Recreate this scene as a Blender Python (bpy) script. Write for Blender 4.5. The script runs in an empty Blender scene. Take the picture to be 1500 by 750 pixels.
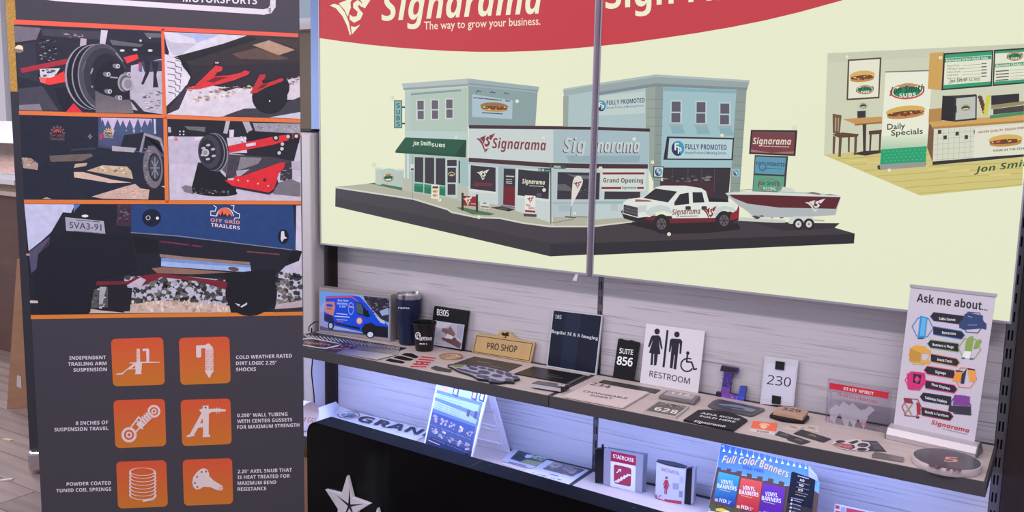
import bpy, bmesh, math, random
from mathutils import Vector, Matrix
SC = bpy.context.scene
COL = SC.collection
# ------------------------------------------------------------------ camera
CAM_LOC = Vector((2.5603, -2.7422, 0.8259))
YAW, PITCH, ROLL, FPX = 0.5536, 0.1396, -0.0223, 1331.0
_cy, _sy, _cp, _sp = math.cos(YAW), math.sin(YAW), math.cos(PITCH), math.sin(PITCH)
_f = Vector((-_sy*_cp, _cy*_cp, -_sp)); _r = Vector((_cy, _sy, 0)); _d = _f.cross(_r)
_cr, _sr = math.cos(ROLL), math.sin(ROLL)
CR = _cr*_r + _sr*_d
CD = -_sr*_r + _cr*_d
cam = bpy.data.cameras.new('camera'); cam.sensor_width = 36.0; cam.lens = FPX/1500*36.0
cam.clip_start = 0.02
camo = bpy.data.objects.new('camera', cam); COL.objects.link(camo)
mw = Matrix(((CR.x, -CD.x, -_f.x, CAM_LOC.x), (CR.y, -CD.y, -_f.y, CAM_LOC.y), (CR.z, -CD.z, -_f.z, CAM_LOC.z), (0, 0, 0, 1)))
camo.matrix_world = mw
SC.camera = camo
# ------------------------------------------------------------------ world, lights, exposure
w = bpy.data.worlds.new('room_world'); SC.world = w; w.use_nodes = True
w.node_tree.nodes['Background'].inputs[0].default_value = (0.74, 0.82, 1.0, 1)
w.node_tree.nodes['Background'].inputs[1].default_value = 0.54
def area(name, loc, target, sx, sy, power, col):
    L = bpy.data.lights.new(name, 'AREA'); L.shape = 'RECTANGLE'; L.size = sx; L.size_y = sy
    L.energy = power; L.color = col
    o = bpy.data.objects.new(name, L); COL.objects.link(o); o.location = loc
    o.rotation_euler = (Vector(target)-Vector(loc)).to_track_quat('-Z', 'Y').to_euler()
    return o
for i, x in enumerate((-0.6, 1.2, 3.0)):
    area('ceiling_light', (x, -1.75, 1.95), (x, -1.75, 0), 1.2, 0.22, 26, (1.0, 0.89, 0.91))
area('ceiling_light', (-3.0, -1.3, 1.95), (-3.0, -1.3, 0), 1.2, 0.22, 16, (1.0, 0.89, 0.91))  # extra lamp, added to lighten the dim far left wall and window frame
area('window_daylight', (-3.2, -3.0, 0.8), (0.6, -0.6, 0.2), 1.6, 1.4, 40, (0.93, 0.95, 1.0))
SC.view_settings.view_transform = 'Standard'
SC.view_settings.look = 'None'
SC.view_settings.exposure = 0.0
SC.view_settings.gamma = 1.0
SC.view_settings.use_curve_mapping = False
# ------------------------------------------------------------------ helpers
def ray(px, py):
    return CR*((px-750)/FPX) + CD*((py-375)/FPX) + _f
def at_y(px, py, Y):
    d = ray(px, py); return CAM_LOC + d*((Y-CAM_LOC.y)/d.y)
def at_z(px, py, Z):
    d = ray(px, py); return CAM_LOC + d*((Z-CAM_LOC.z)/d.z)
class Plane:
    def __init__(s, o, n):
        s.o = Vector(o); s.n = Vector(n).normalized()
        if s.n.dot(CAM_LOC - s.o) < 0: s.n = -s.n
    def at(s, px, py):
        d = ray(px, py); return CAM_LOC + d*((s.o-CAM_LOC).dot(s.n)/d.dot(s.n))
    def off(s, k): return Plane(s.o + s.n*k, s.n)
def plane3(a, b, c):
    a, b, c = Vector(a), Vector(b), Vector(c)
    return Plane(a, (b-a).cross(c-a))
def zplane(z): return Plane((0, 0, z), (0, 0, 1))
def yplane(y): return Plane((0, y, 0), (0, -1, 0))
def s2l(c):
    out = []
    for v in c[:3]:
        v = v/255.0
        out.append(v/12.92 if v <= 0.04045 else ((v+0.055)/1.055)**2.4)
    return tuple(out)
def mix(a, b, t): return tuple(a[i]+(b[i]-a[i])*t for i in range(3))
MATS = {}
def mat(name, col, rough=0.5, metal=0.0, spec=0.5, noise=None, bump=None, emit=0.0, trans=0.0, ior=1.45, coat=0.0, alpha=1.0):
    """noise = (scale xyz, amount) varies the colour, bump = (scale xyz, strength)"""
    if name in MATS: return MATS[name]
    m = bpy.data.materials.new(name); m.use_nodes = True
    nt = m.node_tree; b = nt.nodes['Principled BSDF']
    c = s2l(col)
    b.inputs['Base Color'].default_value = (*c, 1)
    b.inputs['Roughness'].default_value = rough
    b.inputs['Metallic'].default_value = metal
    b.inputs['Specular IOR Level'].default_value = spec
    b.inputs['IOR'].default_value = ior
    if trans: b.inputs['Transmission Weight'].default_value = trans
    if coat: b.inputs['Coat Weight'].default_value = coat
    if emit:
        b.inputs['Emission Color'].default_value = (*c, 1); b.inputs['Emission Strength'].default_value = emit
    tc = None
    def noise_node(scale, detail=4):
        nonlocal tc
        if tc is None: tc = nt.nodes.new('ShaderNodeTexCoord')
        mp = nt.nodes.new('ShaderNodeMapping'); mp.inputs['Scale'].default_value = scale
        nz = nt.nodes.new('ShaderNodeTexNoise'); nz.inputs['Scale'].default_value = 1.0; nz.inputs['Detail'].default_value = detail
        nt.links.new(tc.outputs['Object'], mp.inputs['Vector']); nt.links.new(mp.outputs['Vector'], nz.inputs['Vector'])
        return nz
    if noise:
        nz = noise_node(noise[0]); rp = nt.nodes.new('ShaderNodeValToRGB')
        a = noise[1]
        rp.color_ramp.elements[0].position = 0.3; rp.color_ramp.elements[1].position = 0.7
        rp.color_ramp.elements[0].color = (*[max(0, v*(1-a)) for v in c], 1)
        rp.color_ramp.elements[1].color = (*[min(1, v*(1+a)) for v in c], 1)
        nt.links.new(nz.outputs['Fac'], rp.inputs['Fac']); nt.links.new(rp.outputs['Color'], b.inputs['Base Color'])
    if bump:
        nz = noise_node(bump[0]); bp = nt.nodes.new('ShaderNodeBump'); bp.inputs['Strength'].default_value = bump[1]; bp.inputs['Distance'].default_value = 0.002
        nt.links.new(nz.outputs['Fac'], bp.inputs['Height']); nt.links.new(bp.outputs['Normal'], b.inputs['Normal'])
    MATS[name] = m
    return m
def ink(rough=0.45, emit=0.0, grain=0.0, spec=0.4):
    """printing ink: colour comes from the print's own colour attribute"""
    key = 'ink_%s_%s_%s' % (rough, emit, grain)
    if key in MATS: return MATS[key]
    m = bpy.data.materials.new(key); m.use_nodes = True; nt = m.node_tree; b = nt.nodes['Principled BSDF']
    at = nt.nodes.new('ShaderNodeAttribute'); at.attribute_name = 'ink'
    src = at.outputs['Color']
    if grain:
        tc = nt.nodes.new('ShaderNodeTexCoord'); nz = nt.nodes.new('ShaderNodeTexNoise'); nz.inputs['Scale'].default_value = 55; nz.inputs['Detail'].default_value = 6
        nt.links.new(tc.outputs['Object'], nz.inputs['Vector'])
        mr = nt.nodes.new('ShaderNodeMapRange'); mr.inputs['From Min'].default_value = .25; mr.inputs['From Max'].default_value = .75
        mr.inputs['To Min'].default_value = 1-grain; mr.inputs['To Max'].default_value = 1+grain
        nt.links.new(nz.outputs['Fac'], mr.inputs['Value'])
        vm = nt.nodes.new('ShaderNodeVectorMath'); vm.operation = 'SCALE'
        nt.links.new(src, vm.inputs[0]); nt.links.new(mr.outputs['Result'], vm.inputs['Scale']); src = vm.outputs[0]
    if emit:
        nt.links.new(src, b.inputs['Emission Color']); b.inputs['Emission Strength'].default_value = emit
        vm = nt.nodes.new('ShaderNodeVectorMath'); vm.operation = 'SCALE'; vm.inputs['Scale'].default_value = 0.06
        nt.links.new(src, vm.inputs[0]); nt.links.new(vm.outputs[0], b.inputs['Base Color'])
    else:
        nt.links.new(src, b.inputs['Base Color'])
    b.inputs['Roughness'].default_value = rough; b.inputs['Specular IOR Level'].default_value = spec
    MATS[key] = m
    return m
def tag(o, label=None, cat=None, group=None, kind=None):
    if label: o['label'] = label
    if cat: o['category'] = cat
    if group: o['group'] = group
    if kind: o['kind'] = kind
    return o
def thing(name, loc, label, cat, group=None, kind=None):
    o = bpy.data.objects.new(name, None); COL.objects.link(o); o.location = loc; o.empty_display_size = 0.02
    return tag(o, label, cat, group, kind)
def wloc(o):
    v = Vector((0, 0, 0))
    while o is not None: v += o.location; o = o.parent
    return v
def mesh(name, verts, faces, m, parent=None, smooth=False):
    """verts in world metres; a top-level mesh gets its origin at its base"""
    verts = [Vector(v) for v in verts]
    if parent is not None: org = wloc(parent)
    else:
        n = len(verts); org = Vector((sum(v.x for v in verts)/n, sum(v.y for v in verts)/n, min(v.z for v in verts)))
    me = bpy.data.meshes.new(name); me.from_pydata([v-org for v in verts], [], faces)
    bm = bmesh.new(); bm.from_mesh(me); bmesh.ops.recalc_face_normals(bm, faces=bm.faces); bm.to_mesh(me); bm.free()
    if smooth:
        for p in me.polygons: p.use_smooth = True
        try: me.set_sharp_from_angle(angle=math.radians(40))
        except Exception: pass
    if m: me.materials.append(m)
    o = bpy.data.objects.new(name, me); COL.objects.link(o)
    if parent is not None: o.parent = parent
    else: o.location = org
    return o
BOXF = [(0, 1, 2, 3), (4, 7, 6, 5), (0, 4, 5, 1), (1, 5, 6, 2), (2, 6, 7, 3), (3, 7, 4, 0)]
def bevel(o, wd, seg=2):
    bm = bmesh.new(); bm.from_mesh(o.data)
    bmesh.ops.bevel(bm, geom=list(bm.edges), offset=wd, segments=seg, affect='EDGES', profile=0.5)
    bm.to_mesh(o.data); bm.free(); return o
def box(name, lo, hi, m, parent=None, bev=0.0):
    x0, y0, z0 = lo; x1, y1, z1 = hi
    v = [(x0, y0, z0), (x1, y0, z0), (x1, y1, z0), (x0, y1, z0), (x0, y0, z1), (x1, y0, z1), (x1, y1, z1), (x0, y1, z1)]
    o = mesh(name, v, BOXF, m, parent)
    if bev: bevel(o, bev)
    return o
def boxes(name, lst, m, parent=None):
    V, F = [], []
    for lo, hi in lst:
        k = len(V); x0, y0, z0 = lo; x1, y1, z1 = hi
        V += [(x0, y0, z0), (x1, y0, z0), (x1, y1, z0), (x0, y1, z0), (x0, y0, z1), (x1, y0, z1), (x1, y1, z1), (x0, y1, z1)]
        F += [tuple(i+k for i in f) for f in BOXF]
    return mesh(name, V, F, m, parent)
def prism(name, pts, vec, m, parent=None, bev=0.0, seg=2):
    """polygon extruded by vec"""
    pts = [Vector(p) for p in pts]; vec = Vector(vec); n = len(pts)
    V = pts + [p+vec for p in pts]
    F = [tuple(range(n)), tuple(range(2*n-1, n-1, -1))] + [(i, (i+1) % n, n+(i+1) % n, n+i) for i in range(n)]
    o = mesh(name, V, F, m, parent)
    if bev: bevel(o, bev, seg)
    return o
def lathe(name, prof, c, m, parent=None, n=40):
    V, F = [], []
    for r, z in prof:
        for k in range(n):
            a = 2*math.pi*k/n; V.append((c[0]+r*math.cos(a), c[1]+r*math.sin(a), c[2]+z))
    for j in range(len(prof)-1):
        for k in range(n): F.append((j*n+k, j*n+(k+1) % n, (j+1)*n+(k+1) % n, (j+1)*n+k))
    return mesh(name, V, F, m, parent, True)
def tube(name, pts, r, m, parent=None, n=8):
    pts = [Vector(p) for p in pts]; V, F = [], []
    for i, p in enumerate(pts):
        t = (pts[min(i+1, len(pts)-1)]-pts[max(i-1, 0)]).normalized()
        u = t.orthogonal().normalized() if i == 0 else (u - t*u.dot(t)).normalized()
        q = t.cross(u)
        for k in range(n):
            a = 2*math.pi*k/n; V.append(p+u*(r*math.cos(a))+q*(r*math.sin(a)))
    for i in range(len(pts)-1):
        for k in range(n): F.append((i*n+k, i*n+(k+1) % n, (i+1)*n+(k+1) % n, (i+1)*n+k))
    F.append(tuple(range(n))); F.append(tuple(range((len(pts)-1)*n, len(pts)*n)))
    return mesh(name, V, F, m, parent, True)
def spline(pts, k=8):
    pts = [Vector(p) for p in pts]; P = [pts[0]]+pts+[pts[-1]]; out = []
    for i in range(1, len(P)-2):
        for j in range(k):
            t = j/k; a, b, c, d = P[i-1], P[i], P[i+1], P[i+2]
            out.append(0.5*((2*b)+(c-a)*t+(2*a-5*b+4*c-d)*t*t+(3*b-a-3*c+d)*t**3))
    return out+[pts[-1]]
def qmap(q, u, v):
    """bilinear point of pixel quad tl,tr,br,bl"""
    a, b, c, d = q
    return ((a[0]*(1-u)+b[0]*u)*(1-v)+(d[0]*(1-u)+c[0]*u)*v, (a[1]*(1-u)+b[1]*u)*(1-v)+(d[1]*(1-u)+c[1]*u)*v)
def rquad(q, ru=0.1, rv=0.1, n=4):
    out = []
    for (cu, cv, a0) in ((ru, rv, 180), (1-ru, rv, 270), (1-ru, 1-rv, 0), (ru, 1-rv, 90)):
        for k in range(n+1):
            a = math.radians(a0+90*k/n); out.append(qmap(q, cu+ru*math.cos(a), cv+rv*math.sin(a)))
    return out
def ell(cx, cy, rx, ry, rot=0, n=24, a0=0, a1=360):
    c, s = math.cos(math.radians(rot)), math.sin(math.radians(rot)); o = []
    full = abs(a1-a0) >= 360
    for k in range(n if full else n+1):
        a = math.radians(a0+(a1-a0)*k/n); x, y = rx*math.cos(a), ry*math.sin(a)
        o.append((cx+x*c-y*s, cy+x*s+y*c))
    return o
STY = {'sr': (0x1D5A0, 0x1D5BA, 0x1D7E2), 'sb': (0x1D5D4, 0x1D5EE, 0x1D7EC), 'sbi': (0x1D63C, 0x1D656, 0x1D7EC), 'serif': (0x1D400, 0x1D41A, 0x1D7CE), 'script': (0x1D4D0, 0x1D4EA, None)}
TXT = {}
def text_geo(s, style='', bold=0.0):
    key = (s, style, bold)
    if key in TXT: return TXT[key]
    body = s
    if style in STY:
        b = STY[style]; body = ''
        for c in s:
            if 'A' <= c <= 'Z': body += chr(b[0]+ord(c)-65)
            elif 'a' <= c <= 'z': body += chr(b[1]+ord(c)-97)
            elif c.isdigit() and b[2]: body += chr(b[2]+ord(c)-48)
            else: body += c
    cu = bpy.data.curves.new('lettering', 'FONT'); cu.body = body; cu.resolution_u = 2; cu.offset = bold
    ob = bpy.data.objects.new('lettering', cu); me = ob.to_mesh()
    V = [(v.co.x, v.co.y) for v in me.vertices]; F = [tuple(p.vertices) for p in me.polygons]
    ob.to_mesh_clear(); bpy.data.objects.remove(ob); bpy.data.curves.remove(cu)
    x0 = min(v[0] for v in V); x1 = max(v[0] for v in V)
    V = [((x-x0)/(x1-x0), y/0.715) for x, y in V]
    TXT[key] = (V, F); return TXT[key]
class Print:
    """flat print on a plane: polygons and lettering in their own ink colours, a hair proud of the sheet"""
    STEP = 6e-5
    def __init__(s, plane, gain=1.0, base=2e-4):
        s.pl = plane; s.V = []; s.F = []; s.C = []; s.B = []; s.gain = gain; s.base = base
    def _layer(s, pts):
        x0 = min(p[0] for p in pts); x1 = max(p[0] for p in pts); y0 = min(p[1] for p in pts); y1 = max(p[1] for p in pts)
        L = 0
        for (a, b, c, d, l) in s.B:
            if a < x1 and b > x0 and c < y1 and d > y0 and l >= L: L = l+1
        s.B.append((x0, x1, y0, y1, L)); return L
    def _add(s, pts, faces, cols):
        L = s._layer(pts); pl = s.pl.off(s.base+L*s.STEP); k = len(s.V)
        s.V += [pl.at(*p) for p in pts]; s.F += [tuple(i+k for i in f) for f in faces]
        g = s.gain if isinstance(s.gain, tuple) else (s.gain,)*3
        s.C += [tuple(min(1.0, c[i]*g[i]) for i in range(3)) for c in cols]
    def poly(s, pts, col, col2=None):
        """col2: colour at the lowest point, blended from col at the highest"""
        if col2 is None: cs = [s2l(col)]*len(pts)
        else:
            y0 = min(p[1] for p in pts); y1 = max(p[1] for p in pts)
            a, b = s2l(col), s2l(col2); cs = [mix(a, b, (p[1]-y0)/(y1-y0)) for p in pts]
        s._add(pts, [tuple(range(len(pts)))], cs); return s
    def rect(s, x0, y0, x1, y1, col, col2=None): return s.poly([(x0, y0), (x1, y0), (x1, y1), (x0, y1)], col, col2)
    def polys(s, lst, col):
        pts, F = [], []
        for p in lst: k = len(pts); pts += list(p); F.append(tuple(range(k, k+len(p))))
        if pts: s._add(pts, F, [s2l(col)]*len(pts))
        return s
    def line(s, pts, wd, col, closed=False):
        q = []; n = len(pts)
        for i in range(n if closed else n-1):
            a, b = pts[i], pts[(i+1) % n]; dx, dy = b[0]-a[0], b[1]-a[1]; l = math.hypot(dx, dy) or 1
            nx, ny = -dy/l*wd/2, dx/l*wd/2; ex, ey = dx/l*wd*.3, dy/l*wd*.3
            q.append([(a[0]+nx-ex, a[1]+ny-ey), (b[0]+nx+ex, b[1]+ny+ey), (b[0]-nx+ex, b[1]-ny+ey), (a[0]-nx-ex, a[1]-ny-ey)])
        return s.polys(q, col)
    def ring(s, cx, cy, rx, ry, wd, col, rot=0, a0=0, a1=360, n=28):
        o = ell(cx, cy, rx, ry, rot, n, a0, a1); i = ell(cx, cy, rx-wd, ry-wd*ry/rx, rot, n, a0, a1); m = len(o); full = abs(a1-a0) >= 360
        F = [(k, (k+1) % m, m+(k+1) % m, m+k) for k in range(m if full else m-1)]
        s._add(o+i, F, [s2l(col)]*(2*m)); return s
    def text(s, t, x0, y0, x1, y1, h, col, style='', up=(0, -1), h2=None, bold=0.0, shear=0.0):
        V, F = text_geo(t, style, bold); h2 = h if h2 is None else h2; pts = []
        dx, dy = x1-x0, y1-y0; l = math.hypot(dx, dy)
        for u, v in V:
            hh = h+(h2-h)*u; uu = u*l + v*hh*shear
            pts.append((x0+dx/l*uu+up[0]*hh*v, y0+dy/l*uu+up[1]*hh*v))
        s._add(pts, F, [s2l(col)]*len(pts)); return s
    def specks(s, q, n, size, cols, seed=1, flat=0.6):
        rnd = random.Random(seed); L = [[] for _ in cols]
        for _ in range(n):
            cx, cy = qmap(q, rnd.random(), rnd.random()); r = size*(0.4+rnd.random()); m = rnd.randint(4, 6); a0 = rnd.random()*6.28
            L[rnd.randrange(len(cols))].append([(cx+r*math.cos(a0+6.28*k/m)*(0.6+.6*rnd.random()), cy+flat*r*math.sin(a0+6.28*k/m)*(0.6+.6*rnd.random())) for k in range(m)])
        for c, l in zip(cols, L): s.polys(l, c)
        return s
    def dashes(s, x0, y0, x1, y1, wd, col, n=6, seed=0):
        """a line of print too small to read"""
        rnd = random.Random(seed+int(x0)); t = 0.0; q = []; tot = n
        cuts = [0.0]+sorted(rnd.random() for _ in range(n-1))+[1.0]
        for a, b in zip(cuts[:-1], cuts[1:]):
            b2 = b-0.03
            if b2 > a+.01: q.append([(x0+(x1-x0)*a, y0+(y1-y0)*a), (x0+(x1-x0)*b2, y0+(y1-y0)*b2)])
        for p in q: s.line(p, wd, col)
        return s
    def build(s, name, parent, m=None, zmin=None):
        if not s.V: return None
        if zmin is not None:
            for v in s.V: v.z = max(v.z, zmin)
        org = wloc(parent); me = bpy.data.meshes.new(name); me.from_pydata([v-org for v in s.V], [], s.F)
        ca = me.color_attributes.new('ink', 'FLOAT_COLOR', 'POINT')
        ca.data.foreach_set('color', [x for c in s.C for x in (c[0], c[1], c[2], 1.0)])
        me.materials.append(m or ink())
        o = bpy.data.objects.new(name, me); COL.objects.link(o); o.parent = parent
        return o
# ------------------------------------------------------------------ setting
FZ = -0.75
WL = 0.031; WC0 = 1.213; WC1 = 1.231; WR = 2.434; WR2 = 2.457
SH_D = 0.34; LOWZ = -0.3445
wood_floor = [mat('floor_plank_%d' % i, c, 0.45, noise=((1.5, 22, 22), 0.28)) for i, c in enumerate(((150, 128, 126), (138, 116, 116), (160, 138, 134)))]
floor = box('floor', (-4.6, -4.2, FZ-0.06), (4.8, 0.6, FZ-0.012), mat('floor_base', (60, 48, 48), 0.7)); tag(floor, kind='structure')
pl0 = None; rnd = random.Random(4); pm = []
for k in range(3):
    o = box('plank', (0, 0, 0), (1.196, 0.176, 0.012), wood_floor[k], floor); pm.append(o.data); bpy.data.objects.remove(o)
for m_ in pm:
    for v in m_.vertices: v.co += Vector((floor.location.x, floor.location.y, floor.location.z))
    for v in m_.vertices: v.co -= Vector((0.598, 0.088, 0.0))
for j in range(26):
    off = rnd.random()*1.2
    for i in range(8):
        cx = -4.6+off+1.2*i; cy = 0.6-0.09-0.18*j
        if cx+.6 > 4.8 or cx-.6 < -4.6: continue
        o = bpy.data.objects.new('plank', pm[rnd.randrange(3)]); COL.objects.link(o); o.parent = floor
        o.location = Vector((cx, cy, FZ-0.012))-floor.location
def wall_grid(name, xs, zs, holes, y0, y1, m):
    L = []
    for i in range(len(xs)-1):
        for j in range(len(zs)-1):
            if (i, j) in holes: continue
            L.append(((xs[i], y0, zs[j]), (xs[i+1], y1, zs[j+1])))
    o = boxes(name, L, m); tag(o, kind='structure'); return o
beige = mat('painted_wall', (150, 132, 116), 0.8, noise=((3, 3, 3), 0.05))
wb = wall_grid('wall_back', [-4.6, -4.5, -3.30, -1.25, -0.56, 3.6], [FZ, 0.42, 1.31, 1.85, 1.95], {(1, 1), (1, 2), (3, 2)}, 0.6, 0.7, beige)
brown = mat('brown_cladding', (112, 82, 74), 0.6, noise=((3, 3, 14), 0.12))
o = box('baseboard_back', (-4.6, 0.575, FZ), (-2.6, 0.6, 0.318), brown); tag(o, kind='structure')
o = box('trim_1', (-4.6, 0.545, 0.318), (-2.6, 0.6, 0.345), mat('sill_wood', (205, 178, 168), 0.5, noise=((4, 30, 30), 0.08))); tag(o, kind='structure')
wm = mat('window_white', (236, 226, 230), 0.45)
glass = mat('window_glass', (235, 240, 245), 0.02, trans=1.0, ior=1.02)
def window(name, x0, x1, z0, z1, mull):
    t = thing(name, (x0, 0.6, z0), None, None); tag(t, kind='structure')
    f = 0.03
    boxes('window_frame', [((x0, 0.60, z0), (x1, 0.69, z0+f)), ((x0, 0.60, z1-f), (x1, 0.69, z1)), ((x0, 0.60, z0+f), (x0+f, 0.69, z1-f)), ((x1-f, 0.60, z0+f), (x1, 0.69, z1-f))], wm, t)
    for m0, m1, mz in mull: box('mullion', (m0, 0.61, mz), (m1, 0.68, z1-f), wm, t)
    box('pane', (x0+f, 0.64, z0+f), (x1-f, 0.645, z1-f), glass, t)
    box('window_sill', (x0-.02, 0.56, z0-0.03), (x1+.02, 0.60, z0), wm, t)
window('window_1', -4.5, -3.30, 0.42, 1.85, [(-3.51, -3.42, 0.80)])
window('window_2', -1.25, -0.56, 1.31, 1.85, [])
# across the street, seen through the left window
bt = thing('brick_building', (-9.0, 5.0, FZ), 'low pinkish brick building outside the window at far left', 'building')
area('outdoor_fill_lamp', (-9, 1.6, 4.0), (-9, 5, 0), 6, 3, 900, (1.0, 0.96, 0.92))  # area lamp added to brighten the brick building, standing in for daylight
box('wall', (-14, 5, FZ), (-5.5, 7, 0.45), mat('outside_brick', (205, 165, 155), 0.8, noise=((6, 6, 24), 0.15)), bt)
prism('roof', [(-14.2, 4.7, 0.45), (-14.2, 7.2, 0.45), (-14.2, 6, 1.2)], (9.0, 0, 0), mat('outside_roof', (190, 175, 178), 0.7), bt)
tr = thing('street_tree', (-3.3, 6.0, FZ), 'pale green tree outside the small high window beside the light box', 'tree')
rnd = random.Random(8)
tube('trunk', [(-3.3, 6, FZ), (-3.25, 6, 1.4), (-3.3, 6.05, 2.4)], 0.09, mat('bark', (110, 95, 85), 0.9), tr)
V, F = [], []
for k in range(260):
    c = Vector((-3.3+rnd.gauss(0, .8), 6+rnd.gauss(0, .5), 2.4+rnd.gauss(0, .55))); a = Vector((rnd.random()-.5, rnd.random()-.5, rnd.random()-.5)).normalized(); b = a.orthogonal()
    n = len(V); V += [c-a*.1, c+b*.06, c+a*.1, c-b*.06]; F.append((n, n+1, n+2, n+3))
mesh('foliage', V, F, mat('leaf', (150, 160, 140), 0.7), tr)
# ------------------------------------------------------------------ display unit
o = box('trim_2', (-0.138, 0.03, FZ), (-0.064, 0.06, 1.85), mat('blue_metal_edge', (124, 146, 196), 0.35, metal=0.25)); tag(o, kind='structure')
darkwood = mat('dark_wood', (60, 50, 50), 0.5, noise=((40, 40, 3), 0.25))
o = box('wood_post', (-0.062, 0.0, FZ), (0.026, 0.05, 1.85), darkwood); tag(o, 'dark wood post at the left end of the wall display', 'post')
darkwood2 = mat('dark_walnut', (46, 32, 33), 0.5, noise=((30, 30, 2.5), 0.3))
o = box('side_panel', (2.462, -0.02, FZ), (3.5, 0.05, 1.85), darkwood2); tag(o, 'dark brown wood panel at the right edge beside the slotted upright', 'panel')
# wood-grain back panels
def grain_mat():
    m = bpy.data.materials.new('pale_woodgrain'); m.use_nodes = True; nt = m.node_tree; b = nt.nodes['Principled BSDF']
    tc = nt.nodes.new('ShaderNodeTexCoord')
    def nz(scale, detail, dist=0.0):
        mp = nt.nodes.new('ShaderNodeMapping'); mp.inputs['Scale'].default_value = scale
        n = nt.nodes.new('ShaderNodeTexNoise'); n.inputs['Scale'].default_value = 1; n.inputs['Detail'].default_value = detail; n.inputs['Distortion'].default_value = dist
        nt.links.new(tc.outputs['Object'], mp.inputs['Vector']); nt.links.new(mp.outputs['Vector'], n.inputs['Vector']); return n
    a = nz((2.4, 2.4, 190), 3, 0.4); r = nt.nodes.new('ShaderNodeValToRGB'); e = r.color_ramp.elements
    e[0].position = 0.30; e[0].color = (*s2l((160, 152, 160)), 1); e[1].position = 0.42; e[1].color = (*s2l((205, 198, 206)), 1)
    x = e.new(0.75); x.color = (*s2l((212, 205, 213)), 1)
    nt.links.new(a.outputs['Fac'], r.inputs['Fac'])
    c = nz((1.0, 1.0, 260), 2); mr = nt.nodes.new('ShaderNodeMapRange'); mr.inputs['To Min'].default_value = 0.93; mr.inputs['To Max'].default_value = 1.05
    nt.links.new(c.outputs['Fac'], mr.inputs['Value'])
    vm = nt.nodes.new('ShaderNodeVectorMath'); vm.operation = 'SCALE'; nt.links.new(r.outputs['Color'], vm.inputs[0]); nt.links.new(mr.outputs['Result'], vm.inputs['Scale'])
    nt.links.new(vm.outputs[0], b.inputs['Base Color'])
    bp = nt.nodes.new('ShaderNodeBump'); bp.inputs['Strength'].default_value = .25; bp.inputs['Distance'].default_value = 0.001
    nt.links.new(a.outputs['Fac'], bp.inputs['Height']); nt.links.new(bp.outputs['Normal'], b.inputs['Normal'])
    b.inputs['Roughness'].default_value = 0.5
    MATS['pale_woodgrain'] = m; return m
grain = grain_mat()
bp1 = box('back_panel', (WL, 0.0, -0.62), (WC0-.001, 0.02, 1.6), grain); tag(bp1, 'pale grey wood-grain back panel left of the centre upright', 'panel', 'wood-grain back panels')
bp2 = box('back_panel', (WC1+.001, 0.0, -0.62), (WR-.001, 0.02, 1.6), grain); tag(bp2, 'pale grey wood-grain back panel right of the centre upright', 'panel', 'wood-grain back panels')
# slotted uprights: a folded steel face with two real columns of slots over a dark channel
steel = mat('upright_steel', (112, 108, 116), 0.4, metal=0.5); black = mat('slot_dark', (8, 8, 10), 0.8)
def upright(name, x0, x1, sx, label):
    t = thing(name, (0.5*(x0+x1), 0, FZ), label, 'upright', 'slotted steel uprights')
    V, F = [], []
    xs = [x0]+[v for s in sx for v in s]+[x1]; zs = [-0.66]
    k0 = int((-0.62)/0.0508)
    for k in range(k0, 33): z = k*0.0508; zs += [z-0.014, z+0.014]
    zs.append(1.85); zs = [FZ]+zs[1:]
    nx, nz_ = len(xs), len(zs)
    for z in zs:
        for x in xs: V.append((x, -0.001, z))
    for j in range(nz_-1):
        for i in range(nx-1):
            if i % 2 == 1 and j % 2 == 1: continue
            F.append((j*nx+i, j*nx+i+1, (j+1)*nx+i+1, (j+1)*nx+i))
    mesh('slotted_face', V, F, steel, t)
    boxes('channel', [((x0, 0.012, FZ), (x1, 0.03, 1.85))], black, t)
    return t
upright('slotted_upright', WR+.0005, WR2+.003, [(WR+.005, WR+.0095), (WR+.0135, WR+.018)], 'grey steel slotted upright with paired slots at the right end of the shelves')
upright('slotted_upright', WC0, WC1, [(WC0+.0035, WC0+.007), (WC0+.0105, WC0+.0145)], 'thin grey steel slotted upright between the two back panels')
# shelves
tray_m = mat('shelf_metal', (80, 76, 81), 0.45, metal=0.2, bump=((200, 200, 200), 0.05))
board_m = mat('shelf_laminate', (205, 188, 184), 0.45, noise=((3, 40, 40), 0.06))
led_m = mat('led_diffuser', (150, 170, 255), 0.4, emit=4.0)
def shelf(x0, x1, z, label, led):
    t = thing('shelf', (0.5*(x0+x1), 0, z-0.036), label, 'shelf', 'laminate shelves of the wall display')
    boxes('tray', [((x0, -SH_D, z-.036), (x1, -SH_D+.006, z+.0012)), ((x0, -SH_D+.006, z-.036), (x0+.006, -.001, z+.0012)), ((x1-.006, -SH_D+.006, z-.036), (x1, -.001, z+.0012)), ((x0+.006, -SH_D+.006, z-.02), (x1-.006, -.001, z-.016))], tray_m, t)
    box('back_flange', (x0+.0065, -.022, z-.016), (x1-.0065, -.001, z-.001), mat('flange_dark', (46, 44, 48), .5), t)
    box('top_board', (x0+.0065, -SH_D+.0065, z-.016), (x1-.0065, -.0225, z), board_m, t)
    for bx in (x0+.02, x1-.035):
        prism('bracket', [(bx, -.002, z-.036), (bx, -.22, z-.036), (bx, -.002, z-.085)], (.003, 0, 0), tray_m, t)
    if led:
        box('led_strip', (x0+.06, -SH_D+.03, z-.026), (x1-.06, -SH_D+.045, z-.0201), led_m, t)
        L = area('shelf_led', (0.5*(x0+x1), -SH_D+.06, z-.03), (0.5*(x0+x1), -SH_D+.16, z-.3), x1-x0-.12, .02, LED_W, (0.34, 0.46, 1.0))
    return t
LED_W = 4.2
shelf(WL-.012, 1.2205, 0.0, 'upper left laminate shelf with dark metal edge, holding the van light box', True)
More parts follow.
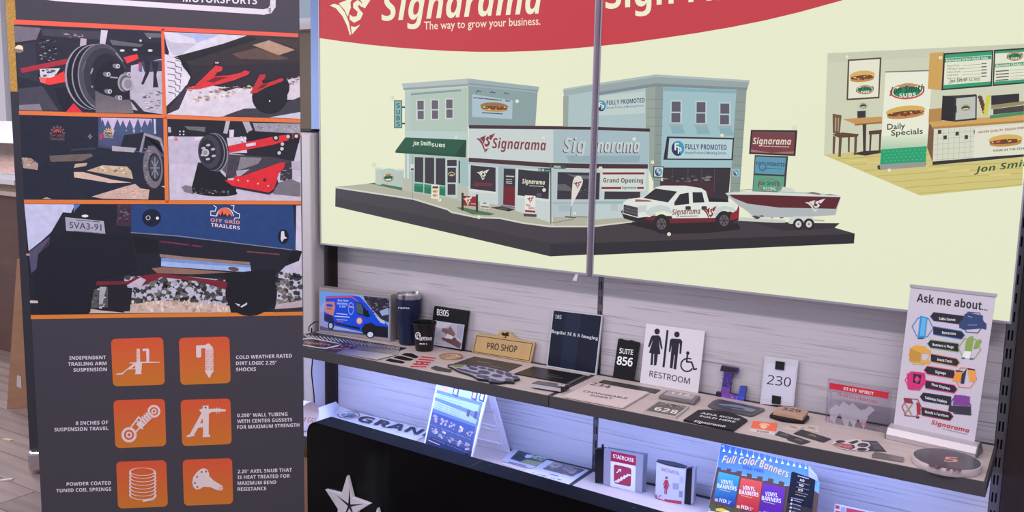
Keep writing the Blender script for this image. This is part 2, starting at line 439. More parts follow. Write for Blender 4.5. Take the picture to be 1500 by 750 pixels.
shelf(1.2235, 2.441, 0.0, 'upper right laminate shelf with dark metal edge, holding the restroom sign', True)
shelf(WL-.012, 1.2205, LOWZ, 'lower left laminate shelf holding the white A-frame', False)
shelf(1.2235, 2.441, LOWZ, 'lower right laminate shelf holding the staircase and women signs', False)
# ------------------------------------------------------------------ light boxes
LBY = -0.08; LBZ = 0.35; LBT = 1.57
film = (231, 234, 203)
lb_frame = mat('lightbox_frame', (178, 172, 186), 0.35, metal=0.4)
film_m = ink(0.5, 0.92)
LP = yplane(LBY)
def light_box(x0, x1, label):
    t = thing('light_box', (0.5*(x0+x1), 0, LBZ), label, 'light box', 'backlit wall signs')
    box('housing', (x0, LBY+.004, LBZ), (x1, -.001, LBT), lb_frame, t)
    fr = .006
    boxes('frame', [((x0, LBY-.003, LBZ), (x1, LBY+.004, LBZ+fr)), ((x0, LBY-.003, LBT-fr), (x1, LBY+.004, LBT)), ((x0, LBY-.003, LBZ+fr), (x0+.004, LBY+.004, LBT-fr)), ((x1-.004, LBY-.003, LBZ+fr), (x1, LBY+.004, LBT-fr))], lb_frame, t)
    V = [(x0+.004, LBY+.001, LBZ+fr), (x1-.004, LBY+.001, LBZ+fr), (x1-.004, LBY+.001, LBT-fr), (x0+.004, LBY+.001, LBT-fr)]
    o = mesh('lit_film', V+[(v[0], LBY+.0035, v[2]) for v in V], BOXF, film_m, t)
    ca = o.data.color_attributes.new('ink', 'FLOAT_COLOR', 'POINT'); ca.data.foreach_set('color', [x for _ in range(8) for x in (*s2l(film), 1.0)])
    return o
lbl = light_box(0.013, 1.2105, 'left backlit wall sign with red header and corner store drawing')
lbr = light_box(1.2275, 2.448, 'right backlit wall sign with pickup truck, boat and sandwich shop pictures')
o = mesh('cover_strip', [(1.2108+(.0163)*(0.5-0.5*math.cos(math.pi*k/6)), LBY-.002-.008*math.sin(math.pi*k/6), z) for z in (LBZ-.004, LBT) for k in range(7)],
         [(k, k+1, k+8, k+7) for k in range(6)]+[tuple(range(7)), tuple(range(7, 14)), (0, 7, 13, 6)], mat('cover_strip_grey', (128, 116, 130), 0.35, metal=0.4), None, True)
tag(o, 'rounded grey metal strip covering the joint between the two backlit signs', 'trim strip')
o = prism('paper_tab', [at_y(838.5, 411, -.0813)+Vector((0, 0, 0)), at_y(843.5, 400.5, -.0813), at_y(847, 401, -.0813), at_y(844.5, 411.5, -.0813)], (0, .0008, 0), mat('tab_white', (222, 214, 222), 0.6)); tag(o, 'tiny white tape tab hanging under the left backlit sign', 'tape tab')
# ------------------------------------------------------------------ printing on the light boxes
RED = (196, 52, 62); MAR = (72, 40, 48); CRM = (238, 238, 208); NAVY = (38, 46, 96)
def logo(P, x, y, w, h, c, bg=None):
    """triangular S mark in the pixel box x,y,w,h"""
    q = lambda L: [(x+u*w, y+v*h) for u, v in L]
    P.poly(q([(0, .29), (.14, .36), (.28, .54), (.38, .76), (.45, 1), (.47, .97), (.43, .70), (.34, .46), (.22, .29), (.10, .25)]), c)
    P.poly(q([(.20, .24), (.52, .10), (.46, .22), (.47, .34), (.44, .42), (.40, .56), (.33, .40)]), c)
    P.poly(q([(.66, .14), (1.0, 0), (.78, .36), (.70, .30), (.72, .22)]), c)
    P.poly(q([(.47, .78), (.56, .80), (.68, .74), (.49, .98)]), c)
    S = [(.70, .22), (.62, .16), (.52, .24), (.52, .34), (.62, .44), (.60, .54), (.52, .56), (.44, .50)]
    S2 = [(.44, .62), (.54, .70), (.68, .62), (.74, .48), (.66, .38), (.62, .30), (.66, .28), (.72, .34)]
    P.poly(q(S+S2), c)
def sub(P, cx, cy, rx, ry, rot=-4, k=(214, 176, 92)):
    P.poly(ell(cx, cy-ry*.2, rx, ry*.8, rot), k); P.poly(ell(cx, cy+ry*.45, rx*.95, ry*.5, rot), (190, 140, 70))
    P.poly(ell(cx, cy+ry*.15, rx*.96, ry*.38, rot), (110, 62, 40))
    c, s = math.cos(math.radians(rot)), math.sin(math.radians(rot))
    P.specks([(cx-rx*.85, cy-ry*.15-s*rx*.8), (cx+rx*.85, cy-ry*.15+s*rx*.8), (cx+rx*.85, cy+ry*.5+s*rx*.8), (cx-rx*.85, cy+ry*.5-s*rx*.8)], 14, max(rx*.09, 1.0), [(205, 110, 60), (226, 190, 110), (96, 56, 36)], int(cx))
def jon(P, cx, cy, rx, ry, rot=-4, t=True):
    P.poly(ell(cx, cy, rx, ry, rot), (205, 70, 60)); P.poly(ell(cx, cy-ry*.06, rx*.92, ry*.84, rot), (228, 222, 196))
    P.poly(ell(cx, cy-ry*.7, rx*.5, ry*.36, rot), (196, 140, 90)); P.poly(ell(cx, cy+ry*.05, rx*.8, ry*.7, rot), (30, 130, 90))
    if t:
        sl = math.tan(math.radians(rot))
        P.text('Jon Smith', cx-rx*1.02, cy+ry*.15-sl*rx, cx+rx*1.0, cy+ry*.1+sl*rx, ry*.85, (24, 66, 52), 'sbi')
        P.text('SUBS', cx-rx*.45, cy+ry*.72-sl*rx*.4, cx+rx*.5, cy+ry*.70+sl*rx*.4, ry*.5, (240, 240, 220), 'sb')
    else:
        P.line([(cx-rx*.7, cy), (cx+rx*.7, cy-1)], ry*.4, (24, 66, 52)); P.line([(cx-rx*.4, cy+ry*.5), (cx+rx*.4, cy+ry*.5-.5)], ry*.3, (236, 236, 214))
def dot(P, x, y, r=3.0):
    P.poly(ell(x, y, r, r, n=14), (176, 172, 150)); P.poly(ell(x, y, r*.82, r*.82, n=14), (240, 238, 212)); P.line([(x-.3, y-1.2), (x+.3, y+1.2)], .7, (150, 140, 120))
g = 1.0
# ---- left header
P = Print(LP, g)
hd = [(466.3, 55.5), (500, 60.5), (540, 65.5), (580, 69.5), (620, 72.5), (660, 74.8), (700, 76), (740, 76), (780, 74.8), (820, 72.6), (850, 70), (871.5, 68)]
hu = [(1.209, 1.558), (0.018, 1.558)]
def header(P, curve, x0, x1):
    k = len(P.V); pl = LP.off(P.base)
    pts = [pl.at(*p) for p in curve]+[Vector((x1, LBY-P.base, 1.563)), Vector((x0, LBY-P.base, 1.563))]
    P.V += pts; P.F.append(tuple(range(k, k+len(pts)))); P.C += [s2l(RED)]*len(pts); P.B.append((0, 1500, -900, 80, 0))
header(P, hd, 0.018, 1.206)
P.build('red_header', lbl, film_m)
P = Print(LP, g, 6e-4)
logo(P, 483, -10, 66, 62, CRM)
P.text('Signarama', 559, 30.5, 794, 19.5, 42, CRM, 'sbi', h2=46)
P.text('The way to grow your business.', 621, 43.5, 791.5, 36.2, 12.2, (240, 226, 206), '', bold=.008)
P.build('header_lettering', lbl, film_m)
P = Print(LP, g)
hr = [(880.5, 67.2), (920, 63), (970, 56), (1020, 48.5), (1070, 40), (1120, 30), (1170, 18), (1230, 1.5), (1270, -11), (1330, -33), (1400, -62), (1440, -80)]
header(P, hr, 1.2345, 2.44)
P.F = [tuple(range(len(P.V)))]
P.build('red_header', lbr, film_m)
P = Print(LP, g, 6e-4)
P.text('Sign Finder', 887, 13.2, 1160, -9, 44, CRM, 'sb', h2=48)
P.build('header_lettering', lbr, film_m)
# ---- left picture: street corner
P = Print(LP, g)
P.poly([(492, 273.5), (535, 269.5), (560, 266), (600, 262), (690, 285), (736, 296), (806, 308), (861.1, 310), (860.2, 332.5), (806, 332.5), (765, 327), (732, 320), (697, 319), (661, 311.4), (656, 308), (607, 293)], (178, 176, 156))
P.poly([(491.5, 275), (607, 292.9), (655.8, 307.9), (661.3, 312), (696.8, 319.3), (732.4, 320.8), (765, 327.6), (806, 333), (860.5, 332.8), (859.8, 373), (806.2, 375.6), (491, 302.4)], (66, 58, 66))
P.poly([(491.5, 289), (806, 356), (859.8, 352), (859.8, 373), (806.2, 375.6), (491, 302.4)], (58, 51, 58))
P.poly([(806, 358.5), (860, 356), (859.8, 373), (806.2, 375.6)], (48, 42, 50))
P.line([(492, 274.5), (606.7, 291.8), (655.8, 306.9), (661.3, 310.8), (696.8, 318.2), (732.4, 319.6), (765, 326.4), (806, 331.8), (860, 331.8)], 2.4, (206, 210, 198))
P.poly([(540, 268.5), (556, 267), (589, 274.5), (589, 279)], (70, 112, 74))
# monument sign
P.poly([(557, 250), (562, 247.5), (570, 246.5), (577, 247.5), (583, 251), (583, 273.5), (557, 269)], (178, 198, 186)); P.poly([(550, 247), (558.5, 247), (558.5, 271), (550, 270)], (186, 200, 190)); P.poly([(581, 248.5), (591.5, 250), (591.5, 275), (581, 273.5)], (178, 194, 186))
P.rect(549.5, 245.5, 559, 248.5, (206, 214, 200)); P.rect(580.5, 247.5, 592, 250.5, (206, 214, 200)); jon(P, 569, 260.3, 8.2, 6, 0, False)
# first building, left face
P.poly([(593, 130), (685.5, 126), (684.5, 300), (670, 292), (604, 282), (593, 262)], (176, 194, 182))
P.poly([(593.5, 134), (601, 133.6), (601, 200), (593.5, 200)], (182, 198, 192)); P.poly([(602, 137), (675, 131), (675, 133.5), (602, 139.5)], (128, 148, 148))
P.poly([(588.4, 122.4), (686, 115), (686, 123.5), (590.5, 129.5)], (176, 188, 186)); P.poly([(590, 129), (686, 122.8), (686, 125.5), (592, 132)], (140, 154, 158)); P.poly([(592, 132), (686, 125.6), (686, 128.6), (593.5, 134.5)], (190, 202, 196))
for (x, y) in ((611.3, 147.6), (632.4, 147), (653.5, 145.7)):
    P.rect(x-1.6, y-1.6, x+10.8, y+29, (206, 214, 208)); P.rect(x, y, x+9.4, y+13, (98, 94, 106)); P.rect(x+.4, y+14.6, x+9.4, y+27, (98, 94, 106)); P.rect(x-2, y+28.5, x+11.2, y+30.5, (182, 192, 188))
P.poly([(593.4, 191.5), (684.5, 193), (684, 206), (593.4, 202)], (184, 204, 200))
P.rect(577.2, 147, 589, 187.7, (52, 92, 92)); P.rect(578.6, 148.4, 587.6, 186.3, (134, 176, 172))
for t, yy in zip('SUBS', (158, 167.5, 176.5, 185.5)): P.text(t, 580.5, yy, 586, yy, 6.8, (40, 96, 96), 'sb')
for yy in (157, 181): P.rect(589, yy-1.2, 593.3, yy+1.2, (52, 60, 62))
# shop front below awning
P.poly([(594, 226), (606, 229), (606, 281), (594, 260)], (168, 192, 190)); P.rect(596, 223, 599, 262, (206, 216, 208))
for q in ([(607.5, 230), (620, 230.4), (620, 267.7), (607.5, 266)], [(622.4, 230.6), (636, 231), (636, 270), (622.4, 268)], [(638.5, 231.7), (652.2, 232), (652.2, 272), (638.5, 270)]): P.poly(q, (52, 48, 58))
for q in ([(606.7, 268.4), (620, 269.6), (620, 282.3), (606.7, 280.5)], [(621.4, 269.9), (652.2, 273.5), (652.2, 287), (621.4, 283)]): P.poly(q, (34, 138, 104)); P.poly([(a, b+4) for a, b in q[:2]]+q[2:], (24, 116, 88))
P.poly([(653.5, 232.5), (670.5, 233), (669.5, 290), (653.5, 287)], (190, 206, 204)); P.rect(655, 234, 669, 243.3, (52, 48, 58)); P.rect(655.4, 245.5, 667.9, 267.5, (52, 48, 58)); P.rect(655.6, 269.5, 667.3, 285.5, (58, 54, 62)); jon(P, 661.5, 255, 5, 3.4, 0, False)
P.rect(671.7, 235.4, 673.8, 268.4, (52, 48, 58)); P.poly([(674, 232), (686, 233), (686.5, 274), (674, 272)], (160, 188, 188))
P.poly([(590, 261), (604.5, 262), (604.5, 282), (590, 279)], (186, 186, 170)); P.poly([(670, 273), (686.8, 275), (686.8, 293), (669.5, 291)], (186, 186, 170))
P.line([(604.3, 228), (604.3, 292)], .9, (150, 150, 146)); P.rect(601, 240.5, 606.7, 250.8, (214, 216, 206)); P.rect(602, 246.5, 606, 249.5, (60, 70, 80))
# awning
P.poly([(593.6, 201.2), (683.2, 204.9), (682.3, 230.7), (579.2, 223.6), (579.4, 220.5)], (26, 84, 60)); P.poly([(683.2, 205), (682.3, 230.7), (667, 229.6), (669.5, 223)], (18, 62, 46)); P.poly([(579.4, 220.4), (669, 226), (667, 229.7), (579.2, 223.8)], (22, 72, 52))
P.text('Jon Smith', 604.5, 212.6, 631.5, 213.4, 6.4, (230, 234, 220), 'sbi'); P.text('SUBS', 632.5, 214.6, 652, 215.6, 4.6, (230, 234, 220), 'sb')
# A-board
P.poly([(632, 270), (643.6, 271.5), (643.4, 292), (631.5, 290.5)], (226, 224, 206)); P.rect(633.5, 273, 642, 276, (60, 56, 60)); sub(P, 637.6, 280, 3.8, 2.2, 0); sub(P, 637.4, 286, 3.8, 2.0, 0)
# first building, right face
P.poly([(686, 124), (787.5, 136), (784, 186), (686, 186)], (136, 158, 158)); P.poly([(686, 115), (790, 127.2), (787.5, 136), (686, 126)], (154, 172, 176)); P.poly([(686, 121.5), (788.5, 132.5), (788, 134), (686, 123.5)], (128, 146, 152))
P.poly([(691.6, 138), (751, 147), (750, 174.5), (691.6, 171)], (166, 192, 204)); sub(P, 724, 157, 20.5, 7, 3, (150, 110, 62)); P.dashes(694, 143, 748.5, 148.3, 1.5, (110, 50, 54), 9); P.dashes(706.5, 165, 737, 167, 1.4, (60, 60, 66), 6)
for x in (700, 720.5, 740.5): P.line([(x-2, 136), (x, 132.8+(x-700)*.09), (x+4.5, 134.2+(x-700)*.09)], 1.3, (60, 62, 66))
# sign store, left wing
P.poly([(686.5, 186), (812, 188), (810, 330), (806, 326), (736, 302), (686.5, 292)], (198, 208, 206))
P.poly([(687, 183), (865.9, 185.5), (865.7, 190), (687, 188.4)], (66, 40, 48)); P.poly([(810.5, 189.9), (865.7, 189.9), (863.8, 240), (810.5, 239.4)], (166, 186, 190))
P.poly([(686.4, 231), (808.8, 238.8), (863.8, 239.8), (863.5, 246.8), (808, 245.6), (686.4, 237)], MAR)
logo(P, 697.4, 195, 28, 29, (132, 46, 56)); P.text('Signarama', 721, 217, 800, 220.5, 15, (132, 46, 56), 'sbi')
P.poly([(686.3, 237), (808, 245.6), (808, 250), (686.3, 241)], (176, 188, 192))
P.poly([(689.5, 242), (726, 245.5), (726, 281), (689, 276.4)], (50, 44, 54)); logo(P, 698.5, 248, 18, 16, (226, 222, 200)); P.text('Signarama', 693.5, 271.6, 721.5, 272.8, 5.4, (150, 40, 48), 'sbi')
P.poly([(686.5, 277.5), (727.5, 281.5), (727.5, 284), (686.5, 280)], (216, 220, 212))
P.poly([(730, 244), (755.5, 246.5), (754.5, 306), (729.5, 301)], (158, 176, 178)); P.poly([(738, 246.8), (754.8, 247.8), (754, 302), (736.9, 299.6)], (50, 44, 54)); P.poly([(737.6, 272), (754.4, 274), (754, 302), (736.9, 299.6)], (112, 26, 38))
for yy, x1 in ((258, 753), (262.5, 750), (265.5, 750), (268, 750)): P.dashes(741.5, yy, x1, yy+.6, 1.6 if yy < 260 else 1.0, (200, 196, 190), 3, int(yy))
P.poly([(734, 300), (754, 303), (754, 306), (733, 303)], (120, 120, 124)); P.poly([(717.2, 304), (734, 302.3), (755.6, 307), (745, 309.7)], (40, 36, 42)); P.poly([(725, 304.5), (735, 303.6), (746, 306.3), (741, 307.6)], (84, 78, 82))
P.poly([(759.3, 248), (804.8, 252.4), (803.6, 291.6), (758.3, 286)], (50, 44, 54)); P.text('Signarama', 765, 268.6, 798.2, 270.6, 6.6, (236, 232, 208), 'sbi'); P.dashes(775, 272, 797, 273.2, 1.0, (200, 196, 180), 6); P.rect(786, 283, 793.5, 288.5, (84, 78, 88)); dot(P, 797, 278.3, 2.8)
P.poly([(757.5, 287), (805, 293), (805, 295.5), (757.5, 289.4)], (216, 220, 212))
P.poly([(808, 246), (863.5, 246.8), (860.8, 318), (808, 318)], (180, 194, 196)); P.poly([(817, 252), (863.3, 252.8), (861.8, 292), (816, 292)], (52, 46, 56)); P.poly([(829, 254), (840, 256.5), (863.1, 257), (862.9, 262), (846, 262)], (110, 108, 112)); P.poly([(817, 270), (828, 269.5), (836, 275), (836, 280), (817, 279)], (96, 94, 100)); P.specks([(846, 275), (862.4, 275), (861.8, 290), (846, 288)], 14, 1.6, [(96, 84, 88), (74, 66, 72)], 3)
P.poly([(810, 296), (861.6, 296), (861.5, 299), (810, 299)], (160, 178, 182)); P.poly([(818, 300), (838, 300), (838, 310), (818, 310)], (168, 184, 188))
P.rect(806, 240.4, 807.6, 327, (92, 92, 92)); P.poly([(788.8, 246), (807.3, 246.6), (807.3, 252.6), (788.8, 251.6)], (36, 86, 78)); P.poly([(810.5, 241.5), (828.5, 242.4), (828.5, 247.4), (810.5, 246.8)], (36, 86, 78)); P.text('ELM', 790, 250.6, 797, 251, 3.6, (216, 222, 206), 'sb'); P.text('MAIN', 811.5, 245.8, 821, 246.4, 3.4, (216, 222, 206), 'sb'); P.dashes(799, 250, 806, 250.3, 1, (170, 190, 176), 3)
P.poly([(836.8, 303), (837.5, 280), (838.9, 266), (841.5, 260), (846, 257.2), (851, 258.5), (854, 264.4), (853, 270), (849.3, 278)], (220, 216, 208)); logo(P, 839.5, 265, 13, 11, (126, 46, 50)); P.line([(836.6, 303), (835.6, 318)], 1, (110, 110, 110)); P.line([(828, 317.5), (843, 318.5)], 1.6, (70, 66, 70)); dot(P, 842, 312.5, 2.6)
P.line([(807, 327), (840, 321)], 1.2, (130, 128, 116)); P.line([(843, 317.5), (860.8, 318)], 1.2, (120, 118, 108))
P.poly([(769, 286), (784.4, 287), (784, 313), (768.6, 311.6)], (228, 226, 218)); logo(P, 771.5, 288, 11, 9.5, (150, 40, 48)); P.text('Now', 770.5, 302, 777.5, 302.4, 3.6, (150, 40, 48), 'sb'); P.text('Open', 774, 306, 783.4, 306.6, 3.6, (150, 40, 48), 'sb'); P.poly([(769, 307.5), (784, 308.6), (784, 311.8), (769, 310.6)], (150, 40, 48)); P.poly([(767, 312.6), (786, 313.8), (786, 318), (767, 316.8)], (72, 66, 70))
P.poly([(668, 304), (676, 303.5), (725, 313), (718, 315.5), (692, 314)], (76, 112, 78))
P.poly([(677.7, 286.5), (699, 288), (698.8, 302.5), (677.7, 301)], (146, 34, 44)); P.rect(676, 282.5, 679.2, 308.6, (52, 42, 48)); P.rect(697, 284.7, 700.2, 310.5, (52, 42, 48)); logo(P, 678.5, 287, 14, 14, (226, 222, 208)); P.dashes(690, 298.5, 697, 299, 1, (220, 190, 190), 3)
P.poly([(703, 295.5), (717.4, 296.4), (717, 306), (702.8, 305)], (206, 212, 204)); P.dashes(704.5, 302.6, 716, 303.4, 1.6, (90, 84, 90), 3); P.line([(708, 297.5), (712, 297.7)], 1.6, (70, 64, 72)); P.line([(706, 305.5), (706, 310)], .8, (150, 150, 140)); P.line([(714, 306), (714, 311)], .8, (150, 150, 140))
for (x, y) in ((574.5, 144.3), (668, 200.5), (757.5, 148.3), (795.6, 202), (548, 241.5), (644, 293), (701.5, 318)): dot(P, x, y)
# part of the second building and the big letters that fall on the left box
P.poly([(824.7, 130), (872, 122.3), (872, 133.4), (826, 140.5)], (156, 172, 172)); P.poly([(824.7, 130), (872, 122.3), (872, 124.5), (825, 132.4)], (176, 190, 188)); P.poly([(826.2, 140.5), (871.5, 133.5), (868.5, 186), (825, 185.4)], (172, 192, 194)); P.poly([(825, 141), (833, 140), (832, 185.4), (824.7, 185.3)], (150, 162, 152))
P.text('Sig', 824.5, 223.6, 857, 224, 21, (112, 62, 70), 'sbi'); P.text('Sig', 825.8, 222.6, 858.5, 223, 21, (190, 204, 206), 'sbi')
P.poly([(829, 228), (864.2, 228), (863.8, 238), (834, 238)], (146, 170, 176))
P.build('corner_store_picture', lbl, film_m)
# ---- right picture: second building, truck, boat
P = Print(LP, g)
P.poly([(868.5, 310), (960, 300), (960, 322), (925, 326), (868, 332.6)], (176, 174, 154))
P.poly([(868.5, 333), (925, 325), (1000, 320), (1200, 327), (1252, 342), (1251, 356.6), (868, 373.8)], (66, 57, 64)); P.poly([(868.3, 356), (1252, 342.5), (1251, 356.6), (868, 373.8)], (46, 40, 47))
P.line([(868.5, 331.4), (925, 325)], 2.2, (206, 210, 198))
P.poly([(876, 122), (960.8, 110), (958, 190), (874.5, 187)], (172, 192, 194)); P.poly([(946, 112), (972, 112), (968, 285), (955, 262), (950, 246), (946, 190)], (150, 163, 152)); P.poly([(960.5, 112), (972, 113), (968, 285), (957, 280)], (136, 150, 146))
P.poly([(972, 122), (1079.5, 128), (1071.5, 246), (968, 246)], (158, 190, 196)); P.poly([(1079.3, 125), (1094, 127), (1083.5, 283), (1069, 283)], (138, 152, 146)); P.poly([(972, 127.8), (1079.5, 132.5), (1079, 137), (972, 133)], (132, 172, 180))
for k in range(1, 11):
    yy = 132+13.2*k
    if yy < 188: P.line([(946.5, yy+1), (960, yy)], .7, (116, 128, 122))
    P.line([(960.5-(k*.25), yy), (971.6-k*.3, yy+.5)], .7, (112, 126, 122)); P.line([(1079-k*.8, yy+4), (1093-k*.85, yy+5)], .7, (112, 126, 120))
P.poly([(876.6, 122), (960.8, 109), (1098.5, 117.5), (1094, 132), (960, 126.7), (875.6, 140)], (150, 164, 164)); P.poly([(876.6, 121.6), (960.8, 109), (1098.5, 117.5), (1097.5, 120.5), (960.8, 112.5), (876.5, 125)], (172, 186, 184)); P.poly([(875.8, 135), (960.4, 122), (1095.5, 128.5), (1094, 132), (960, 126.7), (875.6, 140)], (124, 138, 142))
P.poly([(875.4, 140.7), (944.8, 134), (944.8, 166), (874.6, 169.6)], (190, 206, 200))
def fp(P, cx, cy, r, cut=False):
    P.poly(ell(cx, cy, r*.85, r, 0), (60, 150, 184)); P.poly(ell(cx, cy, r*.85, r, 0, 16, 60, 240), NAVY); P.text('F', cx-r*.45, cy+r*.25, cx+r*.15, cy+r*.25, r*.95, (226, 232, 220), 'sb'); P.text('P', cx, cy+r*.7, cx+r*.5, cy+r*.7, r*.85, (226, 232, 220), 'sb')
fp(P, 881, 155, 8); P.text('FULLY PROMOTED', 888.6, 154, 944, 150, 6.6, NAVY, 'sb'); P.text('Branded Products & Marketing Services', 888.6, 159.6, 943, 156, 3.4, (76, 132, 160), '', bold=.01)
for (x, y) in ((983.9, 148.7), (1020.4, 149.5), (1055.2, 151.6)):
    P.poly([(x-3, y+32), (x+14, y+32), (x+20, y+47), (x+1, y+47)], (136, 172, 182)); P.rect(x-1.8, y-2, x+15.2, y+32.5, (186, 204, 204)); P.rect(x, y, x+13, y+15, (92, 88, 102)); P.rect(x-.4, y+16.8, x+12.6, y+30.6, (92, 88, 102)); P.rect(x-4, y+32, x+16.2, y+36, (158, 174, 172))
P.poly([(977, 199.9), (1075.4, 202), (1073.4, 234.6), (971.6, 234)], (48, 40, 50)); P.poly([(980.6, 202.4), (1073.4, 204.4), (1071.4, 232.6), (977.6, 232.2)], (182, 206, 210)); fp(P, 993, 217.4, 11); P.text('FULLY PROMOTED', 1004, 218.6, 1064.3, 219.6, 7.6, NAVY, 'sb'); P.text('Branded Products & Marketing Services', 1003.6, 225.6, 1063.5, 226.2, 4.4, (52, 120, 152), '', bold=.012)
P.poly([(972, 245.4), (1070.8, 245.6), (1066, 300), (970, 300)], (52, 44, 52))
for x in (985, 1008, 1028, 1047): P.line([(x, 247), (x-1, 282)], 1.0, (82, 72, 80))
P.specks([(972, 258), (1046, 258), (1046, 266), (972, 266)], 18, 4, [(112, 104, 108), (92, 84, 90), (128, 122, 124)], 5, .3); P.poly([(967, 265), (1046, 268), (1046, 288), (967, 282)], (70, 42, 50))
P.poly([(957.2, 243), (973, 244), (971.6, 260.6), (956.6, 259.8)], (52, 46, 54)); P.poly([(958.6, 244.4), (971.4, 245.2), (970.4, 259.2), (958, 258.4)], (196, 212, 210)); fp(P, 964.6, 252, 6); P.rect(1073, 247.5, 1083.5, 258.5, (150, 190, 206)); fp(P, 1078, 253, 4.4)
# sign store, right wing
P.poly([(873.6, 186.6), (951, 190.5), (950, 310), (925, 318), (868.6, 322)], (190, 204, 204)); P.poly([(873.6, 190), (951, 192), (949.6, 241), (871.8, 240.4)], (162, 186, 192))
P.poly([(874, 185.8), (952.2, 188.4), (952, 193), (874, 190.4)], (66, 40, 48)); P.poly([(871.8, 239.8), (949.2, 240.6), (949, 247), (871.4, 246.6)], MAR)
P.poly([(872.6, 228), (938, 228), (936, 238), (872.2, 238.6)], (144, 170, 178)); P.text('narama', 873.5, 223.6, 936, 224.4, 19.5, (112, 62, 70), 'sbi'); P.text('narama', 874.8, 222.6, 937.5, 223.2, 19.5, (196, 210, 210), 'sbi')
P.rect(881.4, 247.8, 946.6, 280, (204, 216, 208)); P.rect(882.7, 252.4, 944, 255.6, (140, 40, 50)); P.text('Grand Opening', 883.6, 267.4, 942, 267.8, 6.6, (90, 36, 44), 'sb'); P.rect(881.2, 273.8, 910, 277, (140, 40, 50)); P.rect(933.3, 273.8, 943, 276.8, (140, 40, 50)); P.text('Signarama', 911, 276.6, 932.4, 276.6, 3.6, (90, 60, 66), 'sbi')
P.poly([(885.6, 280.4), (938, 280.8), (937.5, 292), (885, 292)], (56, 50, 58)); P.poly([(870.4, 252.8), (879, 253), (877.7, 292.4), (869.8, 292.4)], (56, 50, 58)); P.poly([(869, 294), (946, 294), (944, 299), (869, 299)], (158, 180, 184)); P.rect(895, 299, 905, 309, (178, 192, 190))
# truck
P.poly([(915, 327), (940, 333), (975, 343), (1040, 341), (1085, 336), (1081, 327), (1000, 322)], (36, 31, 37))
P.poly([(909.3, 309), (914, 307), (948, 316), (1048, 317), (1083, 305), (1082, 322), (1069, 328), (1048, 326), (985, 328), (955, 328), (935, 326), (914, 320)], (44, 36, 42)); P.poly([(946, 316.5), (985, 320), (1048, 318.5), (1048, 325), (985, 327), (946, 322)], (110, 34, 42))
P.poly([(912.6, 297), (920, 291.4), (942, 289), (960, 274.5), (970, 271.8), (1004, 272), (1027, 275.5), (1034, 280), (1038.5, 295.6), (1083.4, 296.3), (1082, 307), (1075, 312), (1068, 309), (1062, 307.5), (1053, 311), (1048, 319), (985, 319.8), (982, 313), (974, 309.5), (962, 311), (952, 318), (947, 317.5), (934, 319), (912, 313)], (222, 228, 220))
P.poly([(945, 312), (953, 304), (966, 300), (980, 303), (986, 313), (981, 312), (972, 309), (960, 311), (952, 317)], (196, 208, 204)); P.poly([(1044, 313), (1050, 304), (1061, 301.5), (1074, 304), (1079, 309), (1070, 309), (1062, 307), (1053, 311), (1048, 319)], (198, 208, 204))
P.poly([(942.4, 290), (960, 276), (992, 280.6), (978.4, 296.6)], (48, 44, 52)); P.poly([(987.6, 301), (988, 296), (996, 284.4), (1008.8, 282), (1009.6, 298.8)], (42, 38, 46)); P.poly([(1014.4, 281.5), (1028.6, 281.5), (1032, 296.4), (1015, 297)], (42, 38, 46)); P.poly([(1037.6, 289.5), (1064.7, 293), (1068, 296.2), (1038.5, 295.8)], (34, 28, 34))
P.poly([(913.6, 299.4), (934.4, 304), (934.2, 318), (913, 312)], (70, 62, 68)); P.line([(914, 304), (934, 309)], 1.0, (112, 104, 108)); P.line([(914, 308), (934, 313.4)], 1.0, (112, 104, 108)); P.poly([(935, 301.5), (948, 300.6), (947, 310), (935, 312)], (198, 206, 200)); P.poly([(931, 292), (950, 293), (956, 295.5), (930, 295.6)], (150, 96, 96))
for x in (1004, 1027.5): P.poly(rquad([(x, 302), (x+8, 302), (x+8, 307.5), (x, 307.5)], .25, .25), (58, 52, 58))
for cx, cy in ((969, 328), (1060.7, 323)):
    P.poly(ell(cx, cy, 12.2, 14.2), (38, 33, 38)); P.poly(ell(cx, cy, 6.8, 8.2), (98, 92, 96)); P.poly(ell(cx, cy, 2.4, 2.9), (60, 54, 58))
    P.polys([ell(cx+4.4*math.cos(a), cy+5.4*math.sin(a), 1.2, 1.5, n=8) for a in [k*1.0472 for k in range(6)]], (44, 38, 42))
P.poly([(1083, 298), (1082, 320), (1068.5, 323), (1071, 313), (1079, 308)], (140, 36, 44)); P.text('Signarama', 984.6, 314.8, 1026, 313.2, 8.2, (120, 34, 42), 'sbi'); P.dashes(996, 317, 1024, 316.2, 1.1, (100, 60, 66), 7); logo(P, 1030, 301.5, 20, 24, (136, 34, 42)); dot(P, 980, 343)
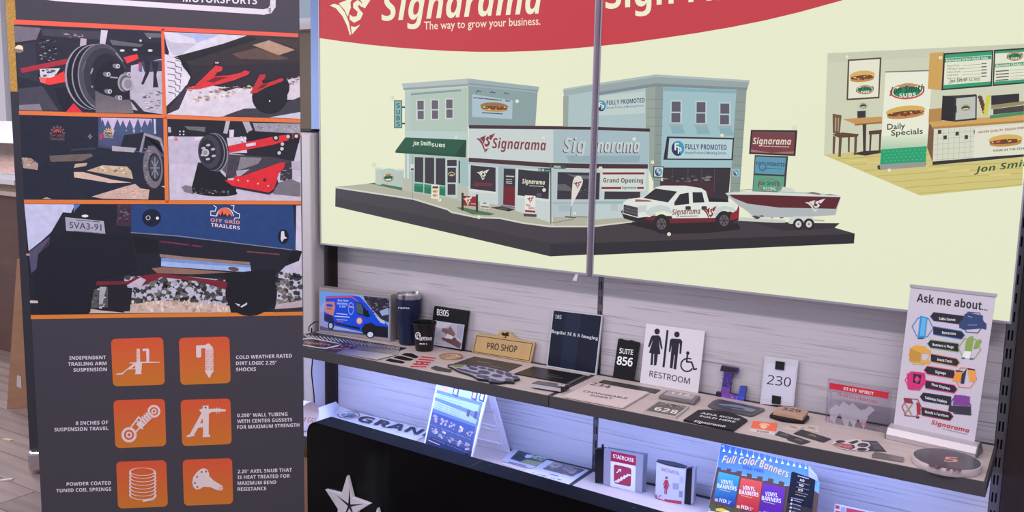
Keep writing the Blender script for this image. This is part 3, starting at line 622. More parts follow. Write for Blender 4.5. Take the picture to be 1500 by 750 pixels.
# pylon sign
P.poly([(1105.6, 227), (1154.5, 229), (1150, 282), (1102, 282)], (58, 56, 62)); P.poly([(1099.9, 190.2), (1168, 190.9), (1165.2, 228.6), (1097.2, 225.6)], (52, 38, 44)); P.poly([(1102.2, 192.6), (1164.6, 193.4), (1162.4, 225.8), (1099.8, 223)], (120, 58, 64)); P.poly([(1102.2, 192.6), (1164.6, 193.4), (1164.2, 198), (1140, 196), (1118, 196)], (98, 74, 78)); P.poly([(1099.8, 223), (1162.4, 225.8), (1162.7, 221.6), (1130, 224), (1100.4, 218.8)], (160, 110, 110)); P.text('Signarama', 1102.6, 211, 1159, 212, 9.4, (226, 214, 200), 'sbi'); P.dashes(1117, 214, 1157, 215.3, 1.2, (196, 176, 166), 8)
P.poly([(1106.8, 229.4), (1151.4, 231), (1149, 256), (1105.4, 254)], (92, 150, 172)); P.text('FULLY PROMOTED', 1107.6, 241.6, 1149.6, 244, 5, NAVY, 'sb'); P.ring(1117, 244, 6, 7, 2, (60, 112, 146)); P.dashes(1116, 246, 1147, 247.5, .9, (50, 100, 130), 7)
P.poly([(1104.8, 256.6), (1149.2, 258.6), (1147.6, 281), (1102.8, 280)], (92, 160, 132)); P.ring(1126, 270.5, 16.5, 9, 1.6, (170, 70, 66)); P.text('Jon Smith', 1110, 271, 1141.5, 272, 6.4, (50, 90, 76), 'sbi'); P.text('SUBS', 1118, 279, 1136, 279.4, 4.6, (206, 222, 196), 'sb')
# boat and trailer
P.poly([(1084, 318), (1150, 322), (1150, 327), (1082, 323.4)], (198, 204, 198)); P.line([(1193, 322.4), (1207, 323.4)], 2.4, (178, 184, 180)); P.poly([(1100, 326), (1230, 327), (1222, 334), (1150, 338)], (54, 46, 52))
P.poly([(1062.4, 283), (1075, 280.6), (1095, 280), (1138, 282), (1150, 274), (1160, 276), (1166, 281.5), (1186, 282), (1231.4, 286), (1231.2, 290), (1223.5, 315), (1177, 318), (1104.4, 318.6), (1095.4, 310), (1079.5, 299), (1067, 288)], (176, 182, 184)); P.poly([(1067, 284.6), (1110, 284.6), (1231.4, 288.6), (1224.4, 306), (1140.7, 304), (1095.4, 298.4), (1075, 290.4)], (92, 32, 40)); P.poly([(1062.4, 283), (1095, 280), (1138, 281.6), (1231.4, 286), (1231.3, 288.8), (1110, 285.4), (1067, 285)], (212, 220, 212))
P.poly([(1144, 280.5), (1146, 273.6), (1153, 274.2), (1162, 277), (1166, 281.6)], (206, 214, 204)); P.poly([(1181, 283), (1190, 281), (1200, 283), (1203, 286)], (120, 116, 118)); P.poly([(1207, 286), (1216, 284), (1227, 286.5)], (140, 136, 136)); P.line([(1080, 281.8), (1084, 278.4), (1100, 277.4), (1101, 279.4)], .8, (130, 132, 132)); P.line([(1112, 280), (1128, 277), (1136, 280.6)], 1.2, (120, 126, 130)); P.specks([(1100, 316), (1155, 316), (1155, 320), (1104, 320)], 10, 3, [(60, 52, 58), (80, 72, 76)], 4, .4)
logo(P, 1179, 291, 30, 20, (216, 218, 212))
P.poly([(1155, 327), (1156.5, 319.6), (1162, 317), (1190, 317), (1193.6, 324), (1193, 326), (1158, 328)], (204, 212, 204))
for cx in (1169.6, 1185): P.poly(ell(cx, 328.4, 8, 8.4), (40, 34, 40)); P.poly(ell(cx, 328.4, 4.4, 5), (206, 208, 204)); P.poly(ell(cx, 328.4, 1.4, 1.6), (120, 116, 118))
for (x, y) in ((929, 203.6), (955.8, 237.6), (879.7, 246.6), (1057.6, 198.2), (1164, 187)): dot(P, x, y)
P.build('truck_and_boat_picture', lbr, film_m)
# ---- sandwich shop picture
P = Print(LP, g)
P.poly([(1212, 78), (1503, 64), (1500, 220), (1360, 219), (1207, 226.6)], (206, 208, 182)); P.poly([(1212, 78), (1503, 64), (1503, 74), (1360, 84), (1214, 92)], (200, 202, 178))
P.poly([(1206, 226.8), (1262, 222), (1360, 217), (1500, 212), (1497, 272), (1348, 286.5)], (208, 196, 122))
for k in range(7): P.line([(1225+k*20, 233+k*8.4), (1300+k*28, 228+k*7.6), (1498, 222+k*8)], .8, (180, 164, 92))
for k in range(8): P.line([(1240+k*30, 236+k*3), (1270+k*30, 234+k*3)], 1.6, (222, 208, 140))
P.poly([(1242, 87.2), (1291.2, 84), (1288.2, 144), (1240, 147)], (88, 64, 58)); P.poly([(1244.2, 89.4), (1288.8, 86.4), (1286.2, 141.6), (1242.4, 144.4)], (228, 228, 206)); sub(P, 1263, 112, 18.5, 8.5, -5); jon(P, 1267, 131.5, 13, 6.6, -3); dot(P, 1240.5, 83.5, 3)
P.rect(1256, 150, 1272, 172, (196, 206, 184)); jon(P, 1264.5, 155, 6, 4, 0, False); P.poly([(1255.6, 163), (1268, 162), (1268, 172.6), (1256, 173.4)], (48, 46, 46))
P.poly([(1234, 174.4), (1292, 170.6), (1292, 178.6), (1252, 181.8)], (196, 150, 86)); P.poly([(1252, 181.6), (1292, 178.4), (1292, 180.6), (1252, 184)], (150, 104, 58)); P.poly([(1263.6, 182), (1269, 182), (1268, 226), (1264.4, 226)], (62, 50, 46)); P.poly([(1248, 225.5), (1266, 221), (1291, 220), (1291, 224), (1268, 228)], (56, 46, 44))
P.poly([(1219.6, 166.6), (1233, 168.8), (1230, 197), (1220, 195)], (116, 84, 54)); P.polys([[(1223.4, 172), (1225.2, 172.2), (1224.6, 192), (1223, 192)], [(1227.6, 172.6), (1229.2, 172.8), (1228.2, 192.6), (1226.8, 192.4)]], (176, 166, 134)); P.poly([(1218.6, 197), (1234, 194), (1258.4, 196.4), (1256, 200.6), (1229, 202)], (96, 66, 46))
for q in ([(1220, 199), (1224, 200), (1222.6, 226), (1219.6, 225)], [(1229, 201), (1233.4, 201.6), (1231.6, 230), (1228, 229.6)], [(1251.6, 200), (1255.6, 199.6), (1254.6, 227), (1251, 227)], [(1242, 201), (1245, 201), (1244.6, 223), (1242, 223)]): P.poly(q, (104, 76, 52))
P.poly([(1272.6, 192), (1292, 190), (1291, 196), (1273, 197.4)], (84, 58, 44)); P.polys([[(1274, 196), (1277, 196), (1275.6, 223), (1273, 223)], [(1288, 195), (1291, 195), (1289.6, 224), (1287, 224)]], (84, 60, 46))
P.poly([(1297.2, 105), (1366, 103), (1356, 239), (1289, 243)], (232, 234, 212)); P.poly([(1292.2, 199), (1359, 195.6), (1356, 239), (1289, 243)], (226, 230, 206), (30, 158, 106)); P.poly([(1290.6, 219), (1357.8, 214), (1356, 239), (1289, 243)], (34, 158, 108)); P.polys([ell(1295+6.4*i+(3.2 if j % 2 else 0), 222.5+4.6*j-i*.4, 1.6, 1.1, n=8) for i in range(10) for j in range(4)], (70, 180, 132))
P.line([(1296.8, 105.4), (1366.4, 103.2)], 1.8, (120, 118, 112)); jon(P, 1328.8, 134, 25.5, 11.5, -4); sub(P, 1326.5, 164.5, 29, 9.6, -6); P.text('Daily', 1299.5, 190, 1326, 188, 8.6, (66, 78, 62), '', bold=.02); P.text('Specials', 1305.2, 198.8, 1352, 195.6, 8.2, (66, 78, 62), '', bold=.02)
P.poly([(1285, 243), (1291, 240.6), (1355, 237), (1357.4, 239), (1356, 244), (1289, 249)], (150, 152, 146)); P.poly([(1285, 243), (1288.6, 241.6), (1289.6, 248.6), (1286, 248)], (62, 60, 60)); dot(P, 1302.8, 249.4, 3)
P.poly([(1362, 78), (1383, 76), (1380, 132.6), (1359, 130)], (206, 162, 88)); P.poly([(1361, 160), (1380, 158), (1380, 178), (1360, 180)], (180, 136, 76)); P.poly([(1361, 180), (1370, 188), (1367, 240), (1358, 216)], (120, 88, 60))
P.poly([(1382, 78), (1455, 73.2), (1453, 126.4), (1379, 132.4)], (44, 42, 44)); P.poly([(1384.6, 80), (1453, 75.4), (1451, 124.2), (1382, 130)], (226, 228, 206)); P.poly([(1384.6, 80), (1453, 75.4), (1452.8, 80.6), (1384.4, 85.4)], (44, 156, 108)); P.poly([(1384.2, 86), (1452.4, 81.4), (1452.2, 86.6), (1384, 91.6)], (60, 150, 110)); P.poly([(1382.6, 124.6), (1451.2, 119.2), (1451, 124.2), (1382, 130)], (44, 156, 108)); P.text('Marinated Sirloin Steak Subs', 1386, 90.6, 1447, 86.2, 3.4, (236, 240, 222), 'sb')
for k, t in enumerate(('Pepper Steak', 'With Bacon Steak', 'Italian Steak', 'Steak Ranch', 'Mushroom Steak')): P.text(t, 1387.5, 97.6+4.6*k, 1387.5+len(t)*1.5, 96.6+4.6*k, 2.6, (80, 84, 72), ''); P.line([(1410, 96+4.6*k), (1437, 94.2+4.6*k)], .5, (140, 142, 122)); P.dashes(1438, 93.4+4.6*k, 1445, 93+4.6*k, 1.6, (80, 84, 72), 2, k)
P.text('Jon Smith', 1390, 121.4, 1417, 119, 5.2, (40, 76, 60), 'sbi'); P.text('SUBS', 1419, 119, 1436, 117.6, 4.2, (40, 76, 60), '')
P.poly([(1456, 73), (1506, 69.6), (1504, 122), (1454, 126.2)], (44, 42, 44)); P.poly([(1458, 75.2), (1506, 72), (1504, 120), (1456, 123.8)], (226, 228, 206)); P.poly([(1458, 75.2), (1506, 72), (1506, 75.4), (1458, 78.6)], (44, 156, 108)); jon(P, 1486.6, 82.5, 12, 6.4, -3); P.poly([(1457.6, 93.8), (1505, 90.4), (1504.8, 95.4), (1457.4, 98.8)], (60, 150, 110)); P.text('Marinated Chicken Subs', 1459, 98, 1508, 94.6, 3.4, (236, 240, 222), 'sb')
for k in range(4): P.dashes(1459, 104.6+4.4*k, 1478, 103.2+4.4*k, 1.6, (90, 92, 80), 4, k); P.dashes(1480, 103+4.4*k, 1500, 101.6+4.4*k, .6, (140, 142, 122), 5, k)
P.poly([(1456.4, 119.6), (1504.4, 115.8), (1504, 120), (1456, 123.8)], (44, 156, 108))
P.poly([(1360, 179), (1440, 172), (1500, 168), (1500, 178), (1368, 188.6)], (208, 162, 90)); P.poly([(1364, 186), (1500, 176), (1500, 180), (1368, 190)], (176, 130, 68))
P.poly([(1368, 189), (1500, 179.4), (1500, 230), (1366, 242)], (214, 216, 196)); P.poly([(1366, 236.6), (1500, 225.4), (1500, 229.6), (1366, 242)], (48, 44, 44))
for k in range(8): P.line([(1374+k*8, 188.6-k*.55), (1372.6+k*8, 236-k*.6)], .6, (180, 182, 164))
for k in range(6): P.line([(1368, 196.4+k*7.6), (1430, 191.6+k*7.6)], .6, (180, 182, 164))
P.polys([[(x, y), (x+5, y-.4), (x+5, y+5.4), (x, y+5.8)] for x, y in ((1374, 190.4), (1382, 198.6), (1399.6, 193), (1413, 198.2), (1426.4, 190.2))], (56, 54, 52))
P.poly([(1428, 187.6), (1500, 182), (1500, 226), (1426, 231)], (224, 224, 204)); P.text('HIGHER QUALITY, BIGGER PORTIONS', 1432.6, 195.6, 1512, 187.6, 3.4, (170, 60, 60), 'sb'); sub(P, 1473, 206, 25, 9, -4); P.text('HOME OF THE STEAK', 1455, 222.4, 1504, 218.6, 3, (60, 66, 60), 'sb')
P.poly([(1383, 140.6), (1430, 138), (1431, 146), (1396, 150)], (62, 60, 60)); P.poly([(1380.6, 140), (1398, 142), (1398, 178), (1378.6, 176)], (36, 34, 36)); P.poly([(1397.6, 142), (1431, 139), (1430.6, 175.6), (1397.4, 178.4)], (52, 50, 52)); P.poly([(1401, 144), (1429, 141.4), (1428.6, 172.8), (1399.6, 176)], (188, 192, 182)); jon(P, 1414.6, 157.6, 8, 4.2, -3, False); P.rect(1397, 155, 1401.4, 165, (40, 38, 40))
P.polys([ell(1436+1.4*k, 143+4.6*k, 4, 3, 30, 10) for k in range(6)], (96, 62, 60)); P.polys([ell(1448-1.0*k, 142+5*k, 4, 2.8, -25, 10) for k in range(6)], (206, 204, 70))
P.poly([(1452, 140), (1493, 137), (1493, 152), (1452, 158)], (44, 42, 46)); P.poly([(1452, 154), (1500, 148), (1500, 153), (1452, 160)], (150, 136, 96)); P.poly([(1455, 160), (1500, 154), (1500, 163), (1455, 168)], (70, 64, 62)); P.poly([(1450, 169), (1500, 163), (1500, 168), (1450, 174)], (70, 140, 100))
P.text('Jon Smith', 1427, 253.4, 1516, 241.6, 9, (46, 88, 58), 'sbi'); dot(P, 1377.6, 84.6, 3)
P.build('sandwich_shop_picture', lbr, film_m)
# ------------------------------------------------------------------ big roll-up banner in front
BA = math.radians(43); BH = Vector((math.cos(BA), math.sin(BA), 0)); BN = BH.cross(Vector((0, 0, 1)))
BP = Plane(CAM_LOC+ray(240, 375)*2.78, BN); BN = BP.n
bl = BP.at(58.5, 700); br = BP.at(445.6, 700); bl.z = br.z = 0
CH = (66, 62, 70); GB = 1.25
pvc = mat('banner_charcoal', (72, 68, 78), 0.45, bump=((400, 400, 400), 0.06))
alu = mat('brushed_aluminium', (196, 188, 196), 0.35, metal=0.7)
bt = thing('retractable_banner', ((bl+br)/2)+Vector((0, 0, FZ)), 'tall charcoal and orange roll-up banner with five trailer photos', 'banner')
Z0, Z1 = FZ+.07, 1.33
prism('sheet', [bl+Vector((0, 0, Z0)), br+Vector((0, 0, Z0)), br+Vector((0, 0, Z1)), bl+Vector((0, 0, Z1))], -BN*.0006, pvc, bt)
def obox(name, a, b, t0, t1, z0, z1, m, parent, bev=0.0):
    """box along a..b on the plan, from t0 to t1 behind the banner face"""
    d = -BN
    o = prism(name, [a+d*t0+Vector((0, 0, z0)), b+d*t0+Vector((0, 0, z0)), b+d*t1+Vector((0, 0, z0)), a+d*t1+Vector((0, 0, z0))], (0, 0, z1-z0), m, parent)
    if bev: bevel(o, bev, 3)
    return o
obox('cassette', bl-BH*.02, br+BH*.008, -.03, .09, FZ+.012, FZ+.10, alu, bt, .012)
obox('top_rail', bl-BH*.005, br+BH*.005, -.008, .008, Z1-.01, Z1+.02, alu, bt, .003)
c = (bl+br)/2-BN*.03
tube('support_pole', [c+Vector((0, 0, FZ+.09)), c+Vector((0, 0, Z1+.005))], .008, alu, bt)
for e in (.15, .65): obox('foot', bl+BH*e, bl+BH*(e+.05), -.12, .16, FZ, FZ+.0115, alu, bt)
pm_ = ink(0.45); ph = ink(0.42, 0, 0.12)
OR1 = (224, 92, 74); OR2 = (216, 126, 58)
P = Print(BP, GB)
W_ = (216, 208, 218)
P.line([(50, -7), (84, -2.2), (386, 17.5)], 8, W_); P.line([(386, 17.5), (395, 15.6), (399.6, 9), (400, -2), (397, -110)], 8, W_); P.line([(50, -7), (44, -110)], 8, W_)
P.text('MOTORSPORTS', 268, 2.6, 376.5, 6.4, 11, W_, 'sb')
P.build('header_print', bt, pm_)
for q, c1 in (([(20, 28.5), (437, 49), (437, 54.5), (20.5, 35.5)], OR1), ([(27.5, 162), (440, 174), (440, 180), (28, 168)], (220, 116, 62)), ([(35, 292.5), (441, 294), (441, 299.5), (35.5, 298.6)], (218, 120, 58)), ([(45, 461.5), (443.5, 456.5), (443.6, 462), (45.3, 467.4)], (220, 128, 52))): P = Print(BP, GB); P.poly(q, c1); P.build('orange_line', bt, pm_)
P = Print(BP, GB); P.poly([(236, 41), (241.5, 41.3), (244, 172), (238.5, 171.7)], (222, 92, 72), (220, 112, 64)); P.build('orange_line', bt, pm_); P = Print(BP, GB); P.poly([(239, 172), (244.6, 172), (247.5, 297), (241.6, 297)], (220, 114, 62), (218, 122, 58))
P.build('orange_line', bt, pm_)
DK = (38, 38, 52); WH = (206, 200, 212); RD = (208, 52, 56)
# photo 1: brake drum
P = Print(BP, GB)
P.poly([(20.5, 36), (235.8, 46.5), (238.4, 167.5), (27.3, 162)], (44, 43, 56)); P.poly([(21, 38), (60, 41), (53, 58), (22, 62)], (112, 104, 118)); P.poly([(60, 42), (150, 46), (150, 58), (110, 56), (62, 52)], (66, 64, 76)); P.poly([(24, 66), (52, 62), (55, 120), (27, 112)], (52, 52, 66)); P.poly(ell(28, 71, 6, 5), (226, 206, 168)); P.poly(ell(28, 71, 7.4, 6.4, 0, 20, 20, 180), (128, 116, 116))
P.specks([(58, 56), (82, 60), (82, 92), (58, 90)], 46, 2.4, [(150, 150, 162), (24, 24, 34), (90, 90, 104)], 21, .4); P.specks([(90, 48), (122, 50), (122, 56), (90, 54)], 10, 3, [(150, 140, 140), (90, 86, 96)], 22)
P.poly([(30, 100), (98, 86), (100, 93), (32, 107)], (164, 48, 62)); P.poly([(58, 101), (88, 100), (80, 112), (60, 118)], (200, 200, 206)); P.specks([(60, 100), (90, 104), (88, 114), (64, 116)], 16, 3, [(30, 30, 40), (90, 90, 100)], 23, .5); P.poly([(57, 113), (75, 114), (94, 104), (96, 120), (72, 124.5), (60, 121)], (226, 62, 60)); P.poly([(57, 113), (68, 114), (66, 122), (59, 120)], (214, 110, 108))
P.poly([(27, 130), (62, 126), (86, 162), (28, 161)], (70, 68, 80)); P.poly([(28, 154), (58, 152), (62, 162), (28, 161)], (128, 124, 136)); P.poly([(80, 130), (104, 126), (118, 164), (92, 163)], (34, 34, 46)); P.poly([(96, 164.5), (108, 151), (121, 164.5)], (214, 52, 66))
P.poly([(148, 44), (158, 44.6), (154, 66), (146, 65)], (196, 190, 204)); P.poly([(118, 56), (127, 57), (126, 68), (117, 67)], (176, 158, 178))
P.poly([(160, 58), (235, 64), (236, 82), (190, 80)], (36, 35, 47)); P.poly([(160, 58), (210, 65), (206, 69), (165, 66)], (96, 92, 100)); P.polys([ell(x, y, 3.6, 1.8) for x, y in ((179, 74), (198, 73), (220, 74))], (198, 192, 190)); P.polys([ell(x, y, 1.8, 1.8) for x, y in ((206, 59.5), (219.6, 55))], (190, 186, 194)); P.poly([(211, 48), (236, 49), (236, 55), (216, 55)], (100, 98, 108))
P.poly([(192, 96), (236.6, 86), (238.2, 167.5), (190, 160), (190, 136)], (178, 172, 186)); P.poly([(206, 90), (236.5, 88), (237, 104), (212, 106)], (66, 62, 74)); P.poly([(211, 88), (221, 90), (218, 108), (210, 124), (207, 123), (213, 106)], DK); P.poly([(222, 90), (233, 92), (229, 110), (232, 128), (224, 128), (225, 108)], DK); P.poly([(203, 92), (208, 92), (208, 106), (203, 104)], (70, 92, 160)); P.poly([(203, 91), (206, 91), (205.6, 102), (203, 101)], (190, 60, 70)); P.poly([(181, 84), (201, 79), (203, 86), (186, 93)], (222, 58, 62)); P.specks([(212, 136), (236, 134), (237, 158), (212, 160)], 26, 3, [(120, 116, 128), (80, 76, 86), (206, 200, 212)], 25, .4)
P.poly([(188, 144), (196, 147), (214, 166.5), (206, 166.5)], (48, 46, 56))
for cx, rx, ry, c in ((132, 37, 48, (150, 148, 160)), (134, 36, 48, (32, 31, 42)), (141, 36, 48.5, (140, 138, 150)), (142.4, 35.4, 47.6, (34, 33, 44)), (150, 36, 49.5, (128, 126, 138)), (151, 35, 48.6, (74, 72, 84)), (154, 31, 43, (54, 53, 65)), (158, 25, 35, (40, 39, 50))): P.poly(ell(cx, 113, rx, ry, -8, 36), c)
P.text('1202', 121, 105, 125.5, 92, 4, (150, 148, 160), ''); P.dashes(170, 78, 180, 90, 1.4, (150, 148, 160), 5)
P.poly([(140, 164.8), (139, 118), (143, 102), (153, 91), (165, 88), (178, 94), (188, 108), (190, 124), (190, 140), (192, 152), (196, 166)], (34, 33, 42)); P.poly([(140, 164.8), (139.4, 132), (150, 138), (180, 146), (190, 146), (196, 166)], (88, 84, 92), (120, 112, 116))
for x, y in ((170, 97), (156, 109), (158, 134), (173, 143), (186, 109)): P.poly(ell(x, y, 5.4, 3.4, 15), (120, 118, 128)); P.poly(ell(x+3, y, 3, 3.2), (196, 192, 202)); P.poly(ell(x+3.4, y, 1.6, 1.8), (100, 98, 110))
P.poly(ell(181, 121, 8.6, 13), (150, 146, 156)); P.poly(ell(184, 122, 9, 12), (96, 93, 104)); P.poly(ell(186.6, 123, 8.4, 9.6), (166, 162, 172)); P.poly(ell(187.6, 123, 5.8, 7), (132, 128, 140)); P.line([(162, 113), (172, 114)], 2, (150, 148, 158))
P.polys([ell(135, 127+k*.1, 1.6, 1.6) for k in (0,)]+[ell(136, 155, 1.6, 1.2), ell(134.5, 104, 1.4, 5, 20)], (140, 138, 150))
P.build('photo_print', bt, ph)
# photo 2: underside of the trailer
P = Print(BP, GB)
P.poly([(240, 46.8), (437.6, 56), (440, 174), (244, 167.6)], (46, 41, 50)); P.poly([(240, 46.8), (362, 52), (268, 84), (248, 84)], (206, 202, 214)); P.poly([(254, 48), (322, 51), (288, 63), (284, 56)], (166, 178, 214)); P.poly([(240.4, 54), (250, 62), (288, 64), (262, 82), (252, 80)], (184, 180, 194)); P.poly([(240.4, 54), (248, 78), (242, 79)], (40, 38, 46))
P.poly([(252, 84), (372, 52), (437.6, 56), (438.4, 92), (330, 96), (280, 95)], (54, 47, 52)); P.poly([(370, 66), (394, 59), (432, 73), (408, 81)], (172, 140, 118)); P.poly([(340, 79), (376, 70), (424, 86), (408, 88), (352, 86)], (92, 72, 66)); P.poly([(384, 56), (437, 58), (437.6, 72), (420, 66)], (66, 54, 54)); P.poly([(252, 84), (372, 53), (376, 58), (268, 92)], (36, 34, 40))
P.poly([(241, 79), (266, 86), (272, 102), (279, 113), (274, 124), (260, 140), (243.4, 156)], (212, 206, 216))
for k in range(6): P.line([(245+k*.4, 90+k*9), (256, 92+k*9), (258, 97+k*9)], 1.3, (108, 98, 116)); P.line([(257, 88+k*9), (266-k*.6, 90+k*9), (266-k*.6, 95+k*9)], 1.2, (100, 92, 110))
P.poly([(272, 125), (276, 132), (268, 154), (258, 166), (247, 164), (249, 158)], (58, 54, 66)); P.poly([(251, 83), (268, 86), (276, 96), (282, 118), (278, 110), (268, 98), (264, 88)], (30, 29, 37))
P.poly([(276, 128), (300, 124), (330, 128), (370, 130), (372, 142), (388, 164), (320, 171), (244, 167.6), (262, 160)], (208, 200, 210)); P.specks([(274, 128), (360, 126), (340, 140), (270, 154)], 60, 3, [(176, 140, 120), (200, 168, 150), (150, 128, 116), (224, 214, 214)], 31, .6); P.poly([(322, 130), (352, 127), (330, 134)], (60, 54, 60)); P.specks([(356, 126), (370, 126), (370, 140), (356, 138)], 12, 2.4, [(196, 190, 150), (150, 144, 110)], 32)
P.poly([(417, 118), (439, 113), (439.6, 146), (420, 146)], (206, 196, 204)); P.specks([(420, 114), (438, 112), (438, 124), (420, 124)], 14, 2, [(96, 90, 96), (150, 136, 130)], 33); P.poly([(328, 169.6), (358, 159), (400, 158), (439.6, 142), (440, 174)], (62, 60, 72)); P.poly([(394, 172), (440, 164), (440, 174)], (196, 192, 204))
P.poly(ell(395, 142, 26, 25), (32, 31, 38)); P.poly(ell(412, 128, 12, 16), (32, 31, 38)); P.polys([ell(395, 148, 1.2, 1.2)], (206, 204, 210))
P.poly([(275, 127), (283, 128), (312, 100), (316, 96), (326, 98), (325, 104), (318, 106), (314, 112), (338, 110), (354, 106), (358, 103), (366, 105), (364, 109), (342, 118), (290, 131), (276, 131)], (204, 54, 58)); P.poly([(302, 119), (316, 113), (334, 113), (312, 121)], (120, 32, 40)); P.poly([(313, 91), (321, 91), (322, 96), (312, 96)], (34, 33, 40)); P.poly([(315, 91), (321, 91), (320, 93), (315, 93)], (190, 186, 196))
P.poly([(366, 137), (374, 122), (381, 109), (389, 109), (388, 115), (383, 119), (386, 123), (402, 118), (412, 114), (416, 116), (414, 119), (390, 128), (376, 136)], (184, 50, 56)); P.poly([(377, 130), (384, 124), (394, 122), (384, 129)], (104, 30, 36))
P.build('photo_print', bt, ph)
# photo 3: blue trailer on rocks
P = Print(BP, GB)
P.poly([(28.6, 168.6), (239, 173), (241.4, 292.6), (35, 292)], (36, 38, 54)); P.poly([(144, 172), (239, 174), (240, 230), (144, 212)], (70, 78, 112)); P.poly([(148, 172.4), (222, 174), (224, 196), (176, 198), (150, 200)], (196, 178, 206))
for x, h in ((150, 22), (158, 17), (172, 24), (180, 14), (190, 18), (202, 25), (212, 16), (220, 20)): P.poly([(x, 176-(h-14)*.2), (x+6, 190), (x+4, 190), (x+8, 200), (x-7, 200), (x-4, 190), (x-6, 190)], (70, 84, 118))
P.poly([(225, 174), (228, 174), (228.6, 196), (226, 196)], (190, 190, 204)); P.poly([(228, 174), (239, 174.4), (239.4, 204), (228.6, 198)], (52, 62, 94))
def gear(P, x, y, r, c1, c2, txt=True):
    P.ring(x, y, r, r, r*.12, c2, 0, 180, 360, 14)
    for k in range(7): a = math.radians(180+30*k); P.poly([(x+r*math.cos(a-.14), y+r*math.sin(a-.14)), (x+r*1.35*math.cos(a-.1), y+r*1.35*math.sin(a-.1)), (x+r*1.35*math.cos(a+.1), y+r*1.35*math.sin(a+.1)), (x+r*math.cos(a+.14), y+r*math.sin(a+.14))], c2)
    P.poly(ell(x, y, r*.7, r*.7, 0, 14, 180, 360), c1)
    P.polys([[(x+r*k-r*.2, y), (x+r*k, y-r*.5+abs(k)*r*.5), (x+r*k+r*.2, y)] for k in (-.4, 0, .35)], (60, 40, 44))
    if txt: P.text('OFF GRID', x-r*1.25, y+r*.6, x+r*1.25, y+r*.64, r*.42, c2, 'sb'); P.text('TRAILERS', x-r*1.25, y+r*1.2, x+r*1.25, y+r*1.26, r*.42, c2, 'sb')
gear(P, 84, 195, 8.4, (186, 74, 66), (116, 84, 90)); gear(P, 159, 195, 5.8, (226, 176, 96), (206, 176, 130)); P.poly([(146, 197), (150, 197), (150, 204), (146, 204)], (206, 56, 60)); P.polys([ell(132, 200, 3.5, 1.3, 10), ell(132, 200, 1.3, 4)], (130, 126, 128))
P.poly([(144, 212), (176, 216), (172, 219), (144, 216)], (66, 70, 92)); P.poly([(182, 198), (212, 194), (206, 222), (176, 216)], (36, 37, 48)); P.poly([(164, 213.6), (200, 217), (196, 223.4), (164, 221)], (168, 164, 174)); P.poly([(211, 194.4), (236, 202), (241, 220), (239.6, 222), (233, 206), (213, 198.6), (207, 224), (204, 222)], (146, 142, 152)); P.poly([(213, 199), (233, 206), (239, 226), (236, 214), (222, 212), (210, 222)], (28, 28, 38))
P.poly(ell(224, 245, 14.6, 31, -4), (112, 106, 114)); P.specks([(212, 214), (222, 214), (222, 276), (212, 270)], 50, 2, [(80, 76, 84), (150, 142, 146), (128, 120, 126)], 41); P.poly(ell(226.6, 245, 9.4, 21, -4), (40, 40, 50)); P.poly(ell(227, 245, 7.6, 17.4, -4), (64, 66, 80))
for k in range(8): a = k*.785; P.line([(227, 246), (227+6.6*math.cos(a), 246+15*math.sin(a))], 1.5, (132, 134, 146))
P.poly([(72, 228), (134, 225), (136, 229), (120, 236), (74, 237)], (104, 92, 88)); P.poly([(104, 218), (140, 216), (140, 219), (104, 221)], (60, 58, 68)); P.poly([(32, 230), (46, 232), (56, 240), (55, 249), (34, 246)], (170, 146, 134)); P.specks([(32, 230), (54, 236), (54, 242), (33, 242)], 16, 2.2, [(80, 76, 80), (196, 172, 156), (110, 100, 96)], 42)
P.poly([(110, 240), (128, 238.6), (126, 243), (108, 246)], (186, 166, 140)); P.poly([(127, 250), (150, 242), (186, 244), (192, 250), (195, 262), (170, 258)], (190, 168, 142)); P.specks([(136, 244), (184, 244), (190, 256), (140, 250)], 30, 2.4, [(206, 184, 156), (140, 122, 104), (226, 206, 178)], 43); P.poly([(108, 252), (122, 252), (164, 263), (193, 267.6), (160, 268), (130, 263), (109, 260)], (206, 178, 162)); P.poly([(134, 288), (180, 274), (198, 269.4), (206, 276), (220, 278), (217, 292.4), (150, 291)], (202, 170, 156)); P.specks([(150, 284), (200, 272), (216, 280), (212, 290)], 26, 2.4, [(180, 148, 136), (220, 190, 174)], 44); P.poly([(219, 277), (239, 273.4), (241, 292.4), (217, 292.4)], (40, 38, 46)); P.poly([(236, 273), (241, 272), (241, 275)], (206, 178, 160)); P.poly([(62, 291), (68, 289), (76, 291.6)], (206, 180, 150))
P.build('photo_print', bt, ph)
# photo 4: hub on a skid plate
P = Print(BP, GB)
P.poly([(245.6, 174), (440, 180.4), (441, 294), (248.6, 293)], (196, 188, 204)); P.poly([(245.6, 174), (440, 180.4), (440, 200), (430, 238), (336, 224), (312, 200), (246, 200)], (36, 35, 44)); P.poly([(246, 200), (312, 200), (336, 226), (300, 240), (247, 240)], (186, 178, 196)); P.poly([(270, 185), (301, 186), (300, 193), (276, 190)], (104, 104, 104)); P.poly([(246, 186), (250, 186), (251, 194), (246.4, 194)], (176, 172, 180)); P.polys([ell(x, y, 1.3, 1.3, n=8) for x, y in ((263.6, 192.5), (269, 192.5), (263.6, 197), (269, 197))], (206, 204, 210)); P.poly([(258, 200), (261, 206), (255, 206)], (206, 96, 80)); P.polys([[(247, 200), (254, 199), (254, 204), (247, 204)], [(285, 201), (300, 200), (302, 205), (286, 206)]], (210, 202, 214))
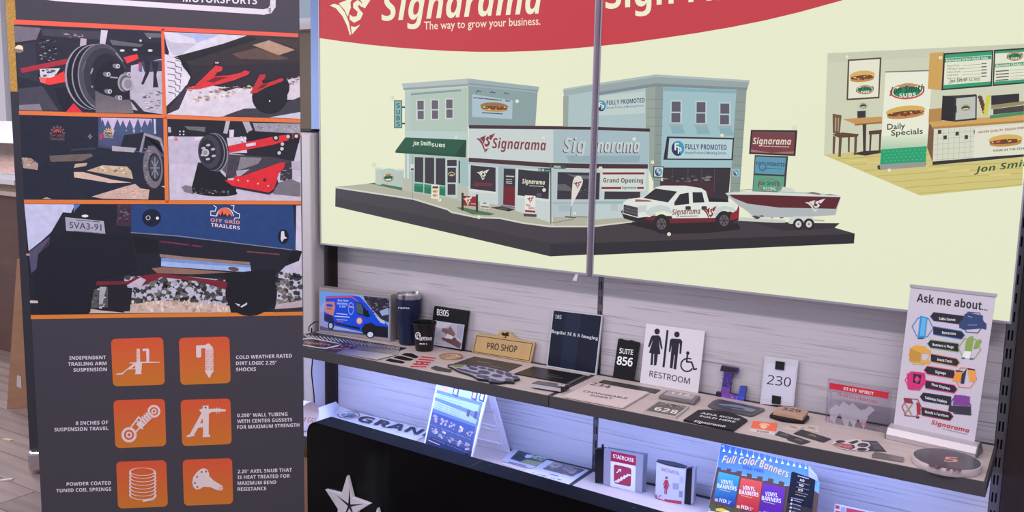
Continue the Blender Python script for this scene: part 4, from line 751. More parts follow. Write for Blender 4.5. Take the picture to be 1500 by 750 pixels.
P.poly([(331, 177), (337, 177.4), (333, 196), (327, 195)], (178, 174, 184)); P.poly([(355, 178), (365, 178.6), (370, 190), (362, 195)], (172, 168, 178)); P.poly([(336, 190), (343, 190), (342, 202), (336, 202)], (206, 198, 210)); P.poly([(336, 201), (343, 201), (344, 207), (336, 206)], (214, 104, 62)); P.poly([(332, 202), (360, 200), (362, 224), (336, 224)], (196, 190, 202)); P.specks([(346, 200), (360, 200), (360, 208), (346, 208)], 10, 2, [(120, 116, 126), (230, 224, 232)], 51)
P.poly([(370, 180), (440, 181), (440, 196), (374, 192)], (150, 147, 158)); P.specks([(374, 182), (438, 183), (438, 194), (378, 190)], 44, 1.7, [(110, 108, 118), (184, 180, 190)], 52, .5); P.poly([(364, 192), (440, 197), (438, 210), (366, 214)], (30, 29, 37))
P.poly([(334, 214), (402, 199.6), (440, 195), (440, 200), (400, 212), (336, 224)], (210, 46, 56)); P.poly([(360, 211), (374.6, 208.4), (374.6, 213), (361, 215)], (206, 200, 208)); P.polys([ell(x, y, 4.8, 4.8) for x, y in ((404, 202), (424, 200), (434, 199.4))], (34, 33, 40)); P.polys([ell(x, y, 2.6, 2.6) for x, y in ((404, 202), (422, 200), (434, 199.4), (413.6, 211), (413, 218), (409, 224))], (196, 190, 184))
P.poly([(336, 226), (398, 230), (430, 236), (412, 250), (360, 258), (330, 262)], (66, 62, 70)); P.poly([(352, 230), (384, 231), (378, 240), (348, 250)], (128, 124, 130)); P.poly([(346, 250), (366, 248), (352, 258), (347, 258)], (170, 164, 172)); P.poly([(412, 240), (428, 238), (428, 262), (410, 264)], (54, 52, 60)); P.poly([(427, 236), (440, 236), (440, 249), (427, 247)], (180, 174, 184)); P.poly([(400, 270), (426, 262), (440, 268), (440, 288), (400, 284)], (116, 112, 120)); P.specks([(412, 248), (428, 246), (426, 264), (410, 264)], 20, 2, [(30, 30, 36), (120, 116, 122)], 53)
P.poly([(266, 274), (272, 271), (284, 274), (284, 285), (270, 281)], (122, 116, 126)); P.poly(ell(316, 282, 32, 5.6, 2), (40, 38, 46)); P.poly([(281, 274), (290, 238), (316, 240), (323, 252), (346, 276), (346, 284), (300, 286), (282, 282)], (30, 29, 36)); P.specks([(282, 276), (340, 278), (340, 285), (286, 284)], 26, 2.2, [(120, 114, 118), (60, 56, 62), (170, 164, 168)], 54, .4); P.poly([(316, 238), (332, 256), (336, 224), (324, 216)], (88, 84, 92))
for cx, rx, ry, c in ((316, 18, 28, (140, 138, 148)), (315, 17.4, 27.4, (36, 35, 44)), (311, 18.4, 27.4, (126, 124, 134)), (310, 18, 27, (38, 37, 46)), (306.6, 16.4, 24.6, (62, 60, 70)), (304, 12, 18, (40, 39, 48))): P.poly(ell(cx, 223-.4*(316-cx)*.2, rx, ry, -5, 30), c)
for x, y in ((298, 217), (305, 212.6), (312, 218.6), (313, 228.4), (304.6, 233), (297, 227)): P.poly(ell(x, y, 3.2, 1.8, -10), (176, 172, 182))
P.poly(ell(301, 223.6, 5.4, 5.6), (186, 180, 188)); P.poly(ell(300.4, 223.6, 3.4, 3.6), (140, 136, 146))
P.poly([(329, 264), (342, 264), (344, 257), (352, 259), (372, 252), (412, 238), (418, 238), (416, 246), (408, 254), (402, 276), (394, 282), (340, 272)], (214, 42, 52)); P.poly([(340, 272), (394, 282), (402, 276), (406, 262), (408, 268), (400, 282), (394, 285), (344, 276)], (44, 40, 46)); P.polys([ell(x, y, 1.3, 1.3, n=8) for x, y in ((363, 265), (378, 269), (393, 272.5), (349, 264))], (240, 190, 150)); P.poly([(386, 261), (390, 261), (390, 266), (385, 265.6)], (60, 40, 44))
P.build('photo_print', bt, ph)
# photo 5: rear of the blue trailer
P = Print(BP, GB)
P.poly([(35.6, 299), (441, 300), (443.4, 456), (45, 461)], (32, 32, 44)); P.poly([(35.6, 299), (110, 299.4), (104, 312), (92, 311), (75, 340), (62, 352), (42, 368)], (196, 198, 226)); P.poly([(108, 299.4), (118, 299.4), (110, 308), (108.4, 312)], (84, 120, 178)); P.poly([(42, 370), (73, 346), (70, 380), (46, 400)], (84, 80, 108)); P.poly([(57, 372), (72, 350), (70, 388), (62, 392)], (66, 46, 60)); P.polys([ell(70, 390, 3, 3.4), ell(41, 373, 3, 1.6)], (186, 150, 130))
P.poly([(95.4, 318), (152, 324), (154.4, 342.6), (97, 338)], (170, 168, 182)); P.text('5VA3-91', 101.6, 334, 148.6, 338, 9.6, (70, 66, 96), '', bold=.01); P.dashes(112, 322.4, 146, 325, 1.3, (100, 98, 124), 6); P.dashes(108, 338.4, 146, 341.6, 1.2, (100, 98, 124), 5); P.poly(ell(124.5, 316.4, 5, 2), (226, 220, 214))
P.poly([(172, 300), (192, 300), (191, 332), (170, 330)], (66, 46, 62)); P.specks([(174, 300), (192, 300), (190, 330), (172, 328)], 20, 2.6, [(120, 56, 66), (44, 36, 50), (96, 90, 110)], 61)
P.poly([(192, 300), (429, 300.4), (434, 366), (192, 340)], (38, 66, 118)); P.poly(ell(222, 319, 14, 13), (24, 30, 50)); P.ring(217, 319, 3.4, 3.4, .9, (196, 200, 216)); P.poly(ell(230.6, 319.6, 2.4, 2.2), (206, 210, 222)); P.poly(ell(415, 346.6, 8, 10.6), (20, 22, 34)); P.poly([(412, 339), (416, 338), (417, 346), (421, 349), (416, 350), (413, 355), (411, 350)], (206, 208, 218))
P.ring(329.6, 318, 13, 14, 1.2, (226, 226, 232), 0, 186, 354, 16)
gp = [(308.6, 315.4), (309, 309), (315, 309.4), (317, 303.6), (313, 300.8)]; P.line(gp, 1.1, (226, 226, 232)); gp = [(338.6, 300.8), (343, 301), (341.4, 308), (347.6, 312.4), (351, 313), (350.6, 319.6), (344.6, 319), (343, 321.6)]; P.line(gp, 1.1, (226, 226, 232)); P.line([(308.6, 315.4), (317.6, 316.6)], 1.1, (226, 226, 232))
P.poly(ell(329, 316.6, 11, 12.4, 3, 20, 180, 360), (222, 104, 74)); P.polys([[(x-3, 317), (x, 317-h), (x+3, 317.4)] for x, h in ((321, 4), (325.6, 8), (330, 5), (336, 4))], (40, 40, 60)); P.text('OFF GRID', 308.4, 324.6, 351.4, 328.6, 5, (216, 150, 140), 'sb'); P.text('TRAILERS', 309, 331.6, 351.4, 336.4, 5, (226, 200, 206), 'sb')
P.line([(192, 340.6), (260, 345.6), (420, 365), (432, 367)], 1.4, (120, 126, 146)); P.poly([(232, 352), (298, 360), (298, 363.6), (232, 356)], (60, 30, 48)); P.dashes(236, 353.6, 297, 361.4, 1.6, (126, 52, 74), 9); P.dashes(362, 368.6, 412, 373, 1.8, (126, 66, 80), 8); P.poly([(428, 366), (441, 369), (436, 384), (420, 384)], (22, 22, 30)); P.poly([(434, 301), (441, 301), (442, 368), (433, 366)], (206, 198, 216)); P.poly([(418, 390), (438, 382), (442, 370), (443, 456), (404, 456), (408, 400)], (196, 188, 206))
P.poly([(234, 372), (280, 377), (366, 384), (366, 388), (250, 379), (234, 376)], (150, 120, 100)); P.poly([(236, 377.4), (367, 388.6), (368, 399), (236, 390)], (120, 148, 206)); P.poly([(236, 383), (367, 392), (368, 399), (236, 390)], (160, 182, 226)); P.poly(ell(342, 394, 8, 3, 8), (96, 78, 66)); P.poly([(222, 393), (240, 391), (340, 399), (280, 402), (230, 400)], (140, 106, 90)); P.poly([(194, 345), (232, 352), (232, 370), (200, 372)], (24, 24, 33)); P.poly([(138, 393), (153, 393.4), (152, 395), (138, 394.6)], (176, 150, 130)); P.polys([ell(179, 352, 1.8, 1.6)], (230, 200, 210))
P.poly([(182, 406), (240, 402), (330, 410), (332, 456.6), (182, 458)], (184, 182, 196)); P.specks([(186, 406), (330, 410), (330, 440), (190, 446)], 230, 4.6, [(58, 58, 62), (84, 84, 78), (44, 44, 50), (110, 108, 100), (70, 70, 68), (190, 190, 204)], 62, .9); P.poly([(182, 448), (230, 440), (300, 444), (336, 448), (338, 457.6), (184, 458.6)], (206, 180, 166)); P.specks([(190, 440), (334, 443), (334, 456), (190, 456)], 90, 2.2, [(222, 200, 184), (186, 156, 140), (232, 214, 204)], 63, 1.4)
P.poly([(208, 404), (232, 400), (330, 412), (352, 418), (352, 428), (330, 424), (290, 412), (236, 406), (206, 420), (140, 418), (142, 412), (186, 412)], (118, 36, 48)); P.poly([(184, 419), (206, 406), (214, 410), (206, 421)], (196, 182, 196)); P.poly([(140, 418), (186, 416), (186, 440), (160, 456), (134, 452)], (36, 30, 38)); P.poly([(138, 424), (158, 420), (158, 450), (130, 452)], (84, 84, 84)); P.specks([(134, 424), (156, 422), (154, 452), (132, 452)], 24, 3, [(110, 108, 100), (60, 60, 62), (200, 198, 206)], 64); P.poly([(146, 420), (156, 420), (150, 446), (145, 446)], (170, 166, 176)); P.poly([(131, 452), (150, 455), (188, 458.6), (130, 459)], (206, 178, 166)); P.poly([(158, 418), (194, 422), (190, 456), (160, 456)], (34, 29, 38))
P.poly(ell(366, 430, 36, 33), (27, 27, 35)); P.poly([(330, 400), (404, 396), (404, 440), (380, 458), (340, 457.8)], (26, 26, 34)); P.poly([(344, 444), (352, 446), (350, 449)], (206, 204, 210)); P.poly([(352, 449), (362, 443), (362, 446), (354, 450.6)], (206, 204, 210))
P.specks([(404, 396), (441, 404), (442, 446), (406, 448)], 70, 4.4, [(66, 66, 70), (96, 96, 92), (50, 50, 56), (128, 126, 118)], 65, .8); P.poly([(404, 446), (442, 440), (443, 452), (402, 456)], (186, 170, 176)); P.poly([(400, 453), (443, 450), (443.4, 456), (400, 457)], (50, 46, 52)); P.poly([(44, 440), (68, 441), (68, 444), (44, 444)], (206, 190, 184)); P.poly([(56, 372), (96, 340), (190, 344), (200, 396), (140, 410), (132, 458), (60, 459), (50, 420)], (28, 28, 39))
P.build('photo_print', bt, ph)
# icon tiles
IW = (226, 206, 206)
tiles = [[(162.5, 496.5), (239, 494), (241.5, 563.5), (165.5, 566)], [(262, 495), (336, 493), (338, 561), (264.5, 564)], [(166, 586.5), (241.5, 584), (243.5, 653.5), (169, 656.5)], [(264.5, 586), (337.5, 583.5), (339.5, 650.5), (267, 653.5)], [(170, 676.5), (243.5, 674), (246, 742), (173, 745)], [(267.5, 673.5), (340, 671), (341.5, 738), (269.5, 741)]]
IP = []
for q in tiles:
    P = Print(BP, GB); rq = rquad(q, .09, .09)
    P.poly(rq, (214, 84, 52), (200, 118, 40)); IP.append((P.build('icon_tile', bt, pm_), Print(BP, GB, 5e-4)))
P = IP[0][1]
P.poly([(170.4, 547.6), (179, 546), (196, 532.6), (190, 532.4), (190, 531), (200, 530.6), (200, 511), (205, 510.8), (205.4, 529.8), (212, 530), (214.6, 529.6), (214, 513.6), (210, 514.6), (208, 512), (210, 510.8), (217, 510.4), (218.6, 513), (218.6, 529.8), (234, 530), (234, 531.2), (208, 532), (206.8, 546.6), (208, 548), (197, 548.4), (198.6, 546.4), (198.6, 540.6), (187, 541.4), (179.6, 547.4), (181.6, 548.2), (170.4, 549)], IW); P.poly([(192, 540), (198, 535), (198, 539.4)], (206, 104, 44))
for k in range(8): P.line([(200.3, 513+k*2.1), (205, 512.4+k*2.1)], .5, (216, 130, 90))
P = IP[1][1]
P.poly(rquad([(287.2, 506), (294.6, 506), (294.8, 523.6), (287.6, 523.8)], .25, .12), IW); P.poly([(287.2, 508), (289, 506), (301, 505.4), (304, 503.2), (306.4, 503.4), (309, 506), (309, 512), (301, 510), (288, 511)], IW)
P.poly([(300.6, 507), (310.6, 507), (312.6, 512), (312.8, 544), (309.6, 548), (307.6, 553), (305.6, 553), (303, 548.4), (300.6, 545)], IW)
for k in range(13): P.line([(301, 513+k*2.4), (306.6, 512+k*2.4)], .7, (214, 108, 56)); P.line([(308, 513.4+k*2.4), (312.4, 512.4+k*2.4)], .7, (214, 108, 56))
P = IP[2][1]
for cx, cy, r in ((189, 637, 11.2), (225.5, 602.5, 9.4)): P.poly(ell(cx, cy, r, r), IW); P.ring(cx, cy, r*.66, r*.66, r*.24, (206, 96, 54)); P.poly(ell(cx, cy, r*.2, r*.2), (206, 96, 54))
P.line([(191, 627), (203, 611)], 2.2, IW); P.line([(198, 634), (211, 619)], 2.2, IW); P.line([(203, 611), (213, 619)], 2.2, IW); P.line([(201, 617), (209, 628)], 2, IW); P.line([(205, 623), (220, 608)], 10, IW)
for k in range(5): P.line([(205+k*3, 613-k*2.6), (212+k*3.2, 622-k*3)], 1.9, IW)
for k in range(4): P.line([(207+k*3.4, 615.6-k*2.9), (211.6+k*3.4, 620.6-k*2.9)], .9, (208, 100, 48))
P = IP[3][1]
P.poly([(295.6, 599), (297, 598), (297, 594.4), (305.4, 594), (305.6, 599), (318, 598.4), (330, 599.6), (331, 601), (330, 602.6), (310, 603.6), (306, 606), (305.6, 636), (308, 638), (308, 640), (296.6, 640.4), (297.6, 636), (297.4, 626), (290.4, 626.6), (284.4, 636.6), (286, 638.4), (273.4, 640.6), (274.4, 637.4), (278, 636.4), (294.6, 606), (295, 603.4), (292.6, 602.6), (292.4, 599.6)], IW); P.poly(ell(301, 597, 1.6, 1.4), (150, 90, 60)); P.poly([(293, 620), (297, 612), (297.2, 620)], (206, 104, 44)); P.line([(317, 596.6), (317, 606)], .8, IW); P.line([(321, 597.4), (321, 605)], .8, IW)
P = IP[4][1]
P.ring(208.6, 691, 19.4, 6.0, 2.6, IW)
for k in range(7): P.ring(209, 694+k*5.2, 20, 7.2, 2.5, IW, 0, -8, 188, 20); P.line([(190.4, 692.6+k*5.2), (190.6, 695+k*5.2)], 2.4, IW); P.line([(227.4, 692.6+k*5.2), (227.6, 695+k*5.2)], 2.4, IW)
P.line([(228, 726), (224, 731), (210, 733.6)], 3.2, IW)
P = IP[5][1]
P.poly([(281.6, 706), (283, 699), (288, 692), (294, 687), (299, 686), (304, 688), (306.4, 694), (306.4, 697), (313, 704), (319, 707.4), (325.4, 711.6), (327.2, 716), (325, 718.8), (318, 718), (308, 713.6), (298, 713), (293, 716.4), (287, 717), (283, 713)], IW); P.polys([ell(x, y, 1.4, 1.6, n=8) for x, y in ((295.4, 691.4), (302, 690.8), (288.6, 698.6), (285.6, 707.4), (289, 713.4))], (140, 90, 80)); P.ring(323.6, 716, 2.4, 2.4, .8, (190, 130, 100))
for o_, P in IP: P.build('icon', o_, pm_)
P = Print(BP, GB)
def rt(L, y, xr, h, dy, sl): pass
for t, x0, y0, x1, y1 in (('INDEPENDENT', 101.4, 527, 155, 526), ('TRAILING ARM', 99.6, 535.8, 156, 534.8), ('SUSPENSION', 107.6, 544.6, 156.4, 543.4), ('8 INCHES OF', 110.8, 622.6, 158.4, 621.2), ('SUSPENSION TRAVEL', 79.6, 632, 159, 629.8), ('POWDER COATED', 97.6, 711.8, 162.4, 709.8), ('TUNED COIL SPRINGS', 82.4, 721.4, 163, 718.8),
    ('COLD WEATHER RATED', 345.8, 526, 427.6, 523.6), ('DIRT LOGIC 2.25"', 345.8, 534.8, 405, 533.8), ('SHOCKS', 345.8, 543.8, 375, 543.2), ('0.250" WALL TUBING', 347.4, 611.2, 421.2, 609), ('WITH CENTER GUSSETS', 347.4, 619.8, 428, 617.2), ('FOR MAXIMUM STRENGTH', 347.4, 628.4, 438.6, 625), ('2.25" AXEL SNUB THAT', 348, 693.4, 427.6, 690.8), ('IS HEAT TREATED FOR', 348, 701.8, 424.6, 699.6), ('MAXIMUM BEND', 348, 710.4, 404.6, 708.8), ('RESISTANCE', 348, 719, 390, 718)):
    P = Print(BP, GB); P.text(t, x0, y0, x1, y1, 5.1, (222, 214, 224), 'sb'); P.build('lettering', bt, pm_)
# ------------------------------------------------------------------ second banner behind it
RP0 = at_z(50, 690, FZ)
RP = Plane(RP0, BN)
rl = RP.at(36, 520); rl.z = 0; rr = rl+BH*.82
t = thing('retractable_banner', Vector((RP0.x, RP0.y, FZ))+BH*.38, 'black banner with a gold top, mostly hidden behind the trailer banner', 'banner')
prism('sheet', [rl+Vector((0, 0, FZ+.1)), rr+Vector((0, 0, FZ+.1)), rr+Vector((0, 0, 1.45)), rl+Vector((0, 0, 1.45))], -BN*.0006, mat('banner_black', (58, 58, 68), 0.5), t)
zg = RP.at(12, 134).z
gold = mat('gold_glitter', (206, 158, 76), 0.6, noise=((160, 160, 160), 0.3))
prism('gold_print', [rl+BN*.0004+Vector((0, 0, zg)), rr+BN*.0004+Vector((0, 0, zg)), rr+BN*.0004+Vector((0, 0, 1.45)), rl+BN*.0004+Vector((0, 0, 1.45))], BN*.0002, gold, t)
chrome = mat('polished_metal', (200, 194, 198), 0.18, metal=0.9)
obox('cassette', rl+BH*.002, rr+BH*.02, -.05, .06, FZ+.012, FZ+.105, chrome, t, .015)
obox('top_rail', rl, rr, -.008, .008, 1.44, 1.47, alu, t, .003)
for e in (.1, .6): obox('foot', rl+BH*e, rl+BH*(e+.05), -.1, .1, FZ, FZ+.0115, alu, t)
# tall silver cassette standing between banner and wall display
t = thing('banner_cassette', (-.04, -.07, FZ), 'silver aluminium banner case standing upright beside the lightbox', 'banner case')
o = box('case', (-.079, -.108, FZ), (-.002, -.036, 0.795), mat('satin_aluminium', (214, 206, 210), 0.4, metal=0.1), t); bevel(o, .012, 3)
box('end_cap', (-.081, -.110, 0.7955), (0.0, -.034, 0.806), mat('black_plastic', (22, 21, 24), 0.4), t, .003)
box('groove_strip', (-.062, -.1093, FZ+.05), (-.058, -.1082, 0.78), mat('groove_grey', (120, 114, 118), 0.5), t)
# cardboard behind the banners
card = mat('cardboard', (176, 132, 104), 0.8, noise=((8, 8, 30), 0.08))
t = thing('cardboard_box', at_z(24, 596, FZ), 'flat brown cardboard box leaning by the far left window wall', 'box')
pf = Plane(at_z(37, 598, FZ), (BN.x, BN.y, 0))
q = [pf.at(9, 583), pf.at(40, 597), pf.at(36, 380), pf.at(25, 380)]
for v in q[:2]: v.z = FZ+.001
prism('carton', q, -BN*.12, card, t)
sp = pf.off(.001); prism('shipping_label', [sp.at(25, 549), sp.at(31, 552), sp.at(31.4, 569), sp.at(24.4, 566)], BN*.0004, mat('label_paper', (220, 206, 206), 0.6), t)
for (x, y, w_, a, lab) in ((11, 645, .05, 20, 'small tan wood chip lying on the floor, the farther of two scraps'), (9, 704, .05, 60, 'small shiny white scrap lying on the floor, the nearer of two scraps')):
    c = at_z(x, y, FZ); d = Vector((math.cos(math.radians(a)), math.sin(math.radians(a)), 0)); e = Vector((-d.y, d.x, 0))
    o = prism('floor_scrap', [c-d*.03, c-d*.01+e*.009, c+d*.03+e*.004, c+d*.02-e*.008], (0, 0, .006), mat('scrap_%d' % y, (226, 200, 170) if y < 700 else (230, 226, 226), 0.5)); tag(o, lab, 'scrap', 'scraps on the floor')
# ------------------------------------------------------------------ things on the upper shelf
def K(x0, y0, s, L): return [(x0+x/s, y0+y/s) for x, y in L]
def flat(name, label, cat, pts, thick, m, z0=0.0, bev=0.0, group=None):
    """thing lying on a shelf: outline of its top face, its thickness"""
    o = prism(name, [at_z(x, y, z0+thick) for x, y in pts], (0, 0, -thick+.0004), m)
    if bev: bevel(o, bev, 2)
    tag(o, label, cat, group); return o, zplane(z0+thick)
def lean(q, yb, yt, z0=0.0):
    h = at_y(q[0][0], q[0][1], yt).z
    return plane3((0, yb, z0), (1, yb, z0), (0, yt, h))
def standing(name, label, cat, pts, yb, thick, m, z0=0.0, bev=0.0, yt=None, group=None, pl=None):
    """flat sign leaning on the back panel: outline of its front face"""
    yt = -(thick+.006) if yt is None else yt
    pl = pl or lean(pts, yb, yt, z0)
    V = [pl.at(*p) for p in pts]
    zm = min(v.z for v in V)
    for v in V:
        if v.z < z0+.0015 or v.z-zm < .006: v.z = z0+.0006 if v.z-zm < .012 else v.z
    o = prism(name, V, -pl.n*thick, m)
    if bev: bevel(o, bev, 2)
    mz = min((o.matrix_basis @ v.co).z for v in o.data.vertices)
    o.location.z += z0+.0004-mz
    tag(o, label, cat, group); return o, pl.off(0.0003)
class Round:
    """surface of revolution that print can wrap onto"""
    def __init__(s, c, prof, k=0.0): s.c = Vector(c); s.p = prof; s.k = k
    def r(s, z):
        z -= s.c.z
        for (r0, z0), (r1, z1) in zip(s.p[:-1], s.p[1:]):
            if z0 <= z <= z1 and z1 > z0: return r0+(r1-r0)*(z-z0)/(z1-z0)+s.k
        return s.p[-1][0]+s.k
    def off(s, k): return Round(s.c, s.p, s.k+k)
    def at(s, px, py):
        d = ray(px, py); h = Vector((d.x, d.y, 0)); a = h.dot(h); o = CAM_LOC-s.c; o2 = Vector((o.x, o.y, 0)); b = h.dot(o2); t = -b/a
        for _ in range(6):
            z = (CAM_LOC+d*t).z; rr = s.r(z); disc = max(b*b-a*(o2.dot(o2)-rr*rr), 0.0); t = (-b-math.sqrt(disc))/a
        return CAM_LOC+d*t
G = 1.35
blk = mat('matte_black', (22, 22, 26), 0.5, spec=.3); dkg = mat('dark_grey_plate', (62, 58, 58), 0.5); wht = mat('white_acrylic', (236, 230, 238), 0.35)
# --- van light box
p0 = at_z(467, 487, 0); p1 = at_z(571.6, 501, 0); hd_ = (p1-p0).normalized(); vn = hd_.cross(Vector((0, 0, 1)))
VP = Plane(p0, vn); vn = VP.n
t = thing('picture_light_box', (p0+p1)/2, 'silver framed light box showing a blue van', 'light box')
q = [VP.at(467, 421), VP.at(572.6, 432), VP.at(571.8, 501), VP.at(467, 487)]; q[2].z = q[3].z = 0.001
prism('case', q, -vn*.045, mat('case_silver', (178, 168, 168), 0.4, metal=0.3), t, .0015)
P = Print(VP.off(.0002), 1.0)
kv = lambda L: K(455, 410, 8.333, L)
P.poly([(468.8, 426.3), (570.8, 436.4), (570, 495.6), (468.6, 483.6)], (150, 168, 224))
P.poly(kv([(115, 135), (560, 178), (240, 200), (180, 260), (115, 320)]), (110, 160, 240)); P.poly(kv([(640, 195), (960, 225), (955, 520), (860, 480), (700, 300)]), (52, 44, 60)); P.specks(kv([(650, 200), (960, 225), (955, 420), (760, 400)]), 46, 2.2, [(110, 108, 130), (40, 34, 48), (80, 74, 92)], 71); P.poly(kv([(840, 380), (950, 340), (955, 420), (870, 440)]), (150, 172, 220)); P.poly(kv([(115, 390), (180, 400), (220, 600), (115, 600)]), (150, 150, 206)); P.poly(kv([(115, 560), (250, 600), (640, 650), (955, 705), (950, 712), (115, 612)]), (88, 84, 130))
P.poly(kv([(165, 400), (190, 200), (500, 190), (600, 205), (690, 300), (800, 450), (900, 500), (945, 560), (945, 700), (780, 690), (640, 640), (290, 560), (165, 500)]), (22, 74, 226)); P.poly(kv([(180, 205), (500, 198), (590, 262), (570, 260), (490, 215), (185, 225)]), (206, 82, 110)); P.poly(kv([(170, 420), (260, 430), (300, 530), (230, 520), (165, 490)]), (36, 40, 90)); P.poly(kv([(180, 265), (290, 265), (300, 340), (275, 440), (170, 390)]), (206, 130, 120)); P.poly(kv([(195, 290), (270, 300), (265, 330), (195, 325)]), (30, 70, 200)); P.poly(kv([(200, 345), (260, 350), (255, 362), (200, 358)]), (30, 70, 200))
P.poly(kv([(545, 275), (620, 285), (690, 380), (735, 440), (700, 460), (560, 410)]), (26, 28, 50)); P.poly(kv([(552, 282), (615, 290), (640, 350), (640, 425), (562, 400)]), (70, 90, 120)); P.poly(kv([(650, 380), (700, 370), (720, 450), (670, 450)]), (20, 22, 36)); P.poly(kv([(790, 440), (900, 500), (910, 540), (850, 520)]), (190, 200, 226))
P.poly(kv([(620, 600), (660, 540), (740, 520), (800, 560), (945, 575), (945, 705), (790, 690), (640, 660)]), (30, 30, 44)); P.poly(kv([(290, 515), (600, 580), (600, 610), (310, 545)]), (28, 34, 70)); P.poly(ell(*kv([(730, 665)])[0], 6.6, 5.6), (24, 24, 36)); P.poly(ell(*kv([(728, 668)])[0], 4.2, 4), (206, 214, 240)); P.poly(ell(*kv([(248, 560)])[0], 4.6, 6), (28, 28, 46)); P.poly(ell(*kv([(246, 560)])[0], 2.6, 4), (176, 190, 226))
for tt, x, y, x2 in (('One Hour', 330, 262, 465), ('Heating', 322, 300, 448), ('& Air', 350, 335, 430)):
    a, b = kv([(x, y), (x2, y+4)]); P.text(tt, a[0], a[1], b[0], b[1], 3.2, (196, 214, 246), 'sb')
for x, y, x2, c in ((318, 410, 455, (190, 206, 246)), (295, 442, 480, (220, 226, 246)), (315, 480, 450, (150, 170, 240)), (330, 498, 400, (206, 90, 130))): a, b = kv([(x, y), (x2, y+14)]); P.dashes(a[0], a[1], b[0], b[1], 1.2, c, 5)
a = kv([(492, 350)])[0]; P.ring(a[0], a[1], 4.2, 9.4, .8, (120, 170, 250)); P.line(kv([(475, 325), (515, 335)]), 2.4, (226, 140, 150)); a = kv([(595, 500)])[0]; P.poly(ell(a[0], a[1], 4.6, 5.2), (226, 196, 206)); P.ring(a[0], a[1], 4.6, 5.2, 1, (220, 96, 90))
P.build('lit_screen', t, ink(0.2, 0.8))
tube('power_cord', spline([p0-vn*.03+Vector((.0, 0, .035)), p0-vn*.02-hd_*.03+Vector((0, 0, .036)), p0-hd_*.045+Vector((0, 0, .02)), p0-hd_*.04+vn*.01+Vector((0, 0, .0025))]), .0022, blk, t)
# --- printed mat
mp = [(436, 505), (441, 492.5), (458, 486.2), (466, 487.6), (596, 509.6), (551.6, 526.8), (443.6, 508.8)]
navy = mat('mat_navy', (38, 38, 66), 0.35)
mv = [at_z(x, y, .0012) for x, y in mp]
for v in mv: v.x = max(v.x, WL-.005)
o = prism('printed_mat', mv, (0, 0, -.0008), navy); tag(o, 'dark blue mat with fine curved silver lines lying at the left end of the shelf', 'mat')
P = Print(zplane(.0013), G)
for k in range(34):
    u = k/33.0; x0 = 505+70*u; y0 = 500.5+6.6*u+(u*1.5); x1 = 493+58*u; y1 = 517+9.4*u
    P.line([(x0+10, y0), (x0+9, y0+4.4), (x0+4, (y0+y1)/2+2), (x1, y1)], .8+.4*u, mix((96, 98, 140), (190, 180, 176), u))
for k in range(22):
    x = 446+k*5.6; P.line([(x, 489.5+k*.75+(.9 if k < 4 else 0)), (x+6, 494.6+k*.75)], 1.4 if k < 10 else .9, mix((196, 190, 186), (120, 118, 130), k/22))
P.polys([kk for kk in [K(440, 470, 8.333, [(30, 215), (130, 205), (470, 270), (500, 290), (480, 305), (320, 340), (230, 335), (30, 300)])]], (214, 208, 212)); P.poly(K(440, 470, 8.333, [(30, 228), (130, 218), (455, 276), (478, 290), (310, 328), (235, 324), (30, 288)]), (34, 30, 44))
P.text('Signarama', *K(440, 470, 8.333, [(40, 270)])[0], *K(440, 470, 8.333, [(360, 305)])[0], 3.0, (206, 120, 110), 'sbi', up=(.3, -1)); P.specks(K(440, 470, 8.333, [(240, 245), (330, 260), (330, 310), (220, 300)]), 14, 2.2, [(120, 30, 60), (90, 30, 70)], 74, .4)
P.text('Signarama', *K(440, 470, 8.333, [(370, 345)])[0], *K(440, 470, 8.333, [(590, 350)])[0], 2.4, (190, 90, 90), 'sbi', up=(.3, -1)); P.specks(K(440, 470, 8.333, [(470, 260), (740, 285), (640, 340), (420, 330)]), 34, 2.6, [(120, 40, 70), (70, 36, 90), (150, 130, 140)], 75, .3)
P.build('printed_pattern', o, ink(0.3))
# --- navy tumbler
c = at_z(598.5, 503.5, 0); prof = [(.0, .001), (.034, .001), (.0365, .004), (.037, .03), (.0385, .075), (.0425, .10), (.047, .118), (.0485, .13), (.0488, .178)]
t = thing('tumbler', c, 'tall navy insulated tumbler with a bare steel rim', 'tumbler')
lathe('body', prof, c, mat('navy_powdercoat', (22, 34, 70), 0.42, bump=((600, 600, 600), 0.05)), t)
stl = mat('bare_steel', (186, 180, 184), 0.22, metal=0.9)
lathe('steel_rim', [(.0482, .178), (.0486, .192), (.0482, .196), (.046, .196), (.0445, .19), (.041, .12), (.033, .01), (0, .008)], c, stl, t)
lathe('lid', [(.0442, .186), (.0442, .1875), (0, .1875)], c, mat('clear_lid', (206, 204, 210), 0.1), t)
P = Print(Round(c, prof), G); P.text('rama', 583.4, 452.2, 600, 452.6, 3.2, (206, 200, 206), '', bold=.015); P.build('lettering', t)
